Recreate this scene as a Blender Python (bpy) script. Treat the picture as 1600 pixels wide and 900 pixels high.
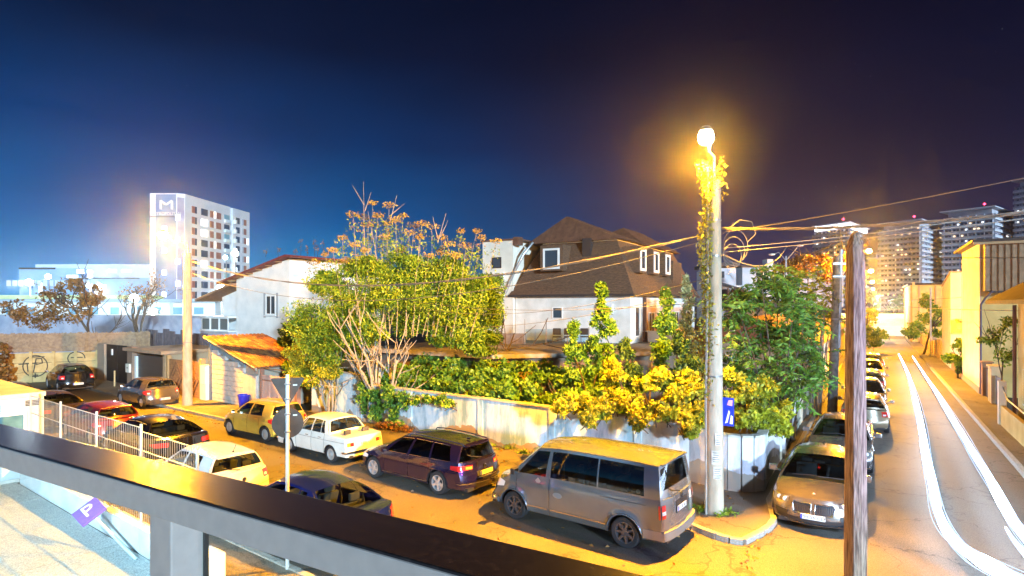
import bpy, bmesh, math, random
import numpy as np
from mathutils import Vector, Matrix
for o in list(bpy.data.objects): bpy.data.objects.remove(o)
scn = bpy.context.scene
COL = scn.collection
R = math.radians
# ------------------------------------------------------------------ camera
FPX, EYE, HOR, CX = 930.0, 5.35, 475.0, 800.0
cam = bpy.data.cameras.new('camera'); cam.lens = FPX/1600*36; cam.sensor_width = 36
cam.shift_y = 25/1600; cam.clip_start = .05; cam.clip_end = 4000
co = bpy.data.objects.new('camera', cam); COL.objects.link(co)
co.location = (0, 0, EYE); co.rotation_euler = (R(90), 0, 0)
cam.dof.use_dof = False
scn.camera = co
# ------------------------------------------------------------------ view
scn.view_settings.view_transform = 'Standard'; scn.view_settings.look = 'None'
scn.view_settings.exposure = 0.2; scn.view_settings.gamma = 1
# ------------------------------------------------------------------ night sky
w = bpy.data.worlds.new('World'); scn.world = w; w.use_nodes = True
nt = w.node_tree; N = nt.nodes; LK = nt.links; N.clear()
tc = N.new('ShaderNodeTexCoord'); sp = N.new('ShaderNodeSeparateXYZ'); LK.new(tc.outputs['Generated'], sp.inputs[0])
def ramp(stops, src):
    r = N.new('ShaderNodeValToRGB'); e = r.color_ramp.elements
    while len(e) < len(stops): e.new(.5)
    for k, (p, c) in enumerate(stops): e[k].position = p; e[k].color = (*c, 1)
    LK.new(src, r.inputs[0]); return r
rl = ramp([(0, (.05, .40, .80)), (.05, (.015, .27, .62)), (.13, (.003, .125, .40)), (.25, (.001, .040, .17)), (.38, (.002, .010, .045)), (.6, (.001, .003, .014))], sp.outputs['Z'])
rr = ramp([(0, (.055, .048, .13)), (.08, (.028, .028, .088)), (.2, (.009, .011, .044)), (.36, (.003, .004, .020)), (.6, (.001, .002, .010))], sp.outputs['Z'])
mr = N.new('ShaderNodeMapRange'); mr.interpolation_type = 'SMOOTHSTEP'
LK.new(sp.outputs['X'], mr.inputs[0]); mr.inputs[1].default_value = -.60; mr.inputs[2].default_value = .45
mx = N.new('ShaderNodeMix'); mx.data_type = 'RGBA'
LK.new(mr.outputs[0], mx.inputs['Factor']); LK.new(rl.outputs[0], mx.inputs['A']); LK.new(rr.outputs[0], mx.inputs['B'])
# stars
vo = N.new('ShaderNodeTexVoronoi'); vo.inputs['Scale'].default_value = 55
LK.new(tc.outputs['Generated'], vo.inputs['Vector'])
lt = N.new('ShaderNodeMath'); lt.operation = 'LESS_THAN'; lt.inputs[1].default_value = .03; LK.new(vo.outputs['Distance'], lt.inputs[0])
sv = N.new('ShaderNodeSeparateXYZ'); LK.new(vo.outputs['Color'], sv.inputs[0])
gt = N.new('ShaderNodeMath'); gt.operation = 'GREATER_THAN'; gt.inputs[1].default_value = .86; LK.new(sv.outputs[0], gt.inputs[0])
ml = N.new('ShaderNodeMath'); ml.operation = 'MULTIPLY'; LK.new(lt.outputs[0], ml.inputs[0]); LK.new(gt.outputs[0], ml.inputs[1])
ms = N.new('ShaderNodeMath'); ms.operation = 'MULTIPLY'; LK.new(ml.outputs[0], ms.inputs[0]); ms.inputs[1].default_value = .22
ad = N.new('ShaderNodeMix'); ad.data_type = 'RGBA'; ad.blend_type = 'ADD'; ad.inputs['Factor'].default_value = 1
LK.new(mx.outputs['Result'], ad.inputs['A']); LK.new(ms.outputs[0], ad.inputs['B'])
nzs = N.new('ShaderNodeTexNoise'); nzs.inputs['Scale'].default_value = 2.6; nzs.inputs['Detail'].default_value = 5
mps = N.new('ShaderNodeMapping'); mps.inputs['Scale'].default_value = (1, 1, 3); LK.new(tc.outputs['Generated'], mps.inputs[0]); LK.new(mps.outputs[0], nzs.inputs['Vector'])
mrs = N.new('ShaderNodeMapRange'); LK.new(nzs.outputs[0], mrs.inputs[0]); mrs.inputs[1].default_value = .3; mrs.inputs[2].default_value = .7; mrs.inputs[3].default_value = .80; mrs.inputs[4].default_value = 1.2
mls = N.new('ShaderNodeMix'); mls.data_type = 'RGBA'; mls.blend_type = 'MULTIPLY'; mls.inputs['Factor'].default_value = 1; LK.new(ad.outputs['Result'], mls.inputs['A']); LK.new(mrs.outputs[0], mls.inputs['B'])
bg = N.new('ShaderNodeBackground'); LK.new(mls.outputs['Result'], bg.inputs[0]); bg.inputs[1].default_value = .85
wo = N.new('ShaderNodeOutputWorld'); LK.new(bg.outputs[0], wo.inputs[0])
# ------------------------------------------------------------------ distant cool floodlight (from behind the balcony, low)
SODIUM = (1.0, .41, .004); COOL = (.58, .82, 1.0)
sl = bpy.data.lights.new('sun', 'SUN'); sl.energy = 5.0; sl.angle = R(2); sl.color = COOL
so = bpy.data.objects.new('sun', sl); COL.objects.link(so)
so.rotation_euler = Vector((-.42, .87, -.15)).to_track_quat('-Z', 'Y').to_euler()
def lamp(kind, loc, energy, color, size=.15, aim=None, angle=None, blend=.6, lname='lamp_light'):
    l = bpy.data.lights.new(lname, kind); l.energy = energy; l.color = color
    if kind in ('POINT', 'SPOT'): l.shadow_soft_size = size
    if kind == 'SPOT': l.spot_size = R(angle); l.spot_blend = blend
    if kind == 'AREA': l.size = size
    o = bpy.data.objects.new(lname, l); COL.objects.link(o); o.location = loc
    if aim is not None: o.rotation_euler = (Vector(aim)-Vector(loc)).to_track_quat('-Z', 'Y').to_euler()
    return o
# ------------------------------------------------------------------ frames
def gp(px, py, h=0.0):
    z = FPX*(EYE-h)/(py-HOR); return Vector(((px-CX)/FPX*z, z, h))
def dp(px, py, z):
    return Vector(((px-CX)/FPX*z, z, EYE+(HOR-py)/FPX*z))
DA = Vector((.520, .854, 0)); DB = Vector((-.802, .597, 0)); NV = Vector((.597, .802, 0)); P0 = Vector((3.9, 14.55, 0))
ROTB = math.atan2(.597, -.802); ROTA = math.atan2(.854, .520)-math.pi/2
def Bf(t, q, h=0.0): return P0+DB*t-NV*q+Vector((0, 0, h))
def Af(u, s, h=0.0): return Vector((.854*u+.52*s, -.52*u+.854*s, h))
# ------------------------------------------------------------------ materials
MATS = {}
def pm(name, c1, c2=None, scale=8, rough=.8, bump=0, metal=0, coat=0, emit=None, es=0, detail=6, contrast=(.35, .65), stretch=None, bscale=None, spec=.5, alpha=None):
    if name in MATS: return MATS[name]
    m = bpy.data.materials.new(name); m.use_nodes = True; n = m.node_tree.nodes; l = m.node_tree.links
    p = n['Principled BSDF']; p.inputs['Base Color'].default_value = (*c1, 1)
    p.inputs['Roughness'].default_value = rough; p.inputs['Metallic'].default_value = metal
    p.inputs['Specular IOR Level'].default_value = spec
    if coat: p.inputs['Coat Weight'].default_value = coat; p.inputs['Coat Roughness'].default_value = .05
    if emit: p.inputs['Emission Color'].default_value = (*emit, 1); p.inputs['Emission Strength'].default_value = es
    if c2 or bump:
        t = n.new('ShaderNodeTexCoord'); mp = n.new('ShaderNodeMapping'); l.new(t.outputs['Object'], mp.inputs[0])
        if stretch: mp.inputs['Scale'].default_value = stretch
        nz = n.new('ShaderNodeTexNoise'); nz.inputs['Scale'].default_value = scale; nz.inputs['Detail'].default_value = detail
        l.new(mp.outputs[0], nz.inputs['Vector'])
        if c2:
            r = n.new('ShaderNodeValToRGB'); e = r.color_ramp.elements
            e[0].position = contrast[0]; e[1].position = contrast[1]; e[0].color = (*c1, 1); e[1].color = (*c2, 1)
            l.new(nz.outputs[0], r.inputs[0]); l.new(r.outputs[0], p.inputs['Base Color'])
        if bump:
            nb = n.new('ShaderNodeTexNoise'); nb.inputs['Scale'].default_value = bscale or scale*4; nb.inputs['Detail'].default_value = 5
            l.new(mp.outputs[0], nb.inputs['Vector'])
            b = n.new('ShaderNodeBump'); b.inputs['Strength'].default_value = bump; b.inputs['Distance'].default_value = .02
            l.new(nb.outputs[0], b.inputs['Height']); l.new(b.outputs[0], p.inputs['Normal'])
    MATS[name] = m; return m
def emis(name, c, s):
    if name in MATS: return MATS[name]
    m = bpy.data.materials.new(name); m.use_nodes = True; n = m.node_tree.nodes; l = m.node_tree.links
    n.remove(n['Principled BSDF']); e = n.new('ShaderNodeEmission'); e.inputs[0].default_value = (*c, 1); e.inputs[1].default_value = s
    l.new(e.outputs[0], n['Material Output'].inputs[0]); MATS[name] = m; return m
def glass(name, tint, ior=1.5, rough=.02, thick=False):
    if name in MATS: return MATS[name]
    m = bpy.data.materials.new(name); m.use_nodes = True; n = m.node_tree.nodes; l = m.node_tree.links
    n.remove(n['Principled BSDF']); t = n.new('ShaderNodeBsdfTransparent'); t.inputs[0].default_value = (*tint, 1)
    g = n.new('ShaderNodeBsdfGlossy'); g.inputs['Roughness'].default_value = rough
    lw = n.new('ShaderNodeLayerWeight'); lw.inputs[0].default_value = .5
    pw_ = n.new('ShaderNodeMath'); pw_.operation = 'POWER'; l.new(lw.outputs['Facing'], pw_.inputs[0]); pw_.inputs[1].default_value = 4.5
    f0 = ((ior-1)/(ior+1))**2; f = n.new('ShaderNodeMath'); f.operation = 'MULTIPLY_ADD'; l.new(pw_.outputs[0], f.inputs[0]); f.inputs[1].default_value = 1-f0; f.inputs[2].default_value = f0
    x = n.new('ShaderNodeMixShader')
    if thick:
        ge = n.new('ShaderNodeNewGeometry'); iv = n.new('ShaderNodeMath'); iv.operation = 'SUBTRACT'; iv.inputs[0].default_value = 1; l.new(ge.outputs['Backfacing'], iv.inputs[1])
        mu = n.new('ShaderNodeMath'); mu.operation = 'MULTIPLY'; l.new(iv.outputs[0], mu.inputs[0]); l.new(f.outputs[0], mu.inputs[1]); f = mu
    l.new(f.outputs[0], x.inputs[0]); l.new(t.outputs[0], x.inputs[1]); l.new(g.outputs[0], x.inputs[2])
    l.new(x.outputs[0], n['Material Output'].inputs[0]); MATS[name] = m; return m
def leafmat(name, cols, rough=.55, trans=.25):
    if name in MATS: return MATS[name]
    m = bpy.data.materials.new(name); m.use_nodes = True; n = m.node_tree.nodes; l = m.node_tree.links
    p = n['Principled BSDF']; p.inputs['Roughness'].default_value = rough
    a = n.new('ShaderNodeAttribute'); a.attribute_name = 'tone'
    r = n.new('ShaderNodeValToRGB'); e = r.color_ramp.elements
    while len(e) < len(cols): e.new(.5)
    for k, c in enumerate(cols): e[k].position = k/(len(cols)-1); e[k].color = (*c, 1)
    l.new(a.outputs['Fac'], r.inputs[0]); l.new(r.outputs[0], p.inputs['Base Color'])
    tr = n.new('ShaderNodeBsdfTranslucent'); l.new(r.outputs[0], tr.inputs[0])
    x = n.new('ShaderNodeMixShader'); x.inputs[0].default_value = trans
    l.new(p.outputs[0], x.inputs[1]); l.new(tr.outputs[0], x.inputs[2]); l.new(x.outputs[0], n['Material Output'].inputs[0])
    MATS[name] = m; return m
# ------------------------------------------------------------------ object helpers
def tag(o, label, cat, group=None):
    o['label'] = label; o['category'] = cat
    if group: o['group'] = group
    return o
def thing(name, label, cat, loc=(0, 0, 0), rotz=0, group=None):
    o = bpy.data.objects.new(name, None); COL.objects.link(o); o.empty_display_size = .3
    o.location = loc; o.rotation_euler = (0, 0, rotz); return tag(o, label, cat, group)
def link(name, mesh, parent=None, loc=None, rot=None, label=None):
    o = bpy.data.objects.new(name, mesh); COL.objects.link(o)
    if parent is not None: o.parent = parent
    if loc is not None: o.location = loc
    if rot is not None: o.rotation_euler = rot
    if label: o['label'] = label
    return o
def copy_tree(o, parent=None):
    c = o.copy(); COL.objects.link(c); c.parent = parent
    for ch in o.children: copy_tree(ch, c)
    return c
class MB:
    def __init__(s): s.v = []; s.f = []; s.mi = []; s.m = 0
    def add(s, vs, fs):
        b = len(s.v); s.v += [tuple(v) for v in vs]
        for f in fs: s.f.append(tuple(b+i for i in f)); s.mi.append(s.m)
        return s
    def box(s, x0, y0, z0, x1, y1, z1):
        return s.add([(x0, y0, z0), (x1, y0, z0), (x1, y1, z0), (x0, y1, z0), (x0, y0, z1), (x1, y0, z1), (x1, y1, z1), (x0, y1, z1)],
                     [(0, 3, 2, 1), (4, 5, 6, 7), (0, 1, 5, 4), (1, 2, 6, 5), (2, 3, 7, 6), (3, 0, 4, 7)])
    def quad(s, a, b, c, d): return s.add([a, b, c, d], [(0, 1, 2, 3)])
    def poly(s, pts): return s.add(pts, [tuple(range(len(pts)))])
    def prism(s, pts, vec):
        n = len(pts); vec = Vector(vec); vs = [Vector(p) for p in pts]; vs += [p+vec for p in vs]
        return s.add(vs, [tuple(range(n))[::-1], tuple(range(n, 2*n))]+[(i, (i+1) % n, n+(i+1) % n, n+i) for i in range(n)])
    def tube(s, pts, r, seg=8, cap=True):
        pts = [Vector(p) for p in pts]; n = len(pts)
        rs = r if isinstance(r, (list, tuple)) else [r]*n
        vs = []; up0 = None
        for i, p in enumerate(pts):
            d = (pts[min(i+1, n-1)]-pts[max(i-1, 0)])
            d = d.normalized() if d.length > 1e-9 else Vector((0, 0, 1))
            if up0 is None: up0 = d.orthogonal().normalized()
            a = (up0-d*up0.dot(d))
            a = a.normalized() if a.length > 1e-6 else d.orthogonal().normalized()
            up0 = a; b = d.cross(a)
            for k in range(seg):
                an = 2*math.pi*k/seg; vs.append(p+(a*math.cos(an)+b*math.sin(an))*rs[i])
        fs = [(i*seg+k, i*seg+(k+1) % seg, (i+1)*seg+(k+1) % seg, (i+1)*seg+k) for i in range(n-1) for k in range(seg)]
        if cap: fs += [tuple(range(seg))[::-1], tuple((n-1)*seg+k for k in range(seg))]
        return s.add(vs, fs)
    def lathe(s, prof, seg=20, axis='z', c=(0, 0, 0), cap=False):
        vs = []; n = len(prof)
        for (r, h) in prof:
            for k in range(seg):
                a = 2*math.pi*k/seg; x, y = r*math.cos(a), r*math.sin(a)
                p = (x, y, h) if axis == 'z' else ((x, h, y) if axis == 'y' else (h, x, y))
                vs.append((p[0]+c[0], p[1]+c[1], p[2]+c[2]))
        fs = [(i*seg+k, i*seg+(k+1) % seg, (i+1)*seg+(k+1) % seg, (i+1)*seg+k) for i in range(n-1) for k in range(seg)]
        if cap: fs += [tuple(range(seg))[::-1], tuple((n-1)*seg+k for k in range(seg))]
        return s.add(vs, fs)
    def mesh(s, name, mats=None, smooth=None, bevel=0):
        m = bpy.data.meshes.new(name); m.from_pydata(s.v, [], s.f); m.validate()
        if mats is not None:
            for mt in (mats if isinstance(mats, (list, tuple)) else [mats]): m.materials.append(mt)
            if len(m.materials) > 1 and len(m.polygons) == len(s.mi): m.polygons.foreach_set('material_index', s.mi)
        if bevel or smooth is not None:
            bm = bmesh.new(); bm.from_mesh(m)
            if smooth is not None: bmesh.ops.remove_doubles(bm, verts=bm.verts, dist=.0004)
            if bevel: bmesh.ops.bevel(bm, geom=[e for e in bm.edges if len(e.link_faces) == 2 and e.calc_face_angle(0) > .6], offset=bevel, segments=2, profile=.6, affect='EDGES', clamp_overlap=True)
            bmesh.ops.recalc_face_normals(bm, faces=bm.faces); bm.to_mesh(m); bm.free()
        if smooth is not None:
            m.shade_smooth(); m.set_sharp_from_angle(angle=R(smooth))
        return m
    def build(s, name, mats, parent=None, smooth=None, bevel=0, loc=None, rot=None, label=None):
        return link(name, s.mesh(name, mats, smooth, bevel), parent, loc, rot, label)
def struct(o): o['kind'] = 'structure'; return o
def stuff(o): o['kind'] = 'stuff'; return o
def text_obj(name, body, size, mat, parent, loc, rot, extrude=.002, align='CENTER'):
    c = bpy.data.curves.new(name, 'FONT'); c.body = body; c.size = size; c.extrude = extrude; c.align_x = align; c.align_y = 'CENTER'; c.resolution_u = 2
    t = bpy.data.objects.new(name, c); COL.objects.link(t)
    dg = bpy.context.evaluated_depsgraph_get(); m = bpy.data.meshes.new_from_object(t.evaluated_get(dg))
    bpy.data.objects.remove(t); m.materials.clear(); m.materials.append(mat)
    return link(name, m, parent, loc, rot)
def wobble(m, amp, scale=1.0, seed=0):
    rs = np.random.RandomState(seed); n = len(m.vertices); a = np.empty(n*3); m.vertices.foreach_get('co', a)
    a += rs.uniform(-amp, amp, n*3); m.vertices.foreach_set('co', a)
# leaves: arrays of kites
def leaf_mesh(name, pts, size, mat, seed=0, asp=.55, tones=None, dirs=None, flat=0.0):
    rs = np.random.RandomState(seed); n = len(pts); pts = np.asarray(pts, float)
    d = rs.normal(size=(n, 3)) if dirs is None else np.asarray(dirs, float)+rs.normal(size=(n, 3))*.25
    if dirs is None: d[:, 2] -= .35
    d /= np.linalg.norm(d, axis=1)[:, None]+1e-9
    u = rs.normal(size=(n, 3)); u[:, 2] += flat
    s = np.cross(d, u); s /= np.linalg.norm(s, axis=1)[:, None]+1e-9
    nn = np.cross(d, s)
    L = size*rs.uniform(.6, 1.3, n)[:, None]; W = L*asp
    v = np.empty((n, 4, 3)); v[:, 0] = pts; v[:, 1] = pts+d*L*.5+s*W*.5+nn*L*.1; v[:, 2] = pts+d*L-nn*L*.12; v[:, 3] = pts+d*L*.5-s*W*.5+nn*L*.1
    m = bpy.data.meshes.new(name); m.vertices.add(n*4); m.vertices.foreach_set('co', v.ravel())
    m.loops.add(n*4); m.loops.foreach_set('vertex_index', np.arange(n*4, dtype=np.int32))
    m.polygons.add(n); m.polygons.foreach_set('loop_start', np.arange(0, n*4, 4, dtype=np.int32))
    m.polygons.foreach_set('loop_total', np.full(n, 4, dtype=np.int32))
    m.update(calc_edges=True)
    at = m.attributes.new('tone', 'FLOAT', 'FACE')
    tn = rs.uniform(0, 1, n) if tones is None else np.clip(np.asarray(tones)+rs.uniform(-.22, .22, n), 0, 1)
    at.data.foreach_set('value', tn.astype(np.float32)); m.materials.append(mat); m.validate(); return m
def blob_pts(rs, c, r, n, shell=.5):
    """points in an ellipsoid, denser near its surface"""
    d = rs.normal(size=(n, 3)); d /= np.linalg.norm(d, axis=1)[:, None]
    rad = shell+(1-shell)*rs.uniform(0, 1, (n, 1))**.5
    return np.asarray(c)+d*rad*np.asarray(r)
def clumps(rs, blobs, per, sub=.33, cn=14):
    """blobs: (centre, radius); each made of cn sub-clumps -> points, tones"""
    P = []; T = []
    for c, r in blobs:
        cc = blob_pts(rs, c, np.asarray(r)*.8, cn, .35)
        for q in cc:
            k = rs.uniform(.6, 1.25); P.append(blob_pts(rs, q, np.asarray(r)*sub*k, per, .2)); T.append(np.full(per, rs.uniform(.1, .9)))
    return np.concatenate(P), np.concatenate(T)
# ================================================================== CARS
TY = pm('tyre_rubber', (.018, .018, .02), rough=.85)
ALLOY = pm('alloy', (.62, .63, .66), rough=.3, metal=.7)
DALLOY = pm('dark_alloy', (.10, .10, .11), rough=.35, metal=.6)
STEELW = pm('wheel_steel', (.35, .35, .34), rough=.5, metal=.3)
BLK = pm('black_plastic', (.02, .02, .022), rough=.55)
CABIN = pm('cabin_trim', (.045, .042, .04), (.075, .07, .065), 3, rough=.9)
CHROME = pm('chrome', (.85, .85, .87), rough=.12, metal=1)
CGLASS = glass('car_glass', (.45, .52, .52), 1.55)
DGLASS = glass('tinted_glass', (.10, .11, .12), 1.6)
REDL = pm('tail_lens', (.55, .02, .02), rough=.12, coat=1)
AMBL = pm('amber_lens', (.8, .30, .04), rough=.15, coat=1)
CLRL = pm('clear_lens', (.75, .78, .8), rough=.08, coat=1)
PLATE = pm('plate_white', (.78, .78, .74), rough=.4)
PTXT = pm('plate_ink', (.02, .02, .02), rough=.5)
PBLUE = pm('plate_blue', (.02, .06, .5), rough=.4)
WH = {}
def wheel_mesh(kind, r, w):
    k = (kind, r, w)
    if k in WH: return WH[k]
    t = MB(); ri = r*.66
    t.lathe([(ri, w/2-.01), (ri+.02, w/2), (r-.03, w/2), (r-.008, w/2-.02), (r, 0), (r-.008, -w/2+.02), (r-.03, -w/2), (ri, -w/2)], 28, 'y')
    tm = t.mesh('tyre', TY, 40)
    b = MB(); y = w/2-.02     # outer side is +y
    b.lathe([(ri+.004, y+.012), (ri-.015, y+.014), (ri-.03, y-.02), (ri-.035, -w/2+.02)], 28, 'y')
    if kind == 'hub':
        b.lathe([(ri-.02, y-.01), (ri*.72, y+.0), (ri*.68, y-.03), (ri*.5, y-.03), (ri*.45, y+.02), (ri*.2, y+.045), (.001, y+.05)], 24, 'y')
    elif kind == 'cap':
        b.lathe([(ri-.02, y), (ri*.8, y+.012), (ri*.3, y+.02), (.001, y+.02)], 24, 'y')
        for i in range(7):
            a = i*2*math.pi/7; c, s_ = math.cos(a), math.sin(a)
            b.box(ri*.55*c-.012, y+.012, ri*.55*s_-.012, ri*.55*c+.012, y+.026, ri*.55*s_+.012)
    else:
        n = {'five': 5, 'ten': 10, 'multi': 7}[kind]; wd = {'five': .055, 'ten': .02, 'multi': .035}[kind]*r/.32
        for i in range(n):
            a = i*2*math.pi/n+.3; d = Vector((math.cos(a), 0, math.sin(a))); p = Vector((-math.sin(a), 0, math.cos(a)))
            a0, a1 = d*.03+p*wd*.75, d*.03-p*wd*.75; b0, b1 = d*(ri-.01)+p*wd*.62, d*(ri-.01)-p*wd*.62
            Y = Vector((0, 1, 0)); b.prism([a0+Y*(y-.025), a1+Y*(y-.025), b1+Y*(y-.015), b0+Y*(y-.015)], Y*.03)
        b.lathe([(.075, y-.03), (.07, y+.012), (.05, y+.016), (.001, y+.016)], 16, 'y')
        b.lathe([(ri-.03, -.02), (.001, -.02)], 20, 'y')
    m = b.mesh('wheel', None, 35); WH[k] = (m, tm); return WH[k]
def lerp_tab(tab, x):
    if x <= tab[0][0]: return tab[0][1]
    for (a, b), (c, d) in zip(tab, tab[1:]):
        if x <= c:
            k = (x-a)/(c-a) if c > a else 1; k = k*k*(3-2*k) if False else k; return b+(d-b)*k
    return tab[-1][1]
def smooth_tab(tab, x, r=.06): return (lerp_tab(tab, x-r)+2*lerp_tab(tab, x)+lerp_tab(tab, x+r))/4
def sst(a, b, x):
    k = max(0, min(1, (x-a)/(b-a))); return k*k*(3-2*k)
def car(S, paint, label, loc, rotz, name='parked_car', cat='car', group=None):
    """S: dict of measurements, x forward, y left, origin on the ground under the centre"""
    root = thing(name, label, cat, loc, rotz, group)
    L, W, H = S['L'], S['W'], S['H']; hl = L/2; wr = S['wr']; xf = S['xf']; xr = xf-S['wb']; AR = wr+S.get('gap', .055)
    cf, cr = hl-S.get('bf', .28), -hl+S.get('br', .22); bF, bR = S.get('bf', .28), S.get('br', .22); pw = S.get('pw', 2.6)
    sill = S.get('sill', .24); belt = S['belt']; fx, rx = S['fx'], S['rx']
    def plan(x): return 1-S.get('tf', .10)*sst(xf-.1, hl, x)**1.3-S.get('tr', .07)*sst(-xr-.1, hl, -x)**1.3
    def sect(z, zb):
        k = (z-sill)/(zb-sill); return 1-.045*max(0, 1-k*3.2)**2-S.get('tum', .05)*max(0, (k-.55)/.45)**2
    def hy(x, z):
        y = W/2*plan(x)*sect(z, smooth_tab(belt, x)); cz = S.get('crease')
        if cz: y += .012*math.exp(-((z-cz)/.035)**2)
        for xw in (xf, xr):
            d = math.hypot(x-xw, z-wr); y += S.get('flare', .012)*math.exp(-((d-AR-.02)/.06)**2)
        return y
    def Sd(x, z, s, o=0):   # point on the side
        xx = x+lerp_tab(fx, z)*sst(cf-.55, cf, x)-lerp_tab(rx, z)*sst(-cr-.55, -cr, -x)
        return Vector((xx, s*(hy(x, z)+o), z))
    def Fr(q, z, o=0): return Vector((cf+lerp_tab(fx, z)+bF*(1-abs(q)**pw)+o, q*hy(cf, z), z))
    def Rr(q, z, o=0): return Vector((cr-lerp_tab(rx, z)-bR*(1-abs(q)**pw)-o, q*hy(cr, z), z))
    # ---- side columns
    xs = {cf, cr, xf, xr}
    for xw in (xf, xr):
        for k in range(13): xs.add(xw+AR*math.cos(math.pi*k/12))
    for x, _ in belt:
        if cr < x < cf: xs.add(x)
    k = cr
    while k < cf: xs.add(round(k, 3)); k += .16
    doors = S['doors']; g = .007
    for d in doors: xs.update((d-g, d+g))
    xs = sorted(xs); ys = [xs[0]]
    for x in xs[1:]:
        if x-ys[-1] > .0015: ys.append(x)
    xs = ys; NR = 8
    def zb(x):
        for xw in (xf, xr):
            d = abs(x-xw)
            if d < AR: return max(sill, wr+math.sqrt(max(0, AR*AR-d*d)))
        return sill
    body = MB(); db = {}
    for s in (1, -1):
        for a, b in zip(xs, xs[1:]):
            mid = (a+b)/2
            if any(abs(mid-d) < g*.9 for d in doors): continue
            tgt = body
            for i in range(len(doors)-1):
                if doors[i] < mid < doors[i+1] : tgt = db.setdefault((i, s), MB())
            za = [zb(a+1e-6)+(smooth_tab(belt, a)-zb(a+1e-6))*j/NR for j in range(NR+1)]
            zc = [zb(b-1e-6)+(smooth_tab(belt, b)-zb(b-1e-6))*j/NR for j in range(NR+1)]
            for j in range(NR): tgt.quad(Sd(a, za[j], s), Sd(b, zc[j], s), Sd(b, zc[j+1], s), Sd(a, za[j+1], s))
    Q = [-1, -.93, -.82, -.65, -.45, -.22, 0, .22, .45, .65, .82, .93, 1]
    ztf, ztr = smooth_tab(belt, cf), smooth_tab(belt, cr)
    for fn, zt in ((Fr, ztf), (Rr, ztr)):
        zz = [sill+(zt-sill)*j/NR for j in range(NR+1)]
        for q0, q1 in zip(Q, Q[1:]):
            for j in range(NR): body.quad(fn(q0, zz[j]), fn(q1, zz[j]), fn(q1, zz[j+1]), fn(q0, zz[j+1]))
    # ---- hood / deck / roof rows: each row is a list over Q
    xc = S['cowl']; xd = S['deck']; crn = S.get('hcrown', .05)
    def toprow(x, k, bulge, zextra=0):
        base = Sd(x, smooth_tab(belt, x), 1); return [Vector((base.x+bulge*(1-abs(q)**pw)*k, q*base.y, base.z+crn*(1-abs(q)**2.2)*(1 if abs(k) < 1 else 0)+zextra)) for q in Q]
    def rows_front():
        n = 7; out = []
        for i in range(n+1):
            t = i/n; x = cf+(xc-cf)*t
            r = toprow(x, 1 if i == 0 else max(.45, 1-t*1.2)*.999, bF if i == 0 else bF); 
            if i: 
                f = min(1, t*3.0); base = smooth_tab(belt, x)
                r = [Vector((v.x, v.y, base+crn*(1-abs(q)**2.2)*f)) for v, q in zip(r, Q)]
            out.append(r)
        return out
    def rows_rear():
        n = 5; out = []
        for i in range(n+1):
            t = i/n; x = cr+(xd-cr)*t; base = Sd(x, smooth_tab(belt, x), 1); f = min(1, t*3)
            kb = 1-t*.75 if abs(xd-cr) > .2 else 1-t*.35
            out.append([Vector((base.x-bR*(1-abs(q)**pw)*kb, q*base.y, base.z+S.get('dcrown', .03)*(1-abs(q)**2.2)*f)) for q in Q])
        return out
    def skin(mb, rows, cond=None):
        for ra, rb in zip(rows, rows[1:]):
            for i in range(len(Q)-1):
                if cond is None or cond(i): mb.quad(ra[i], ra[i+1], rb[i+1], rb[i])
    hf = rows_front(); hr = rows_rear()
    hood = MB() ; skin(hood, hf[1:]); skin(body, hf[:2])
    skin(body, hr)
    roof = S['roof']; yr = S['yr']; rc = S.get('rcrown', .06); x0, x1 = S['rf'], S['rr']
    yrt = S.get('yrt', [(-9, yr), (9, yr)])
    rr_ = []
    nr = 10
    for i in range(nr+1):
        x = x0+(x1-x0)*i/nr; zz = smooth_tab(roof, x, .1); kf = S.get('wb_f', .10)*(1-i/nr)-S.get('wb_r', .06)*(i/nr)
        rr_.append([Vector((x+kf*(1-abs(q)**2.2), q*lerp_tab(yrt, x), zz+rc*(1-abs(q)**2.4)+.0)) for q in Q])
    roofm = body; skin(roofm, rr_)
    def interp(ra, rb, n, bul):
        return [[a.lerp(b, j/n)+Vector((0, 0, bul*math.sin(math.pi*j/n))) for a, b in zip(ra, rb)] for j in range(n+1)]
    ws = interp(hf[-1], rr_[0], 8, .025); rw = interp(rr_[-1], hr[-1], 8, S.get('rwb', .02))
    gm = S.get('glass', CGLASS); gr = S.get('rglass', gm); gs = S.get('sglass', gm)
    wsg = MB(); skin(wsg, ws, lambda i: 1 <= i <= len(Q)-3); skin(body, ws, lambda i: i < 1 or i > len(Q)-3)
    rwm = MB(); e = S.get('rwedge', 1); lo, hi = S.get('rwrows', (1, 8))
    skin(rwm, rw[lo:hi+1], lambda i: e <= i <= len(Q)-2-e); skin(body, rw[:lo+1]); skin(body, rw[hi:])
    skin(body, rw[lo:hi+1], lambda i: i < e or i > len(Q)-2-e)
    # ---- side greenhouse: cells (xb,xr)
    cells = S['cells']; T = [0, .05, .35, .65, .9, 1]
    def gpnt(xb_, xr_, t, s):
        b = Sd(xb_, smooth_tab(belt, xb_), s)
        zr_ = smooth_tab(roof, xr_, .1) if x1 <= xr_ <= x0 else smooth_tab(roof, max(x1, min(x0, xr_)), .1)
        r = Vector((xr_, s*lerp_tab(yrt, xr_), zr_))
        p = b.lerp(r, t); p.y += s*.03*math.sin(math.pi*t)*1.0; return p
    wins = []; trim = MB()
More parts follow.
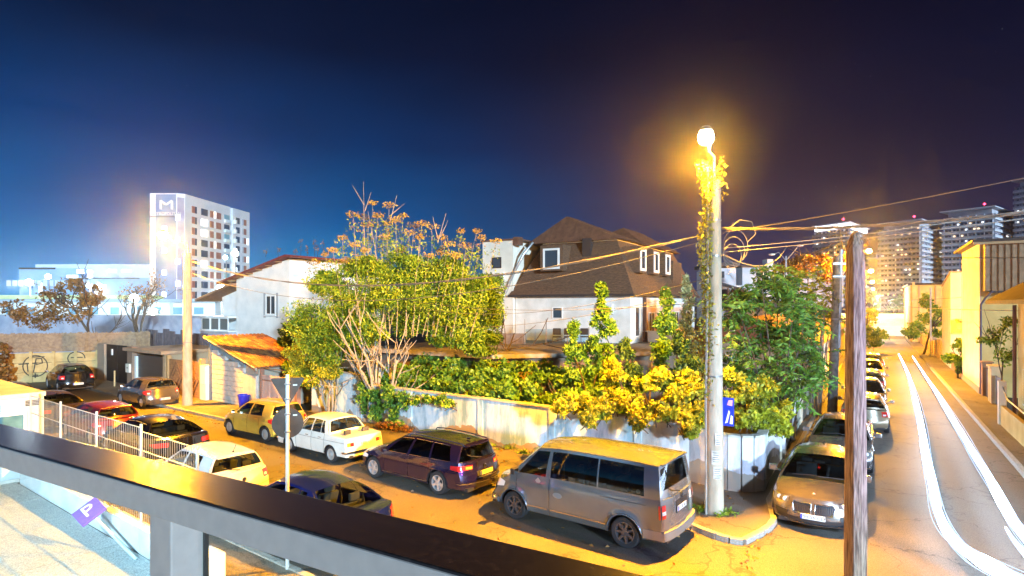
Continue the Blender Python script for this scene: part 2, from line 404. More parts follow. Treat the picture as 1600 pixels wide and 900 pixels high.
    for s in (1, -1):
        for (k, a, b) in cells:
            n = 3
            if k == 'W':
                wm = MB()
                for j in range(1, 4):
                    for i in range(n):
                        t0, t1 = T[j], T[j+1]; fa, fb = i/n, (i+1)/n
                        f = lambda ff, t: gpnt(a[0]+(b[0]-a[0])*ff, a[1]+(b[1]-a[1])*ff, t, s)
                        wm.quad(f(fa, t0), f(fb, t0), f(fb, t1), f(fa, t1))
                wins.append(wm)
                for j in (0, 4):
                    for i in range(n):
                        t0, t1 = T[j], T[j+1]; fa, fb = i/n, (i+1)/n
                        f = lambda ff, t: gpnt(a[0]+(b[0]-a[0])*ff, a[1]+(b[1]-a[1])*ff, t, s)
                        body.quad(f(fa, t0), f(fb, t0), f(fb, t1), f(fa, t1))
                if S.get('trim'):
                    f = lambda ff, t, o: gpnt(a[0]+(b[0]-a[0])*ff, a[1]+(b[1]-a[1])*ff, t, s)+Vector((0, s*o, 0))
                    trim.tube([f(0, .05, .006), f(.5, .05, .006), f(1, .05, .006)], .009, 4)
                    trim.tube([f(0, .9, .006), f(.5, .9, .006), f(1, .9, .006)], .009, 4)
            else:
                pmb = body
                for j in range(5):
                    pmb.quad(gpnt(*a, T[j], s), gpnt(*b, T[j], s), gpnt(*b, T[j+1], s), gpnt(*a, T[j+1], s))
    body.build('body', paint, root, smooth=38)
    hood.build('hood', paint, root, smooth=38)
    seen = {}
    for (i, s), mb in db.items():
        d = mb.build('door', paint, root, smooth=38); hx = doors[i]+.13; hz = S.get('hz', smooth_tab(belt, hx)-.12)
        h = MB(); y = hy(hx, hz)+.012; h.box(hx-.0, s*y-.018, hz-.012, hx+.16, s*y+.018, hz+.014)
        h.build('door_handle', S.get('handle', paint), d, smooth=40, bevel=.006)
    wsg.build('windscreen', gm, root, smooth=60); rwm.build('rear_window', gr, root, smooth=60)
    for i, wm in enumerate(wins): wm.build('side_window', gs, root, smooth=60)
    if S.get('trim'): trim.build('window_trim', CHROME, root)
    # ---- inside
    cb = MB(); fl = .42; iy = W/2-.12
    cb.box(xr-.3, -iy, fl-.15, xf-.45, iy, fl)          # floor
    cb.box(cr+.2, -iy, fl, xr+.0, iy, smooth_tab(belt, xr)-.1)   # boot block / parcel shelf
    cb.box(xc-.55, -iy+.05, fl, xc-.15, iy-.05, smooth_tab(belt, xc)-.03)  # dashboard
    cab = cb.build('cabin', CABIN, root, bevel=.02)
    def seat(x, y, wd, hb):
        m = MB(); m.box(x-.25, y-wd/2, fl, x+.25, y+wd/2, fl+.22)
        m.prism([(x-.22, y-wd/2, fl+.15), (x-.08, y-wd/2, fl+.15), (x-.24, y-wd/2, fl+hb), (x-.36, y-wd/2, fl+hb)], (0, wd, 0))
        for yy in ([y] if wd < .7 else [y-.38, y+.38]): m.box(x-.37, yy-.13, fl+hb+.03, x-.28, yy+.13, fl+hb+.2)
        m.build('seat', CABIN, root, smooth=50, bevel=.03)
    sx = xc-S.get('seatx', 1.15); hb = S.get('seath', .62)
    seat(sx, .36, .5, hb); seat(sx, -.36, .5, hb); seat(sx-.85, 0, 1.25, hb-.04)
    stw = MB(); stw.lathe([(.17, -.012), (.18, 0), (.17, .012), (.16, 0), (.17, -.012)], 18, 'x', (0, 0, 0)); stw.build('steering_wheel', BLK, root, 50, loc=(xc-.62, .36, fl+.42), rot=(0, R(-25), 0))
    # ---- underneath, arches
    ub = MB(); ub.box(cr+.12, -W/2+.30, sill-.06, cf-.1, W/2-.30, sill+.25); ub.box(xr+AR+.02, -W/2*.93, sill-.02, xf-AR-.02, W/2*.93, sill+.04)
    for s in (1, -1):
        for xw in (xf, xr):
            ys0, ys1 = s*(W/2-.34), s*(hy(xw, wr+AR)-.01)
            for k in range(12):
                a0, a1 = math.pi*k/12, math.pi*(k+1)/12
                p = [(xw+(AR+.004)*math.cos(a), wr+(AR+.004)*math.sin(a)) for a in (a0, a1)]
                ub.quad((p[0][0], ys0, p[0][1]), (p[1][0], ys0, p[1][1]), (p[1][0], ys1, p[1][1]), (p[0][0], ys1, p[0][1]))
                ub.add([(xw, ys0, wr), (p[0][0], ys0, p[0][1]), (p[1][0], ys0, p[1][1])], [(0, 1, 2)])
    for zlo in (sill,):     # lower valance behind bumpers
        ub.box(cf-.15, -W/2*.8, sill-.04, cf+bF*.6, W/2*.8, sill+.05); ub.box(cr-bR*.6, -W/2*.8, sill-.04, cr+.15, W/2*.8, sill+.05)
    # backing behind the door gaps
    for s in (1, -1):
        for d in doors:
            ub.quad(Sd(d-.03, sill+.03, s, -.012), Sd(d+.03, sill+.03, s, -.012), Sd(d+.03, smooth_tab(belt, d)-.01, s, -.012), Sd(d-.03, smooth_tab(belt, d)-.01, s, -.012))
    ub.build('underbody', BLK, root)
    tw = S.get('tw', .2)
    for s in (1, -1):
        for xw in (xf, xr):
            wm, tm = wheel_mesh(S.get('wheel', 'five'), wr, tw)
            mm = wm if wm.materials else wm
            if not wm.materials: wm.materials.append(S.get('wmat', ALLOY))
            o = link('wheel', wm, root, (xw, s*(W/2-tw/2-.015), wr), (0, S.get('wrot', .4)*xw, 0 if s > 0 else math.pi))
            link('tyre', tm, o)
    # ---- surface patches
    def patch(nm, mat, pts_grid, off=0, parent=root, sm=50, label=None):
        m = MB()
        for ra, rb in zip(pts_grid, pts_grid[1:]):
            for i in range(len(ra)-1): m.quad(ra[i], ra[i+1], rb[i+1], rb[i])
        return m.build(nm, mat, parent, smooth=sm, label=label)
    def lin(a, b, n): return [a+(b-a)*i/n for i in range(n+1)]
    def face_patch(nm, mat, fn, q0, q1, z0, z1, o=.008, nq=6, nz=3, skew=0, skewt=0, **kw):
        """skew shifts z at the q1 end"""
        return patch(nm, mat, [[fn(q, z0+(z1-z0)*j/nz+(skew+(skewt-skew)*j/nz)*(q-q0)/(q1-q0), o) for q in lin(q0, q1, nq)] for j in range(nz+1)], **kw)
    def side_patch(nm, mat, x0_, x1_, z0, z1, s, o=.008, zt=0, n=8, **kw):
        return patch(nm, mat, [[Sd(x, z0+(z1-z0)*j/2+zt*(x-x0_)/(x1_-x0_), s, o) for x in lin(x0_, x1_, n)] for j in range(3)], **kw)
    def wrap_light(nm, mat, rear, qin, xin, z0, z1, s, taper_q=0, taper_x=0, o=.009, **kw):
        fn = Rr if rear else Fr; xc_ = cr if rear else cf; dx = xin if rear else -xin
        cols = [('q', q) for q in lin(qin, .995, 5)]+[('x', x) for x in lin(xc_+math.copysign(.01, dx), xc_+dx, 4)]
        rows = []
        for j in range(4):
            t = j/3; row = []
            for k, v in cols:
                if k == 'q':
                    f = (1-v)/(1-qin); zc_ = (z0+z1)/2; z = z0+(z1-z0)*t; z = z+(z1-z)*taper_q*f
                    p = fn(v, z, o); p.y = s*abs(p.y)+s*o*.5; row.append(p)
                else:
                    f = abs(v-xc_)/abs(dx); z = z0+(z1-z0)*t; z = z+((z1+z0)/2-z)*taper_x*f
                    row.append(Sd(v, z, s, o))
            rows.append(row)
        return patch(nm, mat, rows, **kw)
    def plate(rear, txt, z, yoff=0, mat=PLATE, two=False):
        x = (Rr(0, z, .02) if rear else Fr(0, z, .02)).x; sg = -1 if rear else 1
        m = MB(); m.box(-.26, -.056, -.006, .26, .056, .006); o = m.build('number_plate', mat, root, bevel=.004)
        o.location = (x, yoff, z); o.rotation_euler = (R(90), 0, -R(90) if rear else R(90))
        b = MB(); b.box(-.258, -.054, .0065, -.222, .054, .0085); b.build('plate_band', PBLUE, o)
        text_obj('plate_text', txt, .115, PTXT, o, (.02, 0, .0068), (0, 0, 0), .0015)
        return o
    def mirror(xm, zm, mat, s, ln=.17):
        y = hy(xm, zm-.06); m = MB()
        m.prism([(xm-.05, s*(y-.03), zm-.05), (xm+.05, s*(y-.03), zm-.05), (xm+.03, s*(y+.10), zm-.01), (xm-.05, s*(y+.10), zm-.01)], (0, 0, .04))
        m.box(xm-.07, s*(y+.08) if s > 0 else s*(y+.08)-ln, zm-.03, xm+.05, s*(y+.08)+ln if s > 0 else s*(y+.08), zm+.12)
        o = m.build('mirror', mat, root, smooth=50, bevel=.03)
        g_ = MB(); yy0, yy1 = s*(y+.10), s*(y+.06+ln); g_.quad((xm-.074, yy0, zm-.01), (xm-.074, yy1, zm-.01), (xm-.074, yy1, zm+.1), (xm-.074, yy0, zm+.1)); g_.build('mirror_glass', CHROME, o)
    def wiper(rear=True):
        ra = rw if rear else ws; m = MB(); j = len(ra)-2 if rear else 1
        off = Vector((-.02 if rear else .02, 0, .02))
        def at(v): 
            i = min(int(v), len(Q)-2); return ra[j][i].lerp(ra[j][i+1], v-i)+off
        if rear:
            m.tube([ra[-1][6]+off, ra[-2][8]+off, ra[-3][9]+off], .012, 5)
            m.build('wiper', BLK, root)
        else:
            for a, b in ((3.0, 6.0), (6.2, 9.5)):
                m2 = MB(); m2.tube([at(a)*.7+ra[0][int(a)]*.3+off*.6, at(b)], .010, 5); m2.build('wiper', BLK, root)
    K = dict(root=root, Sd=Sd, Fr=Fr, Rr=Rr, patch=patch, face=face_patch, side=side_patch, wrap=wrap_light, plate=plate, mirror=mirror, wiper=wiper,
             hy=hy, belt=lambda x: smooth_tab(belt, x), cf=cf, cr=cr, ws=ws, rw=rw, roof=rr_, Q=Q, xf=xf, xr=xr, AR=AR, wr=wr, W=W, lin=lin, hf=hf, hr=hr, doors=doors)
    return K
def emblem(K, rear, z, r, mats, off=.012, kind='ring', tilt=0, x=None):
    p = K['Rr'](0, z, off) if rear else K['Fr'](0, z, off)
    if x is not None: p = Vector(x)
    sg = -1 if rear else 1
    m = MB(); m.lathe([(r, -.004), (r, .008), (r*.86, .010), (r*.86, .004)], 24, 'z'); m.lathe([(r*.86, .003), (.0005, .003)], 24, 'z')
    o = m.build('badge', mats[0], K['root'], smooth=30); o.location = p; o.rotation_euler = (R(90), 0, sg*R(90)) if not tilt else (R(90-tilt), 0, sg*R(90))
    if kind == 'vw':
        b = MB()
        for a, c in (((-.30, .72), (-.02, .08)), ((.30, .72), (.02, .08)), ((-.68, .42), (-.28, -.62)), ((-.28, -.62), (0, .02)), ((.68, .42), (.28, -.62)), ((.28, -.62), (0, .02))):
            b.tube([(a[0]*r, a[1]*r, .007), (c[0]*r, c[1]*r, .007)], r*.07, 4)
        b.build('badge_letters', mats[1], o)
    if kind == 'quarters':
        for q in range(4):
            b = MB(); pts = [(0, 0, .006)]+[(math.cos(R(q*90+a))*r*.62, math.sin(R(q*90+a))*r*.62, .006) for a in (0, 22, 45, 68, 90)]
            b.poly(pts); b.build('badge_quarter', mats[1 + q % 2], o)
    return o
def roof_rails(K, mat, x0, x1, h=.05):
    for s in (1, -1):
        pts = []; n = 8; ro = K['roof']
        for i in range(len(ro)):
            v = ro[i][-2 if s > 0 else 1]
            if x1 <= v.x <= x0: pts.append(v+Vector((0, 0, h)))
        if len(pts) > 1:
            pts = [pts[0]+Vector((.06, 0, -h))]+pts+[pts[-1]+Vector((-.06, 0, -h))]
            m = MB(); m.tube(pts, .016, 6); m.build('roof_rail', mat, K['root'], smooth=50)
def arch_strip(K, mat, z, x0, x1, s, hgt=.05, o=.014, nm='side_moulding'):
    K['side'](nm, mat, x0, x1, z, z+hgt, s, o=o, n=10)
VW = [CHROME, BLK]; 
def paintm(name, c, rough=.28, metal=.35, coat=1, c2=None): return pm(name, c, c2 or tuple(min(1, v*1.12+.002) for v in c), 2.5, rough, metal=metal, coat=coat)
# ---------------- models
def van(loc, rotz):
    gray = paintm('van_grey_paint', (.125, .15, .17), .22, .40)
    S = dict(L=4.89, W=1.90, H=1.97, wr=.345, xf=1.50, wb=3.0, bf=.32, br=.10, sill=.30, tf=.09, tr=.02, tum=.035, pw=2.8, gap=.06, flare=.03, crease=.93,
             belt=[(-2.5, 1.19), (1.1, 1.17), (1.5, 1.15), (1.75, 1.06), (2.15, .93), (2.3, .86)], hcrown=.05, dcrown=.0,
             fx=[(.25, -.08), (.4, 0), (.6, .0), (.8, -.10), (1.0, -.22), (1.2, -.3)], rx=[(.3, 0), (.9, 0), (1.2, -.03)],
             doors=[.46, 1.42, 1.43][:2], cowl=1.62, deck=-2.34, rf=.82, rr=-2.22, yr=.79, yrt=[(-2.3, .775), (.8, .77)], rcrown=.075,
             roof=[(-2.3, 1.87), (-1.5, 1.90), (0, 1.90), (.5, 1.87), (.82, 1.83)], wb_f=.12, wb_r=.04, rwb=.0, rwedge=1, rwrows=(1, 6),
             cells=[('P', (1.62, .82), (1.40, .80)), ('W', (1.40, .80), (.58, .50)), ('P', (.58, .50), (.44, .42)), ('W', (.44, .42), (-.80, -.80)), ('P', (-.80, -.80), (-.84, -.84)), ('W', (-.84, -.84), (-1.95, -1.90)), ('P', (-1.95, -1.90), (-2.34, -2.22))],
             wheel='multi', wmat=DALLOY, tw=.225, glass=CGLASS, sglass=glass('van_side_glass', (.16, .19, .2), 1.6), rglass=glass('van_rear_glass', (.22, .24, .25), 1.6), hz=1.0, seatx=1.35, seath=.85, handle=gray)
    K = car(S, gray, 'grey minibus van with tinted side windows parked right beside the vine-covered pole', loc, rotz, 'parked_van', 'van')
    r = K['root']
    for s in (1, -1):
        K['face']('tail_light', REDL, K['Rr'], .84*s, .985*s, .80, 1.08, o=.012)
        K['face']('reversing_lamp', CLRL, K['Rr'], .845*s, .98*s, .885, .96, o=.016)
        K['side']('light_edge', REDL, K['cr']+.005, K['cr']+.05, .80, 1.08, s)
        K['wrap']('headlight', CLRL, False, .62, .26, .74, .93, s, taper_q=.2, taper_x=.4)
        K['side']('side_moulding', CHROME, K['xr']+K['AR']+.04, .42, .435, .465, s, o=.012)
        K['side']('front_moulding', CHROME, .52, K['xf']-K['AR']-.04, .435, .465, s, o=.012)
        K['mirror'](1.38, 1.22, BLK, s, .2)
        # slide rail of the side door
        K['side']('door_rail', BLK, -2.0, -.9, 1.035, 1.05, s, o=.006)
        # arch trims
        for xw in (K['xf'], K['xr']):
            m = MB(); m.tube([K['Sd'](xw+(K['AR']+.015)*math.cos(a), K['wr']+(K['AR']+.015)*math.sin(a), s, .012) for a in [math.pi*k/14 for k in range(1, 14)]], .022, 6)
            m.build('arch_trim', gray, r, smooth=60)
    # rear bumper
    for a in (0,):
        b = MB(); pts = [K['Sd'](-1.95, .47, 1, .01)]+[K['Rr'](q, .47, .07) for q in K['lin'](1, -1, 10)]+[K['Sd'](-1.95, .47, -1, .01)]
        for z0, z1, o_ in ((.36, .50, 0),):
            top = [p+Vector((0, 0, .07)) for p in pts]; bot = [p-Vector((0, 0, .12)) for p in pts]
            inn = [K['Sd'](-1.95, .54, 1, 0)]+[K['Rr'](q, .54, -.02) for q in K['lin'](1, -1, 10)]+[K['Sd'](-1.95, .54, -1, 0)]
            for i in range(len(pts)-1):
                b.quad(bot[i], bot[i+1], top[i+1], top[i]); b.quad(top[i], top[i+1], inn[i+1], inn[i])
        b.build('rear_bumper', paintm('van_bumper', (.22, .21, .19), .5, .1), r, smooth=50)
    f = MB(); f.tube([K['Sd'](1.95, .42, 1, .015)]+[K['Fr'](q, .42, .03) for q in K['lin'](1, -1, 10)]+[K['Sd'](1.95, .42, -1, .015)], .07, 8); f.build('front_bumper', gray, r, smooth=60)
    K['face']('grille', BLK, K['Fr'], -.55, .55, .72, .84, o=.01)
    K['face']('plate_recess', BLK, K['Rr'], -.36, .36, .80, 1.07, o=.008)
    K['plate'](True, 'B 130 AJT', .90, yoff=.06)
    K['face']('sticker', PLATE, K['Rr'], -.66, -.50, .93, 1.10, o=.012)
    emblem(K, True, 1.13, .065, [BLK, CHROME], kind='vw')
    # roof edge gutter + round sticker of the side
    for s in (1, -1):
        g = MB(); g.tube([v[-1 if s > 0 else 0]+Vector((0, s*.004, .004)) for v in K['roof']], .014, 5); g.build('gutter', gray, r, smooth=50)
    st = MB(); st.lathe([(.11, 0), (.001, 0)], 20, 'y'); o = st.build('round_sticker', pm('sticker_grey', (.20, .21, .22)), r); o.location = (.22, K['hy'](.22, .83)+.006, .83); o.scale = (1.2, 1, .6)
    st = MB(); st.lathe([(.085, .001), (.001, .001)], 4, 'y'); o = st.build('diamond_sticker', pm('sticker_pale', (.27, .24, .24)), r); o.location = (.78, K['hy'](.78, 1.08)+.006, 1.08)
    m = MB(); m.lathe([(.05, 0), (.001, 0)], 12, 'y'); o = m.build('fuel_sticker', PLATE, r); o.location = (-1.8, .885, 1.29)
    K['wiper'](True)
    sp = MB(); v = K['roof'][-1]; sp.prism([v[1]+Vector((.0, 0, .0)), v[6]+Vector((0, 0, .006)), v[-2], v[-2]+Vector((-.07, 0, -.015)), v[6]+Vector((-.10, 0, -.01)), v[1]+Vector((-.07, 0, -.015))], (0, 0, .03)); sp.build('roof_spoiler', gray, r, smooth=40)
    tb = MB(); tb.tube([(-2.4, 0, .36), (-2.62, 0, .36), (-2.64, 0, .42)], .02, 6); tb.lathe([(.001, .03), (.025, .02), (.025, -.01), (.01, -.02)], 10, 'z', (-2.64, 0, .44)); tb.build('tow_bar', BLK, r)
    return K
def wagon(loc, rotz):
    p = paintm('wagon_violet_paint', (.012, .007, .040), .22, .5)
    S = dict(L=4.77, W=1.82, H=1.5, wr=.33, xf=1.42, wb=2.71, bf=.42, br=.24, sill=.25, tf=.12, tr=.07, crease=.70,
             belt=[(-2.4, .98), (-1.8, .97), (.9, .91), (1.3, .88), (2.0, .74), (2.2, .66)], hcrown=.055,
             fx=[(.2, -.06), (.45, 0), (.62, -.03), (.8, -.2), (1, -.3)], rx=[(.2, -.05), (.45, .0), (.6, -.03), (.8, -.10), (1.0, -.12)],
             doors=[-1.02, -.12, .93], cowl=1.12, deck=-2.08, rf=.30, rr=-1.92, yr=.60, yrt=[(-2.0, .56), (-1, .62), (.3, .60)], rcrown=.04,
             roof=[(-1.95, 1.375), (-1.2, 1.43), (-.3, 1.45), (.3, 1.40)], rwb=.05, rwrows=(1, 8), rwedge=1,
             cells=[('P', (1.12, .30), (.86, .26)), ('W', (.86, .26), (-.03, -.18)), ('P', (-.03, -.18), (-.13, -.26)), ('W', (-.13, -.26), (-.93, -.92)), ('P', (-.93, -.92), (-1.0, -.98)), ('W', (-1.0, -.98), (-1.78, -1.55)), ('P', (-1.78, -1.55), (-2.08, -1.92))],
             wheel='five', wmat=ALLOY, tw=.225, trim=True, glass=CGLASS, sglass=DGLASS, rglass=DGLASS, seath=.6)
    K = car(S, p, 'dark violet estate car with silver roof rails and five-spoke wheels ahead of the grey van', loc, rotz)
    for s in (1, -1):
        K['wrap']('tail_light', REDL, True, .55, .34, .76, .90, s, taper_q=.25, taper_x=.3)
        K['face']('indicator_lamp', AMBL, K['Rr'], .58*s, .8*s, .80, .87, o=.016)
        K['wrap']('headlight', CLRL, False, .55, .30, .60, .72, s, taper_q=.2, taper_x=.3)
        K['side']('side_moulding', CHROME, K['xr']+K['AR']+.05, K['xf']-K['AR']-.05, .30, .322, s, o=.012)
        K['mirror'](.78, .97, p, s)
    m = MB(); m.tube([K['Sd'](-2.0, .42, 1, .012)]+[K['Rr'](q, .42, .012) for q in K['lin'](1, -1, 10)]+[K['Sd'](-2.0, .42, -1, .012)], .014, 5); m.build('bumper_strip', CHROME, K['root'])
    m = MB(); m.tube([K['Rr'](q, .545, .012) for q in K['lin'](.5, -.5, 8)], .02, 5); m.build('tailgate_strip', CHROME, K['root'])
    K['face']('plate_recess', BLK, K['Rr'], -.42, .42, .58, .72, o=.006)
    K['plate'](True, 'B 18 WLD', .65); emblem(K, True, .80, .06, VW, kind='vw')
    roof_rails(K, CHROME, .3, -1.95); K['wiper'](True); K['wiper'](False)
    sp = MB(); v = K['roof'][-1]; sp.prism([v[1], v[6]+Vector((0, 0, .004)), v[-2], v[-2]+Vector((-.10, 0, -.03)), v[6]+Vector((-.16, 0, -.03)), v[1]+Vector((-.10, 0, -.03))], (0, 0, .025)); sp.build('roof_spoiler', p, K['root'], smooth=40)
    an = MB(); an.prism([(-1.55, -.02, 1.47), (-1.75, -.02, 1.455), (-1.74, -.02, 1.51)], (0, .04, 0)); an.build('aerial', p, K['root'])
    return K
def old_sedan(loc, rotz):
    p = pm('old_white_paint', (.60, .62, .58), (.68, .70, .66), 3, .42, coat=.4)
    S = dict(L=4.04, W=1.61, H=1.44, wr=.285, xf=1.24, wb=2.42, bf=.06, br=.05, sill=.27, tf=.03, tr=.03, tum=.05, pw=5, gap=.05, flare=.02, crease=.80,
             belt=[(-2.1, .87), (-1.9, .905), (-.9, .93), (.7, .93), (1.0, .91), (2.0, .84), (2.1, .82)], hcrown=.02, dcrown=.02,
             fx=[(.2, 0), (.8, 0), (.9, -.03)], rx=[(.2, -.02), (.5, 0), (.9, -.05)], doors=[-.83, -.10, .80], cowl=.78, deck=-1.08, rf=.42, rr=-.80, yr=.56, yrt=[(-1, .55), (.5, .55)], rcrown=.06,
             roof=[(-.85, 1.34), (-.3, 1.385), (.1, 1.38), (.45, 1.34)], wb_f=.05, wb_r=.04, rwb=.02, rwrows=(1, 7), rwedge=1,
             cells=[('P', (.78, .42), (.70, .37)), ('W', (.70, .37), (.52, .34)), ('P', (.52, .34), (.50, .32)), ('W', (.50, .32), (-.05, -.05)), ('P', (-.05, -.05), (-.11, -.11)), ('W', (-.11, -.11), (-.60, -.50)), ('P', (-.60, -.50), (-.63, -.53)), ('W', (-.63, -.53), (-.84, -.62)), ('P', (-.84, -.62), (-1.08, -.80))],
             wheel='hub', wmat=STEELW, tw=.165, trim=True, hz=.80, handle=CHROME, glass=glass('old_glass', (.62, .68, .68)), seath=.5)
    K = car(S, p, 'old white boxy saloon with square tail lamps parked beside the ivy on the wall', loc, rotz)
    for s in (1, -1):
        K['face']('tail_light', REDL, K['Rr'], .60*s, .93*s, .62, .74, o=.012); K['face']('indicator_lamp', AMBL, K['Rr'], .78*s, .93*s, .62, .74, o=.016)
        K['mirror'](.66, 1.0, CHROME, s, .1)
        K['side']('chrome_strip', CHROME, -1.93, 1.9, .73, .742, s, o=.01)
        o = MB(); o.lathe([(.09, 0), (.08, .03), (.001, .045)], 16, 'x', (2.0, s*.55, .66)); o.build('headlight', CLRL, K['root'])
        # primer patch over the rear arch
    for s in (1,):
        pts = [K['Sd'](x, z, s, .004) for x, z in ((-.55, .33), (-.20, .36), (-.45, .50), (-.75, .60), (-1.1, .63), (-1.4, .62), (-1.85, .58), (-1.9, .50), (-1.62, .50), (-1.5, .56), (-1.35, .62), (-1.18, .635), (-1.0, .62), (-.85, .55), (-.80, .40))]
    for rear in (True, False):
        fn = K['Rr'] if rear else K['Fr']; sx = -1.85 if rear else 1.85
        m = MB(); m.tube([K['Sd'](sx, .43, 1, .03)]+[fn(q, .43, .05) for q in K['lin'](1, -1, 6)]+[K['Sd'](sx, .43, -1, .03)], .04, 6); m.build('bumper', CHROME, K['root'], smooth=60)
    K['plate'](True, 'B 03 LKZ', .66); K['face']('grille', BLK, K['Fr'], -.6, .6, .58, .74, o=.01)
    K['wiper'](False)
    return K
def blue_sedan(loc, rotz):
    p = paintm('deep_blue_paint', (.006, .014, .11), .2, .4)
    S = dict(L=4.57, W=1.77, H=1.47, wr=.315, xf=1.38, wb=2.58, bf=.40, br=.28, sill=.24, tf=.11, tr=.09, crease=.70,
             belt=[(-2.3, 1.00), (-2.0, 1.02), (-1.5, 1.00), (.8, .92), (1.3, .88), (2.0, .76), (2.2, .68)], hcrown=.05, dcrown=.03,
             fx=[(.2, -.05), (.45, 0), (.62, -.03), (.8, -.15), (1, -.3)], rx=[(.2, -.05), (.45, 0), (.7, -.04), (1.0, -.06)],
             doors=[-.92, -.08, .95], cowl=1.15, deck=-1.66, rf=.28, rr=-.98, yr=.58, yrt=[(-1.1, .54), (.3, .58)], rcrown=.055,
             roof=[(-1.0, 1.35), (-.5, 1.41), (-.1, 1.42), (.3, 1.37)], rwb=.05, rwrows=(0, 8), rwedge=1, wb_r=.10,
             cells=[('P', (1.15, .28), (.92, .24)), ('W', (.92, .24), (-.02, -.14)), ('P', (-.02, -.14), (-.12, -.22)), ('W', (-.12, -.22), (-.72, -.60)), ('P', (-.72, -.60), (-.76, -.63)), ('W', (-.76, -.63), (-1.10, -.82)), ('P', (-1.10, -.82), (-1.66, -.98))],
             wheel='ten', wmat=ALLOY, glass=glass('clear_car_glass', (.60, .66, .62)), seath=.58)
    K = car(S, p, 'deep blue saloon parked nearest behind the dark handrail', loc, rotz)
    for s in (1, -1):
        K['wrap']('tail_light', REDL, True, .80, .22, .72, .96, s, taper_q=.0, taper_x=.2)
        K['wrap']('headlight', CLRL, False, .6, .30, .60, .75, s, taper_q=.2, taper_x=.3)
        K['mirror'](.82, .98, p, s); K['side']('side_moulding', BLK, -.9, .9, .55, .60, s)
    K['face']('boot_panel', BLK, K['Rr'], -.34, .34, .68, .82, o=.005)
    K['plate'](True, 'B 77 RTS', .74); emblem(K, True, .90, .05, VW, kind='ring'); K['wiper'](False)
    return K
def hatch(loc, rotz, paint, label, plate='B 45 FYN', vw=True, L=3.97, W=1.68, five=False, det=True, sg=None, aerial=True, wheel='cap', group=None):
    S = dict(L=L, W=W, H=1.47, wr=.30, xf=L/2-.78, wb=L-1.5, bf=.36, br=.22, sill=.24, tf=.11, tr=.09, crease=.70,
             belt=[(-L/2, .97), (-1.0, .96), (.8, .91), (1.1, .88), (L/2-.25, .78), (L/2, .70)], hcrown=.05,
             fx=[(.2, -.05), (.45, 0), (.62, -.02), (.8, -.12), (1, -.25)], rx=[(.2, -.06), (.45, 0), (.65, -.05), (.95, -.13)],
             doors=[-.88, -.08, .86] if five else [-.36, .90], cowl=1.02, deck=-L/2+.34, rf=.25, rr=-L/2+.55, yr=.57, yrt=[(-2, .53), (.3, .57)], rcrown=.05,
             roof=[(-1.5, 1.36), (-.8, 1.41), (-.1, 1.42), (.3, 1.38)], rwb=.05, rwrows=(1, 7), rwedge=1, wb_r=.10,
             cells=[('P', (1.02, .25), (.80, .21)), ('W', (.80, .21), (-.14, -.20)), ('P', (-.14, -.20), (-.24, -.28)), ('W', (-.24, -.28), (-1.05, -.92)), ('P', (-1.05, -.92), (-L/2+.34, -L/2+.55))],
             wheel=wheel, wmat=STEELW if wheel == 'cap' else ALLOY, glass=sg or CGLASS, seath=.55)
    K = car(S, paint, label, loc, rotz, group=group)
    for s in (1, -1):
        K['wrap']('tail_light', REDL, True, .74, .26, .72, .92, s, taper_q=.0, taper_x=.5)
        K['face']('reversing_lamp', CLRL, K['Rr'], .80*s, .93*s, .76, .82, o=.016)
        K['wrap']('headlight', CLRL, False, .58, .26, .60, .76, s, taper_q=.1, taper_x=.4)
        K['mirror'](.76, .97, paint, s)
    K['plate'](True, plate, .47)
    if vw: emblem(K, True, .80, .055, [BLK, CHROME], kind='vw')
    K['wiper'](True)
    m = MB(); m.tube([K['Sd'](K['cr']+.25, .58, 1, .003)]+[K['Rr'](q, .58, .004) for q in K['lin'](1, -1, 10)]+[K['Sd'](K['cr']+.25, .58, -1, .003)], .006, 4); m.build('bumper_seam', BLK, K['root'])
    if aerial:
        v = K['roof'][-2][6]; a = MB(); a.lathe([(.03, 0), (.02, .025), (.006, .03)], 8, 'z', tuple(v)); a.tube([v+Vector((0, 0, .02)), v+Vector((-.13, 0, .20))], .006, 5); a.build('aerial', BLK, K['root'])
    v = K['roof'][-1]; sp = MB(); sp.prism([v[1], v[6]+Vector((0, 0, .004)), v[-2], v[-2]+Vector((-.07, 0, -.03)), v[6]+Vector((-.14, 0, -.03)), v[1]+Vector((-.07, 0, -.03))], (0, 0, .025)); sp.build('roof_spoiler', paint, K['root'], smooth=40)
    return K
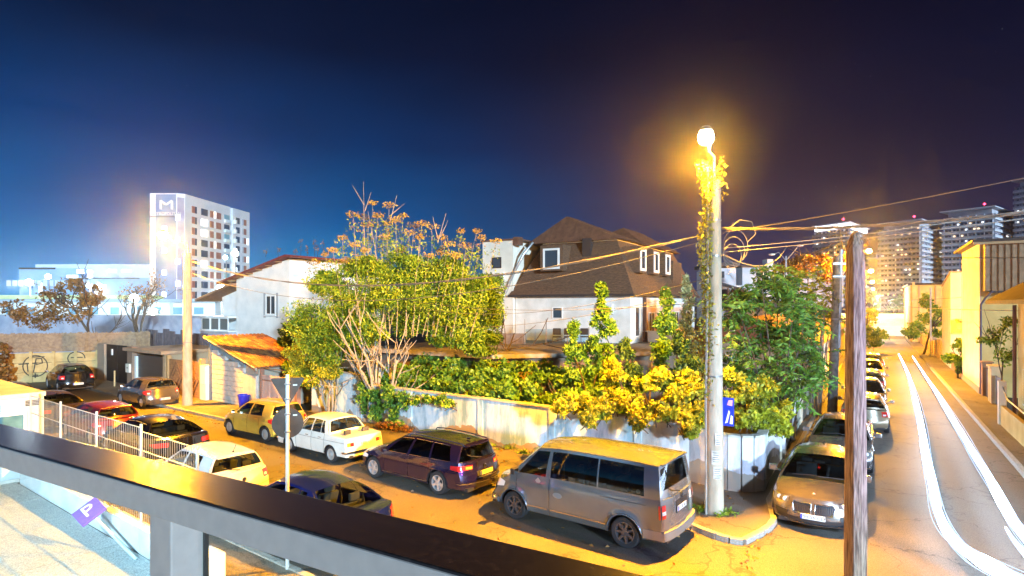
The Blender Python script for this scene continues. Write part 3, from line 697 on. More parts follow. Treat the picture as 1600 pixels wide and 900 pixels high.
def big_saloon(loc, rotz, front=True, paint=None, label='', plate='PH 56 CLF', kidneys=True, det=True):
    p = paint
    S = dict(L=4.94, W=1.87, H=1.47, wr=.345, xf=1.60, wb=2.975, bf=.46, br=.28, sill=.22, tf=.11, tr=.08, crease=.74, pw=2.5,
             belt=[(-2.45, .98), (-2.0, 1.02), (-1.4, 1.0), (.9, .96), (1.3, .93), (2.0, .80), (2.2, .70)], hcrown=.075,
             fx=[(.2, -.02), (.35, 0), (.5, -.02), (.72, -.10), (1, -.25)], rx=[(.2, -.05), (.45, 0), (.7, -.04), (1.0, -.06)],
             doors=[-.95, -.02, 1.0], cowl=1.18, deck=-1.75, rf=.32, rr=-1.10, yr=.60, yrt=[(-1.2, .55), (.3, .60)], rcrown=.05,
             roof=[(-1.1, 1.35), (-.5, 1.41), (-.1, 1.42), (.35, 1.37)], rwb=.05, rwrows=(0, 8), rwedge=1, wb_r=.10,
             cells=[('P', (1.18, .32), (.96, .28)), ('W', (.96, .28), (.04, -.10)), ('P', (.04, -.10), (-.06, -.18)), ('W', (-.06, -.18), (-.75, -.62)), ('P', (-.75, -.62), (-.80, -.66)), ('W', (-.80, -.66), (-1.3, -.92)), ('P', (-1.3, -.92), (-1.75, -1.10))],
             wheel='ten', wmat=ALLOY, tw=.24, trim=True, glass=CGLASS, sglass=DGLASS, seath=.6)
    K = car(S, p, label, loc, rotz); r = K['root']
    for s in (1, -1):
        K['wrap']('headlight', pm('headlamp_smoke', (.10, .10, .11), rough=.08, coat=1), False, .60, .36, .59, .74, s, taper_q=.35, taper_x=.6)
        for k in (.70, .86):
            l = MB(); c = K['Fr'](k*s, .68, .012); l.lathe([(.055, -.01), (.055, .012), (.035, .016), (.001, .01)], 16, 'x', tuple(c)); l.build('headlight_lens', CLRL, r, smooth=40)
        K['wrap']('headlight_rim', CHROME, False, .60, .36, .735, .75, s, taper_q=0, taper_x=.6, o=.013)
        K['wrap']('tail_light', REDL, True, .6, .3, .76, .9, s, taper_q=.0, taper_x=.5)
        K['mirror'](.86, 1.02, p, s, .19)
        K['face']('air_intake', BLK, K['Fr'], .62*s, .93*s, .36, .46, o=.006)
        m = MB(); m.tube([K['Fr'](q*s, .47, .012) for q in K['lin'](.60, .95, 5)], .010, 4); m.build('intake_trim', CHROME, r)
        if kidneys:   # radiator grille with vertical bars
            g = K['face']('grille', BLK, K['Fr'], .05*s, .47*s, .48, .70, o=.01, nq=6)
            fr = MB(); q0, q1 = .05*s, .47*s
            path = [K['Fr'](q, .70, .022) for q in K['lin'](q0, q1, 5)]+[K['Fr'](q1*1.06, .63, .022), K['Fr'](q1*.96, .50, .022)]+[K['Fr'](q, .475, .022) for q in K['lin'](q1*.95, q0, 5)]+[K['Fr'](q0, .6, .022), K['Fr'](q0, .70, .022)]
            fr.tube(path, .014, 6); fr.build('grille_frame', CHROME, r, smooth=60)
            for k in range(9):
                q = q0+(q1-q0)*(k+1)/10; b = MB(); b.tube([K['Fr'](q, .49, .018), K['Fr'](q, .69, .018)], .006, 4); b.build('grille_bar', CHROME, r)
    if not kidneys:
        K['face']('grille', BLK, K['Fr'], -.5, .5, .54, .68, o=.01)
        for k in range(3):
            b = MB(); b.tube([K['Fr'](q, .57+k*.04, .018) for q in K['lin'](-.48, .48, 6)], .008, 4); b.build('grille_bar', CHROME, r)
    K['face']('lower_intake', BLK, K['Fr'], -.9, .9, .27, .36, o=.006, nq=10)
    m = MB(); m.tube([K['Fr'](q, .25, .014) for q in K['lin'](-.95, .95, 12)], .016, 5); m.build('splitter_trim', CHROME, r)
    K['plate'](False, plate, .41, yoff=.0); K['wiper'](False)
    c = K['hf'][1][6]; emblem(K, False, .74, .045, [CHROME, PBLUE, PLATE], kind='quarters', tilt=60, x=c+Vector((-.03, 0, .006)))
    v = K['roof'][-1][6]; a = MB(); a.prism([v+Vector((.12, -.02, 0)), v+Vector((-.05, -.02, -.005)), v+Vector((-.05, -.02, .06))], (0, .04, 0)); a.build('aerial', p, r)
    # rear-view mirror and a red charm hanging from it
    m = MB(); m.box(.50, -.12, 1.22, .53, .12, 1.28); m.build('cabin_mirror', BLK, r, bevel=.01)
    if kidneys:
        m = MB(); m.tube([(.53, -.01, 1.22), (.53, -.01, 1.14)], .004, 4); m.lathe([(.001, 1.06), (.04, 1.09), (.04, 1.12), (.001, 1.15)], 10, 'z', (.53, -.01, 0)); m.build('hanging_charm', REDL, r)
    return K
# ================================================================== GROUND
def ground_mat(name, base, dark, patch, rough=.82, bump=.5, crack=True, wet=0):
    m = bpy.data.materials.new(name); m.use_nodes = True; n = m.node_tree.nodes; l = m.node_tree.links
    p = n['Principled BSDF']; t = n.new('ShaderNodeTexCoord')
    n1 = n.new('ShaderNodeTexNoise'); n1.inputs['Scale'].default_value = .35; n1.inputs['Detail'].default_value = 6
    n2 = n.new('ShaderNodeTexNoise'); n2.inputs['Scale'].default_value = 45; n2.inputs['Detail'].default_value = 4
    for q in (n1, n2): l.new(t.outputs['Object'], q.inputs['Vector'])
    r1 = n.new('ShaderNodeValToRGB'); e = r1.color_ramp.elements; e[0].position = .35; e[0].color = (*dark, 1); e[1].position = .65; e[1].color = (*base, 1)
    l.new(n1.outputs[0], r1.inputs[0])
    r2 = n.new('ShaderNodeValToRGB'); e = r2.color_ramp.elements; e[0].position = .35; e[0].color = (.55, .55, .55, 1); e[1].position = .68; e[1].color = (1.3, 1.3, 1.3, 1)
    l.new(n2.outputs[0], r2.inputs[0])
    mx = n.new('ShaderNodeMix'); mx.data_type = 'RGBA'; mx.blend_type = 'MULTIPLY'; mx.inputs['Factor'].default_value = 1
    l.new(r1.outputs[0], mx.inputs['A']); l.new(r2.outputs[0], mx.inputs['B']); out = mx.outputs['Result']
    if crack:
        v = n.new('ShaderNodeTexVoronoi'); v.feature = 'DISTANCE_TO_EDGE'; v.inputs['Scale'].default_value = .38
        nw = n.new('ShaderNodeTexNoise'); nw.inputs['Scale'].default_value = 1.6; nw.inputs['Detail'].default_value = 5; l.new(t.outputs['Object'], nw.inputs['Vector'])
        va = n.new('ShaderNodeVectorMath'); va.operation = 'MULTIPLY_ADD'; l.new(nw.outputs['Color'], va.inputs[0]); va.inputs[1].default_value = (1.6, 1.6, 0); l.new(t.outputs['Object'], va.inputs[2])
        l.new(va.outputs[0], v.inputs['Vector'])
        r3 = n.new('ShaderNodeValToRGB'); e = r3.color_ramp.elements; e[0].position = .003; e[0].color = (.35, .35, .35, 1); e[1].position = .012; e[1].color = (1, 1, 1, 1)
        l.new(v.outputs['Distance'], r3.inputs[0]); m2 = n.new('ShaderNodeMix'); m2.data_type = 'RGBA'; m2.blend_type = 'MULTIPLY'; m2.inputs['Factor'].default_value = .8
        l.new(out, m2.inputs['A']); l.new(r3.outputs[0], m2.inputs['B']); out = m2.outputs['Result']
    l.new(out, p.inputs['Base Color']); p.inputs['Roughness'].default_value = rough
    if wet:
        mr_ = n.new('ShaderNodeMapRange'); l.new(n1.outputs[0], mr_.inputs[0]); mr_.inputs[1].default_value = .4; mr_.inputs[2].default_value = .65
        mr_.inputs[3].default_value = rough-wet; mr_.inputs[4].default_value = rough; l.new(mr_.outputs[0], p.inputs['Roughness'])
    b = n.new('ShaderNodeBump'); b.inputs['Strength'].default_value = bump; b.inputs['Distance'].default_value = .012
    l.new(n2.outputs[0], b.inputs['Height']); l.new(b.outputs[0], p.inputs['Normal']); MATS[name] = m; return m
ASPH = ground_mat('asphalt', (.145, .125, .10), (.088, .076, .062), None, .8, .7, wet=.15)
ASPH2 = ground_mat('asphalt_patch', (.155, .14, .115), (.10, .09, .075), None, .85, .6)
SOIL = ground_mat('soil', (.07, .055, .03), (.035, .03, .02), None, .95, 1, crack=False)
WALK = ground_mat('pavement_surface', (.20, .17, .13), (.12, .10, .08), None, .85, .7)
CONC = ground_mat('concrete_slab', (.40, .47, .48), (.30, .37, .38), None, .8, .3, crack=False)
KERBM = pm('kerb_stone', (.30, .27, .22), (.42, .40, .36), 6, .85, bump=.5)
def sheet(name, pts, z, mat, sub=None):
    m = MB(); m.poly([(p[0], p[1], z) for p in pts]); return struct(m.build(name, mat))
sheet('ground', [(-700, -60), (700, -60), (700, 900), (-700, 900)], -.012, SOIL)
rd = MB()
B_road = [Bf(-5, 0), Bf(46, 0), Bf(46, 7.1), Bf(-5, 7.1)]; 
sheet('road', [Bf(50, -.4), Bf(50, 7.1), Bf(-2, 7.3), Af(-6, -12), Af(4.3, -12), Af(4.0, 108), Af(-2.4, 108), Af(-2.4, 18), Bf(3.5, -.4)], -.004, ASPH)
# repair patches in the road
for i, (t0, q0, a, b, f) in enumerate([(-1.4, 3.0, 3.2, 1.8, 'B'), (8, 2.9, 4, 1.1, 'B'), (2.0, 36, 1.0, 9, 'A'), (20, 2.2, 5, 1.4, 'B')]):
    F_ = Bf if f == 'B' else Af; m = MB(); m.poly([(*F_(t0+dx, q0+dy)[:2], 0.0) for dx, dy in ((0, 0), (a, .1), (a+.1, b), (.05, b-.15))]); struct(m.build('road_patch', ASPH2))
def pavement(name, pts, h=.11, mat=None):
    m = MB(); m.prism([(p[0], p[1], -.01) for p in pts], (0, 0, h+.01)); return struct(m.build(name, mat or WALK))
# corner pavement: behind kerb line B, round the corner pole, then beside street A
corner = [Bf(-.3, .0), Bf(-.6, .08), Bf(-.9, .22), Bf(-1.2, .34), Bf(-1.5, .38), Bf(-1.78, .30)]+[gp(1190, 829, .1), gp(1202, 821, .1), gp(1209, 811, .1)]
corner = [Vector((p[0], p[1], 0)) for p in corner]
kerbline = [Bf(t, 0) for t in (46, 30, 20, 10, 4, 2, .3)]+corner+[Af(-2.42, 17.2), Af(-2.42, 30), Af(-2.42, 60), Af(-2.42, 108)]
wl = [Af(-2.9, 108), Af(-2.9, 19.5), Bf(-.6, -3.5), Bf(46, -3.5)]
pavement('pavement', kerbline+wl, .11)
def kerb(name, pts, ln=.75, w=.14, h=.125, lim=140):
    root = bpy.data.objects.new(name, None); COL.objects.link(root); struct(root)
    ms = MB(); ms.box(-.5, -.5, 0, .5, .5, 1); mesh = ms.mesh('kerbstone', KERBM, None, bevel=.03)
    d = 0; n = 0; rs = random.Random(3)
    for a, b in zip(pts, pts[1:]):
        a = Vector((a[0], a[1], 0)); b = Vector((b[0], b[1], 0)); L_ = (b-a).length; k = max(1, round(L_/ln)); dr = (b-a)/k
        for i in range(k):
            c = a+dr*(i+.5); o = link('kerbstone', mesh, root, (c.x, c.y, -.02), (0, 0, math.atan2(dr.y, dr.x)+rs.uniform(-.01, .01)))
            o.scale = (dr.length-.02, w, h+.02+rs.uniform(-.008, .008)); n += 1
            if n >= lim: return root
    return root
kerb('kerb', kerbline[2:14][::1] if False else [Bf(t, 0) for t in (33, 20, 10, .3)]+corner+[Af(-2.42, 17.2), Af(-2.42, 60)])
# right-hand pavement of street A, with parking apron
pavement('pavement', [Af(4.0, 17), Af(4.0, 108), Af(6.2, 108), Af(6.2, 17)], .12)
kerb('kerb', [Af(4.0, 17), Af(4.0, 60)], 1.0, .16, .15)
pavement('pavement', [Af(3.7, -2), Af(4.6, 14.6), Af(9, 14.6), Af(9, -2)], .08)
# near-side pavement strip of street B and the bright concrete lot
pavement('pavement', [Bf(-1.2, 7.2), Bf(42, 7.2), Bf(42, 8.5), Bf(-1.2, 8.5)], .10)
kerb('kerb', [Bf(-1.2, 7.13), Bf(25, 7.13)])
lot = bpy.data.objects.new('parking_lot', None); COL.objects.link(lot); struct(lot)
rs = random.Random(5)
for i in range(9):
    for j in range(4):
        m = MB(); t0, q0 = 1.5+i*2.6, 8.58+j*2.7; g = .012; h = .03+rs.uniform(-.004, .004)
        m.prism([Bf(t0+g, q0+g, -.01), Bf(t0+2.6-g, q0+g, -.01), Bf(t0+2.6-g, q0+2.7-g, -.01), Bf(t0+g, q0+2.7-g, -.01)][::1], (0, 0, h+.01)); m.build('concrete_slab', CONC, lot)
pavement('pavement', [Bf(-6, 8.5), Bf(1.5, 8.5), Bf(1.5, 14), Bf(-6, 14)], .06, WALK)
# manhole near the corner
mh = MB(); mh.lathe([(.32, 0), (.32, .006), (.27, .008), (.26, .003), (.001, .003)], 24); o = mh.build('manhole_cover', pm('cast_iron', (.05, .045, .04), (.09, .08, .07), 12, .6, bump=.4)); o.location = gp(1170, 846); tag(o, 'round iron manhole cover in the road in front of the corner kerb', 'manhole')
# ================================================================== POLES AND LAMPS
POLEM = pm('concrete_pole', (.34, .28, .20), (.50, .42, .31), 5, .85, bump=.4, stretch=(1, 1, .3))
POLEM2 = pm('steel_grey', (.32, .33, .34), (.42, .43, .44), 4, .5, metal=.3)
LAMPG = emis('sodium_lamp_glow', (1.0, .74, .30), 700)
LAMPF = emis('sodium_lamp_far', (1.0, .66, .18), 300)
COOLG = emis('cool_lamp_glow', (.72, .95, 1.0), 24)
METAL = pm('lamp_housing', (.25, .25, .25), rough=.4, metal=.5)
def street_lamp(label, base, h, r0, r1, headpos, power, glow, color, bands=True, group=None, hs=1.0, name='street_lamp', light='SPOT', mat=POLEM, sang=164, aim=None):
    root = thing(name, label, 'street lamp', base, 0, group)
    m = MB(); m.tube([(0, 0, -.1), (0, 0, h*.5), (0, 0, h)], [r0, (r0+r1)/2, r1], 18); m.build('pole', mat, root, smooth=50)
    hp = Vector(headpos)-Vector(base); a = MB(); d = Vector((hp.x, hp.y, 0)); dn = d.normalized() if d.length > .02 else Vector((-1, 0, 0))
    a.tube([(0, 0, h-.9), (0, 0, h+.05), Vector((0, 0, (h+hp.z)/2+.1)), hp*.6+Vector((0, 0, h*.4+.1)), hp+Vector((0, 0, .10))-dn*.15*hs], .035, 8)
    a.build('arm', POLEM2, root, smooth=60)
    if bands:
        for z in (h-.25, h-1.0, h-1.9, h*.42):
            b = MB(); rr_2 = r0+(r1-r0)*z/h+.006; b.lathe([(rr_2-.01, z-.02), (rr_2+.008, z-.02), (rr_2+.008, z+.02), (rr_2-.01, z+.02)], 18); b.build('clamp_band', METAL, root)
    hd = MB(); hd.lathe([(.001, .26*hs), (.06*hs, .25*hs), (.11*hs, .19*hs), (.12*hs, .15*hs), (.001, .15*hs)], 20, 'z'); o = hd.build('lamp_head', METAL, root, smooth=50, loc=hp); o.scale = (1.1, 1.1, 1)
    gl = MB(); gl.lathe([(.001, .165*hs), (.10*hs, .15*hs), (.125*hs, .09*hs), (.135*hs, .02*hs), (.12*hs, -.05*hs), (.07*hs, -.10*hs), (.001, -.12*hs)], 20, 'z'); g = gl.build('lamp_glass', glow, o, smooth=60)
    if power:
        lp = lamp(light, Vector(base)+hp+Vector((0, 0, -.24*hs)), power, color, .12, aim=(Vector(aim) if aim else Vector(base)+hp+Vector((0, 0, -5))), angle=sang, blend=.6); 
    if power: lamp('POINT', Vector(base)+hp+Vector((0, 0, -.24*hs)), power*(.07 if power > 30500 else (.03 if power > 18000 else 1.0)), color, .1)
    return root
PB = gp(1116, 808); PH = Vector(((1103-CX)/FPX*14.7, 14.7, EYE+(HOR-217)/FPX*14.7))
main = street_lamp('vine-covered concrete lamp post at the street corner behind the grey van', PB, 8.45, .235, .15, PH, 48000, LAMPG, SODIUM, hs=1.25, light='SPOT', sang=160, aim=Bf(7.0, 3.4))
# posters and sign on the main pole
pap = pm('paper_notice', (.62, .60, .54), (.42, .40, .34), 9, .9)
def wrap_sheet(mb, r, a0, a1, z0, z1, n=6):
    for i in range(n):
        A0, A1 = R(a0+(a1-a0)*i/n), R(a0+(a1-a0)*(i+1)/n)
        mb.quad((r*math.cos(A0), r*math.sin(A0), z0), (r*math.cos(A1), r*math.sin(A1), z0), (r*math.cos(A1), r*math.sin(A1), z1), (r*math.cos(A0), r*math.sin(A0), z1))
for a0, a1, z0, z1, k in ((-125, -70, 1.38, 1.72, 0), (-115, -60, 1.02, 1.32, 0), (-105, -62, 1.85, 2.15, 0)):
    m = MB(); wrap_sheet(m, .236, a0, a1, z0, z1); m.build('paper_notice', pap, main, smooth=60)
    ln = MB()
    for q in range(5): wrap_sheet(ln, .2375, a0+8, a1-6-(q % 3)*6, z1-.06-q*.055, z1-.045-q*.055, 4)
    stuff(ln.build('printed_lines', pm('faint_ink', (.12, .11, .1)), main))
sg = thing('street_sign', 'blue sign plate strapped to the side of the vine-covered lamp post', 'sign', PB+Vector((.25, -.12, 0)), R(-28))
m = MB(); m.box(-.16, -.012, 2.32, .19, .0, 3.02); bp = m.build('sign_plate', pm('sign_blue', (.01, .04, .62), rough=.35), sg, bevel=.004)
m = MB(); m.prism([(-.02, -.014, 2.38), (.04, -.014, 2.40), (.10, -.014, 2.66), (.07, -.014, 2.72)], (0, -.004, 0)); m.prism([(.09, -.014, 2.38), (.16, -.014, 2.37), (.17, -.014, 2.56), (.12, -.014, 2.60)], (0, -.004, 0)); m.build('sign_symbol', PLATE, bp)
m = MB(); m.prism([(.03, -.014, 2.84), (.15, -.014, 2.82), (.16, -.014, 2.97), (.06, -.014, 2.96)], (0, -.004, 0)); m.build('sign_symbol', pm('sign_pink', (.75, .35, .45)), bp)
for z in (2.45, 2.9):
    m = MB(); m.box(-.3, 0, z, .15, .015, z+.03); m.build('bracket', METAL, sg)
# left street lamp
LB = gp(293, 636); LH = Vector(((262-CX)/FPX*31, 30.6, EYE+(HOR-369)/FPX*30.6))
street_lamp('tall concrete lamp post on the far pavement before the wooden gates', LB, 8.0, .25, .17, LH, 24000, LAMPG, SODIUM, hs=1.35, light='SPOT', sang=160, aim=Bf(20, 3.5))
# lamps down street A
for i, (x, y, z, lab) in enumerate([(1358, 393, 44, 'first lit street lamp down the right-hand street past the wooden pole'), (1361, 424, 70, 'second lit street lamp down the right-hand street'), (1363, 441, 104, 'third lit street lamp down the right-hand street'), (1364, 452, 150, 'farthest lit street lamp at the end of the right-hand street')]):
    hp = dp(x, y, z); u = .854*hp.x-.52*hp.y; s_ = .52*hp.x+.854*hp.y; b = Af(min(-2.6, u-1.6), s_-.4)
    street_lamp(lab, b, hp.z-.5, .2, .13, hp, 15000 if i < 3 else 9000, LAMPF, SODIUM, group='lamps down the right-hand street', hs=1.05+i*.28, bands=False, light='SPOT', sang=172)
# concrete pole with metal conduit, no lamp
b = gp(1300, 652); t_ = dp(1309, 400, b.y)
pr = thing('utility_pole', 'leaning grey pole with strapped conduit between the trees and the wooden post', 'pole', b)
m = MB(); m.tube([(0, 0, 0), t_-b], [.22, .17], 14); m.build('pole', pm('tarred_pole', (.10, .09, .08), (.2, .18, .15), 5, .9, bump=.4), pr, smooth=50)
m = MB(); m.tube([Vector((.25, -.1, 3.3)), (t_-b)+Vector((.1, -.1, .3))], .09, 8); m.build('conduit', POLEM2, pr, smooth=50)
for z in (7.2, 6.6, 4.6):
    m = MB(); m.box(-.1, -.28, z, .5, -.1, z+.08); o = m.build('clamp', METAL, pr)
m = MB(); m.tube([(-.9, -.2, -.0), (-.8, -.2, 3.0)], .05, 6); o = m.build('stay', pm('stay_wood', (.12, .08, .04)), pr)
# foreground wooden pole
WOOD = pm('weathered_wood', (.13, .085, .06), (.48, .36, .26), 5, .8, bump=.9, stretch=(9, 9, .7), contrast=(.36, .64), bscale=7)
WZ = 8.6; wx = (1337-CX)/FPX*WZ
wp = thing('wooden_pole', 'weathered split wooden utility pole standing closest at the right beside the silver car', 'pole', (wx, WZ, 0), R(14))
m = MB(); 
prof = [(1.0, -.35), (1.02, .3), (.62, .88), (-.15, 1.0), (-.8, .7), (-1.0, 0), (-.85, -.6), (-.2, -.98), (.55, -.92)]
rs = random.Random(8); zs = [0, 1.2, 2.4, 3.4, 4.2, 4.9, 5.4, 5.9, 6.18, 6.38]; vs = []; fs = []; n = len(prof)
for k, z in enumerate(zs):
    r_ = .150-.006*z*.9 if z < 6 else (.105 if z < 6.3 else .045)
    for (x, y) in prof: vs.append((x*r_*(1+rs.uniform(-.04, .04))-(0 if z < 6.1 else .02), y*r_*(1+rs.uniform(-.04, .04)), z+(0 if z < 6 else x*.03)))
for k in range(len(zs)-1):
    for i in range(n): fs.append((k*n+i, k*n+(i+1) % n, (k+1)*n+(i+1) % n, (k+1)*n+i))
fs.append(tuple((len(zs)-1)*n+i for i in range(n))); m.add(vs, fs); m.build('shaft', WOOD, wp, smooth=28)
m = MB(); m.tube([(.06, -.15, 6.0), (.16, -.2, 6.0), (.16, -.2, 6.08)], .012, 6); m.build('hook', METAL, wp)
# ---- overhead cables
def cable(label, a, b, sag, r=.015, mat=None, n=24, twist=0, extra=None, cat='cable', group=None):
    m = MB(); a, b = Vector(a), Vector(b); strands = twist or 1
    side = (b-a).cross(Vector((0, 0, 1))).normalized()
    for k in range(strands):
        pts = []
        for i in range(n+1):
            t = i/n; p = a.lerp(b, t)-Vector((0, 0, sag*4*t*(1-t)))
            if strands > 1:
                an = t*n*.9+k*2*math.pi/strands; p += (side*math.cos(an)+Vector((0, 0, 1))*math.sin(an))*r*1.3
            pts.append(p)
        m.tube(pts, r, 5)
    o = m.build('overhead_cable', mat or CBL, smooth=60); return tag(o, label, cat, group)
CBL = pm('cable_sheath', (.16, .15, .13), rough=.6); CBL2 = pm('cable_light', (.20, .18, .15), rough=.5)
PT = PB+Vector((0, 0, 7.0))
cable('thick bundled cable leaving the vine-covered post to the upper right', PB+Vector((.2, 0, 7.25)), dp(1640, 328, 9.5), .12, .015, CBL2, 40, 3)
cable('thin single cable rising highest to the right edge', PB+Vector((.2, 0, 7.15)), dp(1640, 270, 9.0), .05, .008, CBL2)
cable('cable running level under the thick bundle toward the right', PB+Vector((.2, 0, 6.75)), dp(1640, 322, 13), .1, .011, CBL2)
cable('lowest of the level cables right of the vine-covered post', PB+Vector((.2, 0, 6.65)), dp(1640, 336, 12), .05, .010, CBL2)
cable('twin cable from the vine-covered post over the dark mansard roof to the left', PB+Vector((-.2, 0, 7.1)), dp(296, 407, 31), 1.3, .017, CBL2, 40, 2)
cable('second thinner cable over the mansard roof to the left', PB+Vector((-.2, 0, 6.95)), dp(296, 425, 31), 1.5, .012, CBL2, 40)
cable('cable drooping from the vine-covered post down to the far twin-arm lamp', PB+Vector((.2, 0, 6.6)), dp(1228, 386, 40), .7, .03, CBL)
cable('cable looping from the twin-arm lamp across to the grey pole', dp(1230, 386, 40), dp(1312, 372, 30), .6, .03, CBL2)
cable('cable spanning in front of the far towers to the corrugated house', dp(1356, 395, 44), dp(1640, 402, 22), .15, .022, CBL)
cable('thin cable low across the pale walls on the right', dp(1400, 478, 60), dp(1640, 486, 24), .1, .02, CBL)
cable('thin cable across the street mouth beside the orange-lit tree', dp(1356, 470, 60), dp(1540, 462, 40), .1, .02, CBL)
for k, (y0, y1, sgk) in enumerate([(470, 505, .5), (492, 470, .3), (455, 478, .6)]):
    cable(['sagging cable across the white walls of the mansard house', 'straight thin cable crossing the mansard house wall', 'upper thin cable crossing the mansard house wall'][k], dp(1104, y0-20, 15), dp(640, y1, 26), sgk, .008, CBL)
# coil of spare cable on the main post
cl = MB()
for k in range(3):
    r_ = .30+.06*k; cx_, cz_ = .42+.05*k, 6.55+.12*(k % 3)
    cl.tube([(cx_+r_*.75*math.cos(a), -.1+.04*k, cz_+r_*math.sin(a)) for a in [2*math.pi*i/22 for i in range(23)]], .009, 5)
cl.tube([(.2, 0, 7.1), (.6, -.1, 7.45), (.9, -.1, 7.4), (1.0, -.1, 7.1), (.8, -.1, 6.9)], .010, 5)
o = cl.build('cable_coil', CBL2, smooth=60); o.location = PB; tag(o, 'loops of spare cable hanging on the right of the vine-covered post', 'cable coil')
# ================================================================== WALLS ROUND THE CORNER PLOT
def stain_mat(name, base, stain, plaster, lowz=.7):
    m = bpy.data.materials.new(name); m.use_nodes = True; n = m.node_tree.nodes; l = m.node_tree.links; p = n['Principled BSDF']; p.inputs['Roughness'].default_value = .9
    t = n.new('ShaderNodeTexCoord'); mp = n.new('ShaderNodeMapping'); mp.inputs['Scale'].default_value = (1.3, 1.3, .35); l.new(t.outputs['Object'], mp.inputs[0])
    a = n.new('ShaderNodeTexNoise'); a.inputs['Scale'].default_value = 2.2; a.inputs['Detail'].default_value = 8; a.inputs['Roughness'].default_value = .65; l.new(mp.outputs[0], a.inputs['Vector'])
    r = n.new('ShaderNodeValToRGB'); e = r.color_ramp.elements; e[0].position = .40; e[0].color = (*stain, 1); e[1].position = .56; e[1].color = (*base, 1); l.new(a.outputs[0], r.inputs[0])
    b = n.new('ShaderNodeTexNoise'); b.inputs['Scale'].default_value = .9; b.inputs['Detail'].default_value = 7; l.new(t.outputs['Object'], b.inputs['Vector'])
    s = n.new('ShaderNodeSeparateXYZ'); l.new(t.outputs['Object'], s.inputs[0])
    ma = n.new('ShaderNodeMath'); ma.operation = 'MULTIPLY_ADD'; l.new(b.outputs[0], ma.inputs[0]); ma.inputs[1].default_value = 1.8; ma.inputs[2].default_value = -1.15+lowz
    lt_ = n.new('ShaderNodeMath'); lt_.operation = 'LESS_THAN'; l.new(s.outputs['Z'], lt_.inputs[0]); l.new(ma.outputs[0], lt_.inputs[1])
    x = n.new('ShaderNodeMix'); x.data_type = 'RGBA'; l.new(lt_.outputs[0], x.inputs['Factor']); l.new(r.outputs[0], x.inputs['A']); x.inputs['B'].default_value = (*plaster, 1)
    l.new(x.outputs['Result'], p.inputs['Base Color'])
    bu = n.new('ShaderNodeBump'); bu.inputs['Strength'].default_value = .5; bu.inputs['Distance'].default_value = .02; l.new(a.outputs[0], bu.inputs['Height']); l.new(bu.outputs[0], p.inputs['Normal'])
    MATS[name] = m; return m
WALLB = stain_mat('blue_limewash', (.62, .74, .80), (.26, .44, .54), (.38, .31, .22))
WALLW = stain_mat('grey_limewash', (.68, .66, .66), (.48, .46, .46), (.42, .35, .27))
COPE = pm('wall_coping', (.40, .38, .33), (.55, .52, .46), 4, .9, bump=.4)
wb_ = thing('garden_wall', 'stained pale blue rendered wall behind the parked cars, ivy over its top', 'wall', Bf(0, -3.4), ROTB)
segs = [(.75, 2.4, 1.72), (2.4, 5.6, 1.74), (5.6, 8.8, 1.74), (8.8, 12.6, 1.74), (12.6, 15.8, 1.74), (15.8, 19.4, 2.15)]
for i, (a, b, h) in enumerate(segs):
    m = MB(); m.box(a+.0015, -.12, 0, b-.0015, .10, h); m.build('wall_panel', WALLB if i else WALLW, wb_, bevel=.01)
    m = MB(); m.box(a+.002, -.16, h, b-.002, .14, h+.07); m.build('coping', COPE, wb_, bevel=.015)
    if i: m = MB(); m.box(a-.13, .101, 0, a+.13, .135, h-.01); m.build('pilaster', WALLB, wb_, bevel=.015)
wa = thing('garden_wall', 'curved pale corner wall behind the lamp post, running back along the right-hand street', 'wall')
cpts = [Bf(.75, -3.4), Bf(.35, -3.26), Bf(-.05, -3.16), Bf(-.42, -3.13), Bf(-.75, -3.2), Bf(-1.0, -3.38), Bf(-1.18, -3.66), Af(-2.78, 19.0), Af(-2.78, 19.6)]
def wall_run(root, pts, h, mat, th=.2, cope=True, nm='wall_panel'):
    for a, b in zip(pts, pts[1:]):
        a = Vector((a[0], a[1], 0)); b = Vector((b[0], b[1], 0)); d = (b-a).normalized(); n_ = Vector((-d.y, d.x, 0))*th/2
        m = MB(); m.prism([a-n_, b-n_, b+n_, a+n_], (0, 0, h)); m.build(nm, mat, root)
        if cope: m = MB(); n2 = n_*1.35; m.prism([a-n2+Vector((0, 0, h)), b-n2+Vector((0, 0, h)), b+n2+Vector((0, 0, h)), a+n2+Vector((0, 0, h))], (0, 0, .06)); m.build('coping', COPE, root)
wall_run(wa, cpts, 1.62, WALLW)
wall_run(wa, [Af(-2.78, s) for s in (19.6, 22.3, 25.2)], 1.55, WALLW)
for s in (22.3, 25.2):
    m = MB(); m.prism([Af(-2.92, s-.16), Af(-2.60, s-.16), Af(-2.60, s+.16), Af(-2.92, s+.16)], (0, 0, 1.85)); m.build('pillar', WALLW, wa)
GATEG = pm('gate_green_grey', (.20, .22, .19), (.30, .31, .27), 4, .6)
g = thing('garden_gate', 'tall grey-green sheet gate in the wall of the right-hand street', 'gate', Af(-2.78, 25.4), ROTA)
for k in range(9):
    m = MB(); m.box(-.02, k*.33, .1, .02+.012*(k % 2), k*.33+.32, 1.8); m.build('board', GATEG, g, bevel=.005)
m = MB(); m.box(.03, 0, .4, .06, 2.97, .47); m.box(.03, 0, 1.5, .06, 2.97, 1.57); m.build('gate_rail', GATEG, g)
wc = thing('garden_wall', 'yellow-lit wall beyond the sheet gate along the right-hand street', 'wall')
YW = pm('ochre_render', (.52, .46, .36), (.62, .56, .44), 2, .9, bump=.2)
wall_run(wc, [Af(-2.85, s) for s in (28.5, 31.5, 34.5, 37.5)], 2.1, YW)
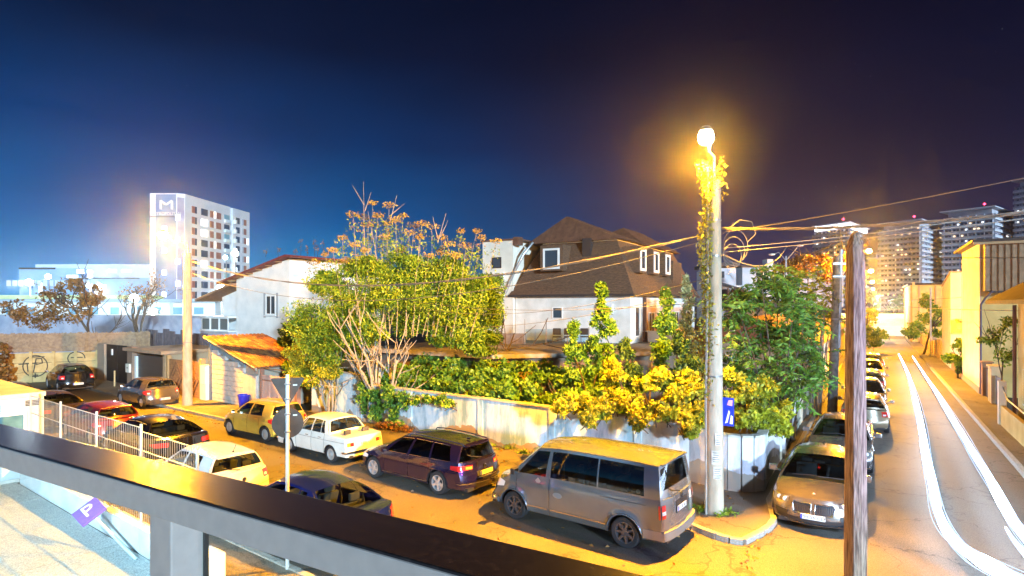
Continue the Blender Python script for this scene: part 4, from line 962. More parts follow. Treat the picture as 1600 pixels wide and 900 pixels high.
for s in (31.5, 34.5):
    m = MB(); m.prism([Af(-2.95, s-.14), Af(-2.66, s-.14), Af(-2.66, s+.14), Af(-2.95, s+.14)], (0, 0, 2.25)); m.build('pillar', YW, wc)
hb_ = thing('roadside_house', 'low ochre house end on the left of the right-hand street', 'house', Af(-2.9, 38), ROTA)
m = MB(); m.box(-7, 0, 0, 0, 40, 3.0); m.build('wall', YW, hb_)
m = MB(); m.prism([(-7.3, -.3, 3.0), (.35, -.3, 3.0), (-3.5, -.3, 4.6)], (0, 40.6, 0)); m.build('roof', pm('rust_tile', (.25, .10, .06), (.35, .16, .09), 6), hb_)
for k in range(5):
    m = MB(); m.box(.001, 3+k*6, 1.0, .03, 4.1+k*6, 2.3); m.build('window', pm('dark_pane', (.05, .05, .06), rough=.1), hb_)
# flat concrete terrace roof behind the wall, planted bank before it
TER = pm('terrace_concrete', (.20, .18, .16), (.34, .31, .27), 3, .9, bump=.4)
tr_ = thing('terrace', 'flat weathered concrete terrace roof between the ivy bank and the mansard house', 'terrace')
m = MB(); m.prism([Af(-9.5, 29.5, 2.75), Af(-15.5, 18.5+5, 2.75), Af(-24, 23.5, 2.75), Af(-24, 44, 2.75), Af(-8.5, 44, 2.75)], (0, 0, .2)); m.build('roof_slab', TER, tr_)
m = MB(); m.prism([Af(-10, 30, 0), Af(-15.5, 24, 0), Af(-23.6, 24, 0), Af(-23.6, 43.6, 0), Af(-9, 43.6, 0)], (0, 0, 2.74)); m.build('base_wall', pm('base_brown', (.15, .10, .07), (.22, .16, .12), 3), tr_)
lw = MB(); a, b = dp(722, 536, 36), dp(818, 536, 35.5); a.z = b.z = 2.96; lw.prism([a, b, b+Vector((.15, .25, 0)), a+Vector((.15, .25, 0))], (0, 0, .62)); tag(lw.build('parapet', pm('parapet_dark', (.12, .09, .08), (.2, .16, .14), 4)), 'low dark parapet on the terrace left of the chairs', 'parapet')
# ================================================================== MANSARD HOUSE
WHITE = pm('white_render', (.74, .76, .76), (.84, .85, .84), 1.5, .9, bump=.15, detail=9)
WHITE2 = pm('dirty_white_render', (.62, .63, .60), (.80, .80, .78), 1.2, .9, bump=.2, detail=10)
SHING = pm('brown_shingle', (.085, .046, .028), (.17, .095, .055), 5, .85, bump=.6, stretch=(1, 1, 6))
RUSTR = pm('rust_sheet_roof', (.12, .058, .038), (.19, .092, .058), 3, .6, bump=.2)
DARKF = pm('dark_fascia', (.04, .03, .03), rough=.7)
PANE = pm('window_pane', (.05, .06, .07), rough=.06, spec=1)
PVC = pm('white_frame', (.82, .83, .82), rough=.4)
def windowp(parent, x, z, w, h, y0, face='y', frame=.07, depth=.08, mull=True, pane=PANE, fr=PVC, sill=False, nm='window'):
    """window on a wall; face 'y' = facing -y of the wall's frame at y0 ; 'x' = facing +x at y0"""
    f = MB(); d = depth
    def bx(mb, a0, b0, a1, b1, e0, e1):
        if face == 'y': mb.box(a0, y0-e1, b0, a1, y0-e0, b1)
        elif face == 'Y': mb.box(a0, y0+e0, b0, a1, y0+e1, b1)
        else: mb.box(y0+e0, a0, b0, y0+e1, a1, b1)
    bx(f, x, z, x+w, z+frame, 0, d); bx(f, x, z+h-frame, x+w, z+h, 0, d); bx(f, x, z+frame, x+frame, z+h-frame, 0, d); bx(f, x+w-frame, z+frame, x+w, z+h-frame, 0, d)
    if mull: bx(f, x+w/2-frame*.35, z+frame, x+w/2+frame*.35, z+h-frame, 0, d*.8)
    o = f.build(nm, fr, parent)
    p = MB(); bx(p, x+frame, z+frame, x+w-frame, z+h-frame, .0, d*.35); p.build('pane', pane, o)
    if sill: s_ = MB(); bx(s_, x-.06, z-.06, x+w+.06, z-.001, 0, d+.08); s_.build('sill', fr, o)
    return o
# frame: origin at the near corner K, local x = along street A direction rotated: use A-frame (x=u, y=s)
KC = Vector((7.16, 36.0, 0)); uK = .854*KC.x-.52*KC.y; sK = .52*KC.x+.854*KC.y
mh_ = thing('mansard_house', 'white house under a dark brown shingled mansard with white-framed windows', 'house', Af(uK, sK), ROTA)
WU = 8.1; DS = 15
m = MB(); m.box(-WU, 0, 0, 0, DS, 6.0); m.build('wall', WHITE2, mh_)
zb, zt, ins = 6.0, 9.45, 1.4
# mansard skirt with flare: 4 levels
lev = [(0.35, 5.93), (.12, 6.35), (-.25, 7.1), (-.85, 8.3), (-ins, 9.45)]
m = MB()
for (o0, z0), (o1, z1) in zip(lev, lev[1:]):
    c0 = [(-WU-o0, -o0, z0), (o0, -o0, z0), (o0, DS+o0, z0), (-WU-o0, DS+o0, z0)]; c1 = [(-WU-o1, -o1, z1), (o1, -o1, z1), (o1, DS+o1, z1), (-WU-o1, DS+o1, z1)]
    for i in range(4): m.quad(c0[i], c0[(i+1) % 4], c1[(i+1) % 4], c1[i])
m.quad(*[(x, y, 5.93) for x, y in ((-WU-.35, -.35), (.35, -.35), (.35, DS+.35), (-WU-.35, DS+.35))])
m.build('mansard', SHING, mh_)
# shingle courses: thin proud strips on the two visible faces
strips = MB()
for i in range(30):
    z = 6.1+i*.11; 
    for (o0, z0), (o1, z1) in zip(lev, lev[1:]):
        if z0 <= z < z1: o = o0+(o1-o0)*(z-z0)/(z1-z0)
    strips.box(-WU-o, -o-.018, z, o+.018, -o+.01, z+.02); strips.box(o-.01, -o+.02, z, o+.018, DS+o, z+.02)
stuff(strips.build('shingle_course', SHING, mh_))
m = MB(); m.box(-WU-.37, -.40, 5.84, .38, -.34, 5.97); m.build('fascia', DARKF, mh_); m = MB(); m.box(.34, -.33, 5.84, .40, DS+.3, 5.97); m.build('fascia', DARKF, mh_)
m = MB(); m.box(-WU+1.35, 1.35, 9.40, -1.35, DS-1.35, 9.46); m.build('eave_board', PVC, mh_)
def hip(x0, x1, y0, y1, z0, z1, r0, r1, xm, nm='roof'):
    a, b = (xm, r0, z1), (xm, r1, z1); q = MB()
    q.add([(x0, y0, z0), (x1, y0, z0), (x1, y1, z0), (x0, y1, z0), a, b], [(0, 1, 4), (1, 2, 5, 4), (2, 3, 5), (3, 0, 4, 5), (0, 3, 2, 1)])
    o = q.build(nm, RUSTR, mh_); s_ = MB()
    for k in range(1, 16):   # standing seams on front and right slopes
        t = k/16; x = x0+(x1-x0)*t; f = (x-x0)/(xm-x0) if x < xm else (x1-x)/(x1-xm); s_.tube([(x, y0, z0+.02), (x0+(x1-x0)*t, y0+(r0-y0)*f, z0+(z1-z0)*f+.02)], .02, 4)
    n_ = 18
    for k in range(1, n_):
        y = y0+(y1-y0)*k/n_; f = min(1, (y-y0)/(r0-y0), (y1-y)/(y1-r1)); s_.tube([(x1, y, z0+.02), (x1+(xm-x1)*f, y, z0+(z1-z0)*f+.02)], .02, 4)
    s_.build('standing_seam', RUSTR, o); return o
hip(-WU+.3, -1.0, 1.0, 6.6, 9.46, 11.35, 2.3, 3.4, -5.4); hip(-WU+1.4, -.9, 5.2, 14.4, 9.44, 10.95, 7.2, 11.2, -3.2)
# front dormer
def dormer(x, z, w, h, face):
    d = MB()
    if face == 'y': 
        d.prism([(x-.22, -.05, z-.12), (x-.22, -.05, z+h+.22), (x-.22, 1.2, z+h+.22), (x-.22, .7, z-.12)], (w+.44, 0, 0)); o = d.build('dormer', SHING, mh_)
        windowp(o, x, z, w, h, -.05, 'y', .13, .06, False)
    else:
        d.prism([(.02, x-.12, z-.12), (.02, x-.12, z+h+.15), (-1.3, x-.12, z+h+.15), (-.7, x-.12, z-.12)], (0, w+.24, 0)); o = d.build('dormer', SHING, mh_)
        windowp(o, x, z, w, h, .02, 'x', .16, .06, False)
dormer(-WU+2.15, 7.62, 1.2, 1.35, 'y')
for i, y in enumerate((1.7, 4.4, 7.0)): dormer(y, 7.45, 1.05, 1.4, 'x')
dd = MB(); dd.prism([(-1.6, 9.3, 6.6), (-.1, 9.3, 6.6), (-.1, 9.3, 8.5), (-1.6, 9.3, 8.9)], (0, 2.2, 0)); dd.build('dormer', SHING, mh_)
ch = MB(); ch.box(-3.6, .9, 8.2, -3.0, 1.5, 9.6); ch.build('vent_shaft', DARKF, mh_)
# down pipe on the left
m = MB(); m.tube([(-WU+1.0, .6, 9.5), (-WU+.7, -.1, 8.7), (-WU+.1, -.25, 7.6), (-WU-.55, -.35, 6.2), (-WU-.65, -.42, 5.9)], .09, 8); m.build('downpipe', pm('zinc_pipe', (.5, .52, .54), rough=.3, metal=.6), mh_, smooth=60)
# ground floor openings
windowp(mh_, -5.3, 4.4, .75, .75, 0, 'y', .06, .05, False); windowp(mh_, .7, 3.3, .9, 1.9, 0, 'x', .08, .06, False, fr=PVC)
m = MB(); m.box(.001, 2.2, 3.0, .02, 13, 5.1); m.build('porch_wall', pm('salmon_render', (.62, .42, .32), (.7, .5, .4), 2), mh_)
for y in (2.2, 7.6, 12.8):
    m = MB(); m.box(.02, y, 2.9, .2, y+.22, 5.8); m.build('porch_post', pm('post_brown', (.10, .05, .04)), mh_)
for y in (3.3, 5.2, 9.0): windowp(mh_, y, 3.5, 1.2, 1.3, .021, 'x', .06, .05, True)
m = MB(); m.box(.02, 2.2, 3.6, 2.2, 2.6, 3.64); m.box(.3, 2.3, 2.95, 2.1, 4.4, 3.6); m.build('porch_parapet', WHITE, mh_)
# AC units
def ac(parent, x, z, y0, nm='air_conditioner'):
    b = MB(); b.box(x, y0-.32, z, x+.85, y0-.02, z+.62); o = b.build(nm, PVC, parent, bevel=.02)
    f = MB(); f.lathe([(.25, 0), (.25, -.02), (.21, -.02), (.20, -.005), (.001, -.005)], 20, 'y', (x+.36, y0-.32, z+.31)); f.build('fan_grille', pm('grille_grey', (.35, .36, .38)), o)
    s_ = MB(); s_.box(x+.05, y0-.3, z-.05, x+.1, y0, z); s_.box(x+.72, y0-.3, z-.05, x+.77, y0, z); s_.build('ac_bracket', DARKF, o)
ac(mh_, -1.9, 4.75, 0)
# white wing at the left
wg = thing('house_wing', 'narrow cream-white wing with a small air conditioner at the left of the mansard house', 'house', Af(uK-WU-.05, sK), ROTA)
m = MB(); m.box(-2.5, -.2, 0, -.02, 6, 9.65); m.build('wall', pm('cream_render', (.70, .68, .60), (.80, .78, .70), 1.5, .9, bump=.15), wg)
m = MB(); m.box(-2.6, -.3, 9.65, .4, 6.1, 9.75); m.build('roof', RUSTR, wg)
m = MB(); m.box(.0, -.25, 9.3, .45, .3, 9.85); m.build('gutter_box', RUSTR, wg)
windowp(wg, -1.7, 7.8, .75, .75, -.2, 'y', .06, .05, False, fr=DARKF); windowp(wg, -1.55, 3.9, .8, 1.1, -.2, 'y', .06, .05, False, fr=DARKF); ac(wg, -1.5, 6.9, -.2)
# three terrace chairs
CH = pm('chair_black', (.025, .027, .03), rough=.6)
for i, (px, lab) in enumerate([(870, 'left one of the two black chairs side by side on the terrace'), (888, 'right one of the two black chairs side by side on the terrace'), (914, 'lone black chair on the terrace half hidden by the dark shrub')]):
    p = dp(px, 539, 35.2); p.z = 2.955; c = thing('chair', lab, 'chair', p, R(-6+i*4), 'black chairs on the terrace')
    m = MB(); m.box(-.24, -.24, .43, .24, .22, .49); m.build('seat', CH, c, bevel=.02)
    m = MB(); m.prism([(-.23, .20, .56), (.23, .20, .56), (.23, .27, .95), (-.23, .27, .95)], (0, .04, 0)); m.build('backrest', CH, c, bevel=.02)
    for x, y in ((-.24, -.22), (.24, -.22), (-.24, .24), (.24, .24)):
        m = MB(); m.tube([(x, y, 0), (x, y, .45 if y < 0 else .9)], .014, 6); m.build('leg', METAL, c)
# glass and steel screen on the terrace
gs_ = thing('glass_screen', 'waist-high glass and steel screen on the terrace in front of the white wall', 'screen', (0, 0, 0))
A_, B_ = dp(820, 538, 35.6), dp(920, 538, 35.6)
for k in range(4):
    p = A_.lerp(B_, k/3); m = MB(); m.tube([(p.x, p.y, 2.95), (p.x, p.y, 4.45 if k < 2 else 3.95)], .03, 6); m.build('post', POLEM2, gs_)
for k in range(3):
    p, q = A_.lerp(B_, k/3), A_.lerp(B_, (k+1)/3); m = MB(); m.prism([(p.x+.05, p.y, 3.02), (q.x-.05, q.y, 3.02), (q.x-.05, q.y, 3.85), (p.x+.05, p.y, 3.85)], (0, .012, 0)); m.build('glass_panel', glass('screen_glass', (.8, .9, .95), thick=True), gs_)
# ================================================================== WHITE HOUSE, left
K1 = Vector((-15.7, 42, 0)); u1, s1 = .854*K1.x-.52*K1.y, .52*K1.x+.854*K1.y
h1 = thing('white_house', 'bright white house with a dark red sloping roof behind the tiled shed', 'house', Af(u1, s1), ROTA)
m = MB(); L1 = 6.1
m.add([(-L1, 0, 0), (0, 0, 0), (0, 0, 8.55), (-L1, 0, 7.25), (-L1, 9, 0), (0, 9, 0), (0, 9, 8.55), (-L1, 9, 7.25)], [(0, 1, 2, 3), (1, 5, 6, 2), (4, 7, 6, 5), (0, 3, 7, 4), (3, 2, 6, 7)]); m.build('wall', WHITE, h1)
RED = pm('dark_red_roof', (.16, .025, .02), (.24, .05, .035), 4, .6)
m = MB(); m.prism([(-L1-1.6, -.6, 7.02), (.25, -.6, 8.80), (.25, -.6, 8.66), (-L1-1.6, -.6, 6.86)][::-1], (0, 10.2, 0)); rf_ = m.build('roof', RED, h1)
m = MB(); m.box(.2, -.6, 8.6, .75, 9.6, 8.72); m.build('eave', RED, h1)
for k in range(7):
    m = MB(); x = -L1-1.4+k*1.1; z = 6.84+(x+L1+1.6)*.0 + (x+L1+1.6)/(L1+1.85)*1.78; m.box(x, -.55, z-.06, x+.10, .0, z+.02); m.build('rafter', pm('rafter_wood', (.3, .16, .08)), h1)
windowp(h1, -1.95-.65, 4.55, 1.15, 1.45, 0, 'y', .10, .06, True, sill=True)
m = MB(); m.box(-3.3, -.012, 4.35, -2.62, -.001, 6.15); 
wn = MB(); wn.box(-2.85, -.03, 4.35, -2.61, -.0, 6.15); wn.box(-1.44, -.03, 4.35, -1.2, 0, 6.15); wn.build('window_surround', pm('surround_grey', (.4, .42, .45)), h1)
# lower-left wing with glazed balcony
h2 = thing('balcony_wing', 'white wing with a glazed balcony and brown eave left of the white house', 'house', Af(u1-L1-.05, s1+1.0), ROTA)
m = MB(); m.add([(-3.3, 0, 0), (0, 0, 0), (0, 0, 6.9), (-3.3, 0, 6.0), (-3.3, 6, 0), (0, 6, 0), (0, 6, 6.9), (-3.3, 6, 6.0)], [(0, 1, 2, 3), (1, 5, 6, 2), (4, 7, 6, 5), (0, 3, 7, 4), (3, 2, 6, 7)]); m.build('wall', WHITE, h2)
m = MB(); m.prism([(-4.6, -1.5, 5.55), (.0, -1.5, 6.75), (.0, -1.5, 6.92), (-4.6, -1.5, 5.72)], (0, 7.6, 0)); m.build('roof', pm('brown_eave', (.22, .11, .06), (.3, .17, .1), 4), h2)
windowp(h2, -.8, 4.3, .7, 2.0, 0, 'y', .08, .05, True, fr=DARKF)
m = MB(); m.box(-3.6, -1.6, 2.55, -.02, -.02, 3.25); m.build('balcony_base', pm('balcony_grey', (.34, .34, .4), (.44, .44, .48), 3), h2)
m = MB(); m.box(-3.7, -1.7, 3.25, .02, -.02, 3.33); m.build('balcony_sill', PVC, h2)
for k in range(3): windowp(h2, -3.5+k*1.15, 3.34, 1.1, .95, -1.55, 'y', .06, .06, False, pane=pm('dull_pane', (.16, .18, .18), rough=.15))
m = MB(); m.box(-3.6, -1.62, 4.3, -.02, -.1, 4.42); m.build('balcony_roof', PVC, h2)
# ================================================================== TILED SHED
sh = thing('tiled_shed', 'block-walled shed with an orange curved-tile roof beside the blue bin', 'shed', Bf(22.6, -2.3), ROTB)
BLOCK = pm('block_cream', (.42, .39, .35), (.54, .51, .46), 3, .9, bump=.4)
def ztop(t): return 2.28+(3.46-2.28)*t/4.5
bw_, bh_ = .52, .26
m = MB(); m.box(-.0, -3.1, 0, 4.5, -.14, 2.2); m.build('inner_wall', pm('mortar', (.36, .32, .26)), sh)
shared = {}
for r_ in range(13):
    z = r_*bh_; off = (r_ % 2)*bw_/2
    t = 1.2-off
    while t < 4.5:
        a, b = max(1.2, t), min(4.5, t+bw_)
        if b-a > .1 and z+bh_ < ztop(a)-.35:
            key = round(b-a, 2)
            if key not in shared: q = MB(); q.box(0, -.2, 0, key-.018, 0, bh_-.018); shared[key] = q.mesh('block', BLOCK, None, .01)
            link('block', shared[key], sh, (a, random.Random(r_*99+int(t*10)).uniform(-.008, .008), z))
        t += bw_
pk = pm('pink_render', (.52, .34, .28), (.60, .42, .35), 2.5, .9, bump=.2)
m = MB(); m.box(0.0, -.2, 0, 1.2, .02, 1.75); m.build('wall', BLOCK, sh)
m = MB(); m.prism([(1.2, -.16, ztop(1.2)-.5), (4.45, -.16, ztop(4.45)-.55), (4.45, -.16, ztop(4.45)-.08), (1.2, -.16, ztop(1.2)-.08)], (0, .12, 0)); m.build('gable_board', pm('gable_blue', (.12, .2, .26), (.2, .3, .36), 3), sh)
m = MB(); m.tube([(4.52, .02, 0), (4.52, .02, ztop(4.5))], .10, 10); m.build('corner_pipe', pm('dark_pipe', (.1, .12, .14)), sh, smooth=60)
# tiles
TILE = [pm('tile_orange', (.19, .06, .016), (.26, .09, .025), 4, .8), pm('tile_ochre', (.25, .10, .028), (.31, .135, .04), 4, .8), pm('tile_brown', (.11, .035, .014), (.16, .055, .022), 4, .85)]
tmesh = []
sl_ = math.atan2(3.46-2.28, 4.5); tl = .40; tw_ = .235
for mt in TILE:
    q = MB(); n_ = 5
    for i in range(n_):
        a0, a1 = math.pi*i/n_, math.pi*(i+1)/n_
        y0, z0, y1, z1 = -math.cos(a0)*tw_*.5, math.sin(a0)*.055, -math.cos(a1)*tw_*.5, math.sin(a1)*.055
        q.quad((0, y0, z0), (tl, y0*.86, z0*.9), (tl, y1*.86, z1*.9), (0, y1, z1)); q.quad((0, y0, z0), (0, y1, z1), (0, y1*.9, z1*.7-.012), (0, y0*.9, z0*.7-.012))
    tmesh.append(q.mesh('tile', mt, 60))
ro_ = MB(); ro_.prism([(-.35, .28, ztop(-.35)-.06), (4.75, .28, ztop(4.75)-.06), (4.75, .28, ztop(4.75)-.0), (-.35, .28, ztop(-.35)-.0)], (0, -3.7, 0)); rfo = ro_.build('roof', pm('under_tile', (.22, .09, .04)), sh)
rs = random.Random(2); n_ = 0
for i in range(15):
    for j in range(15):
        t = -.40+i*.345; y = .20-j*.24; link('tile', rs.choice(tmesh), rfo, (t, y+rs.uniform(-.01, .01), ztop(t)+.012+rs.uniform(-.006, .01)), (rs.uniform(-.04, .04), -sl_-.06, rs.uniform(-.03, .03)))
m = MB(); m.box(-.38, .18, ztop(-.3)-.16, -.30, .24, ztop(-.3)-.02); m.tube([(-.36, .28, ztop(-.36)), (4.76, .28, ztop(4.76))], .04, 6); m.build('verge', pm('verge_cream', (.6, .5, .35)), sh)
# pink gate to the right of the shed
pg_ = thing('metal_gate', 'faded pink sheet-metal gate between the tiled shed and the blue wall', 'gate', Bf(19.5, -2.6), ROTB)
for k in range(4):
    m = MB(); m.box(.1+k*.74, -.03, .1, .80+k*.74, .03, 1.78); m.build('gate_panel', pk, pg_, bevel=.008)
m = MB(); m.box(.05, .03, .3, 3.05, .07, .36); m.box(.05, .03, 1.5, 3.05, .07, 1.56); m.build('gate_rail', pm('gate_rust', (.3, .15, .1)), pg_)
m = MB(); m.box(.2, .031, 1.82, 1.1, .06, 2.0); m.box(.2, .031, 2.1, 3.0, .06, 2.14); m.build('top_rail', DARKF, pg_)
for x in (0, 3.1):
    m = MB(); m.box(x-.1, -.1, 0, x+.1, .1, 2.15); m.build('gate_post', pm('gate_rust', (.3, .15, .1)), pg_)
# blue bin
bn = thing('dustbin', 'blue plastic dustbin standing against the shed wall', 'bin', gp(381, 637, .11)+Vector((0, 0, .0)))
m = MB(); m.lathe([(.001, 0), (.22, .0), (.27, .60), (.275, .62)], 22); m.build('bin_body', pm('bin_blue', (.02, .03, .60), rough=.35), bn, smooth=50)
m = MB(); m.lathe([(.30, .60), (.31, .64), (.30, .67), (.27, .67), (.25, .60)], 22); m.build('bin_rim', pm('bin_blue'  , (.02, .03, .6)), bn, smooth=50)
# ================================================================== GATES AND FENCES, far left
BRN = pm('gate_timber', (.24, .12, .05), (.36, .19, .08), 3, .7, stretch=(1, 1, 4)); BRN2 = pm('gate_timber_dark', (.14, .06, .03), (.2, .1, .045), 3, .7)
dg = thing('timber_gate', 'brown timber double gate with diamond panels behind the far lamp post', 'gate', Bf(27.9, -2.2), ROTB)
for k in range(2):
    x0 = .1+k*1.95
    lf = MB(); lf.box(x0, -.03, .05, x0+1.88, .02, 2.1); lo = lf.build('gate_leaf', BRN, dg)
    for a in range(6):
        b_ = MB(); b_.box(x0+.02+a*.31, .021, .08, x0+.32+a*.31, .032, 2.06); b_.build('board', BRN, lo, bevel=.004)
    cx_, cz_ = x0+.94, 1.1
    for (x1, z1, x2, z2) in ((-.75, 0, 0, .9), (0, .9, .75, 0), (.75, 0, 0, -.9), (0, -.9, -.75, 0), (-.4, 0, 0, .48), (0, .48, .4, 0), (.4, 0, 0, -.48), (0, -.48, -.4, 0)):
        s_ = MB(); s_.tube([(cx_+x1, .045, cz_+z1), (cx_+x2, .045, cz_+z2)], .03, 4); s_.build('moulding', BRN2, lo)
for x in (0, 4.05):
    m = MB(); m.box(x-.12, -.12, 0, x+.12, .12, 2.3); m.build('gate_post', pm('post_ochre', (.4, .26, .12)), dg)
eb = thing('meter_cabinet', 'tall pale steel meter cabinet between the timber gate and the shed', 'cabinet', Bf(27.45, -2.2), ROTB)
m = MB(); m.box(-.35, -.25, 0, .3, .2, 2.0); m.build('cabinet_body', pm('cabinet_pale', (.55, .6, .6), (.66, .7, .7), 3), eb, bevel=.02)
m = MB(); m.box(-.28, .201, 1.0, .22, .215, 1.9); m.build('cabinet_door', pm('cabinet_door', (.62, .68, .68)), eb)
gg = thing('garage', 'dark open-fronted garage with a flat brown roof beside the timber gate', 'garage', Bf(32.2, -2.1), ROTB)
m = MB(); m.box(0, -5, 0, .3, 0, 2.35); m.box(4.6, -5, 0, 4.9, 0, 2.35); m.box(0, -5.2, 0, 4.9, -5, 2.35); m.build('wall', pm('garage_ochre', (.36, .25, .15), (.46, .33, .2), 2), gg)
m = MB(); m.box(.3, -.35, .05, 4.6, -.25, 2.1); do = m.build('garage_door', pm('garage_door', (.075, .05, .04), rough=.5), gg)
for k in range(7): q = MB(); q.box(.32, -.25, .1+k*.28, 4.58, -.235, .36+k*.28); q.build('door_slat', pm('garage_door', (.075, .05, .04)), do, bevel=.005)
m = MB(); m.box(-.3, -5.5, 2.36, 5.2, .35, 2.55); m.build('roof', pm('garage_roof', (.3, .2, .13), (.4, .28, .18), 2), gg)
m = MB(); m.box(4.35, -.24, .4, 4.6, -.1, 2.0); m.build('pale_post', pm('post_white', (.7, .75, .75)), gg)  # pale post beside the garage door
bgt = thing('steel_gate', 'tall black steel gate with a pale letter box next to the black car', 'gate', Bf(37.5, -2.2), ROTB)
for k in range(2):
    m = MB(); m.box(.08+k*1.85, -.03, .08, 1.88+k*1.85, .03, 2.6); lo = m.build('gate_leaf', pm('gate_black', (.006, .005, .008), rough=.6, spec=.2), bgt, bevel=.01)
m = MB(); m.box(2.6, .031, 1.9, 2.8, .08, 2.3); m.build('notice', PVC, bgt)
m = MB(); m.box(-.75, -.2, 0, -.0, .15, 2.6); m.build('gate_pier', pm('pier_brown', (.26, .17, .12)), bgt)
m = MB(); m.box(3.8, -.2, 0, 5.0, .15, 2.6); m.build('gate_pier', pm('pier_tan', (.34, .25, .18)), bgt)
m = MB(); m.box(-.62, .151, .95, -.1, .28, 1.5); mb_ = m.build('letter_box', pm('box_cream', (.7, .68, .6)), bgt); q = MB(); q.box(-.42, .281, 1.2, -.3, .285, 1.3); q.build('slot', DARKF, mb_)
m = MB(); m.tube([(.9, .9, .1), (.9, .9, 1.1)], .05, 8); o = m.build('bollard', pm('bollard_ochre', (.5, .38, .2)), smooth=50); o.location = Bf(36.5, -2.2); o.rotation_euler = (0, 0, ROTB); tag(o, 'thin ochre bollard standing alone by the black steel gate', 'bollard')
# end wall with graffiti and reed fence
EW = pm('end_wall_concrete', (.38, .27, .11), (.52, .39, .18), 2, .9, bump=.3)  # sodium lamps' ochre put into the concrete colour
e0, e1 = dp(12, 604, 40), dp(152, 596, 42); e0.z = e1.z = 0
ew = thing('concrete_fence', 'ochre-lit concrete panel fence with round black graffiti closing the left street', 'fence', e0, math.atan2(e1.y-e0.y, e1.x-e0.x))
EL = (e1-e0).length; npn = 4; pwid = EL/npn
for i in range(npn):
    for r_ in range(3):
        m = MB(); m.box(i*pwid+.09, -.04, .02+r_*.67, (i+1)*pwid-.09, .04, .67+r_*.67); m.build('panel', EW, ew, bevel=.012)
for i in range(npn+1):
    m = MB(); m.box(i*pwid-.085, -.08, 0, i*pwid+.085, .08, 2.1); m.build('fence_post', EW, ew)
INK = pm('spray_paint', (.04, .035, .03))
def stroke(pts, r_=.035):
    q = MB()
    for a, b in zip(pts, pts[1:]):
        a, b = Vector((a[0], -.046, a[1])), Vector((b[0], -.046, b[1])); d = (b-a).normalized(); n_ = Vector((-d.z, 0, d.x))*r_; q.quad(a-n_-d*r_*.5, b-n_+d*r_*.5, b+n_+d*r_*.5, a+n_-d*r_*.5)
    return q.build('graffiti', INK, ew)
cx_, cz_ = EL*.30, 1.12
stroke([(cx_+.68*math.cos(a), cz_+.72*math.sin(a)) for a in [2*math.pi*k/24 for k in range(25)]])
stroke([(cx_-.9, cz_+.15), (cx_+.1, cz_+.2)]); stroke([(cx_-.45, cz_+.2), (cx_-.4, cz_-.35)]); stroke([(cx_-.1, cz_-.4), (cx_+.05, cz_+.5), (cx_+.35, cz_+.5), (cx_+.4, cz_+.2), (cx_+.05, cz_+.1)]); stroke([(cx_, cz_-.5), (cx_, cz_-.8)]); stroke([(cx_-.12, cz_-.62), (cx_+.15, cz_-.62)]); stroke([(cx_-.35, cz_+.62), (cx_+.5, cz_+.62)])
c2 = EL*.76; stroke([(c2+.5*math.cos(a), cz_+.45+.45*math.sin(a)) for a in [2*math.pi*k/16 for k in range(13)]]); stroke([(c2-.3, cz_+.5), (c2+.35, cz_+.5)]); stroke([(c2, cz_+.7), (c2, cz_+.1)])
reed = MB(); rs = random.Random(4)
x = -.8
while x < EL+3.2: h = 1.25+rs.uniform(-.05, .05); reed.box(x, .10, 2.05, x+.05, .13, 2.1+h); x += .062
for z in (2.35, 3.15): reed.box(-.8, .085, z, EL+3.2, .10, z+.05)
stuff(reed.build('reed_screen', pm('reed_brown', (.22, .14, .08), (.34, .23, .13), 6), ew))
dw = thing('dark_fence', 'dark corrugated fence sheets rising behind the black gate', 'fence', Bf(35, -6), ROTB)
rs = random.Random(9)
for k in range(11):
    m = MB(); h = 3.3+rs.uniform(-.12, .25); m.box(k*.95, -.03, 0, k*.95+.93, .03+(k % 2)*.03, h); so_ = m.build('sheet', pm('fence_violet', (.10, .085, .10), (.15, .13, .15), 3), dw)
    for j in range(3): q = MB(); q.box(k*.95+.12+j*.3, .06+(k % 2)*.03, .1, k*.95+.2+j*.3, .085+(k % 2)*.03, h-.03); q.build('ridge', pm('fence_violet', (.1, .085, .1)), so_)
# hedge strip at the far left end
# long grey yard wall behind (blue-lit)
yw = thing('yard_wall', 'long blue-grey rendered yard wall behind the garage and gates', 'wall')
yp = [dp(-700, 560, 66), dp(-300, 560, 64), dp(60, 560, 62), dp(220, 560, 60), dp(345, 560, 56)]
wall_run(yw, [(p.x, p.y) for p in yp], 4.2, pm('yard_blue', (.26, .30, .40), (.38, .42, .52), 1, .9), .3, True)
# ================================================================== VEGETATION
G_DARK = leafmat('leaf_dark_green', [(.018, .05, .012), (.04, .10, .02), (.08, .15, .03)])
G_MID = leafmat('leaf_green', [(.04, .13, .015), (.10, .24, .025), (.22, .36, .04)])
G_YEL = leafmat('leaf_yellow_green', [(.05, .12, .012), (.16, .30, .02), (.36, .46, .03)])
G_GOLD = leafmat('leaf_gold', [(.10, .13, .01), (.36, .38, .02), (.62, .58, .035)])
G_RUST = leafmat('leaf_rust', [(.12, .06, .015), (.28, .13, .03), (.42, .22, .05)])
G_SEED = leafmat('seed_head', [(.18, .12, .03), (.34, .24, .06), (.46, .36, .10)], .9, .1)
G_PALE = leafmat('leaf_pale', [(.16, .26, .16), (.30, .42, .24), (.5, .6, .35)])
BARK = pm('bark_pale', (.20, .18, .15), (.38, .35, .30), 6, .9, bump=.6, stretch=(3, 3, .6)); BARKD = pm('bark_dark', (.05, .035, .025), (.11, .08, .055), 6, .95, bump=.6, stretch=(3, 3, .6))
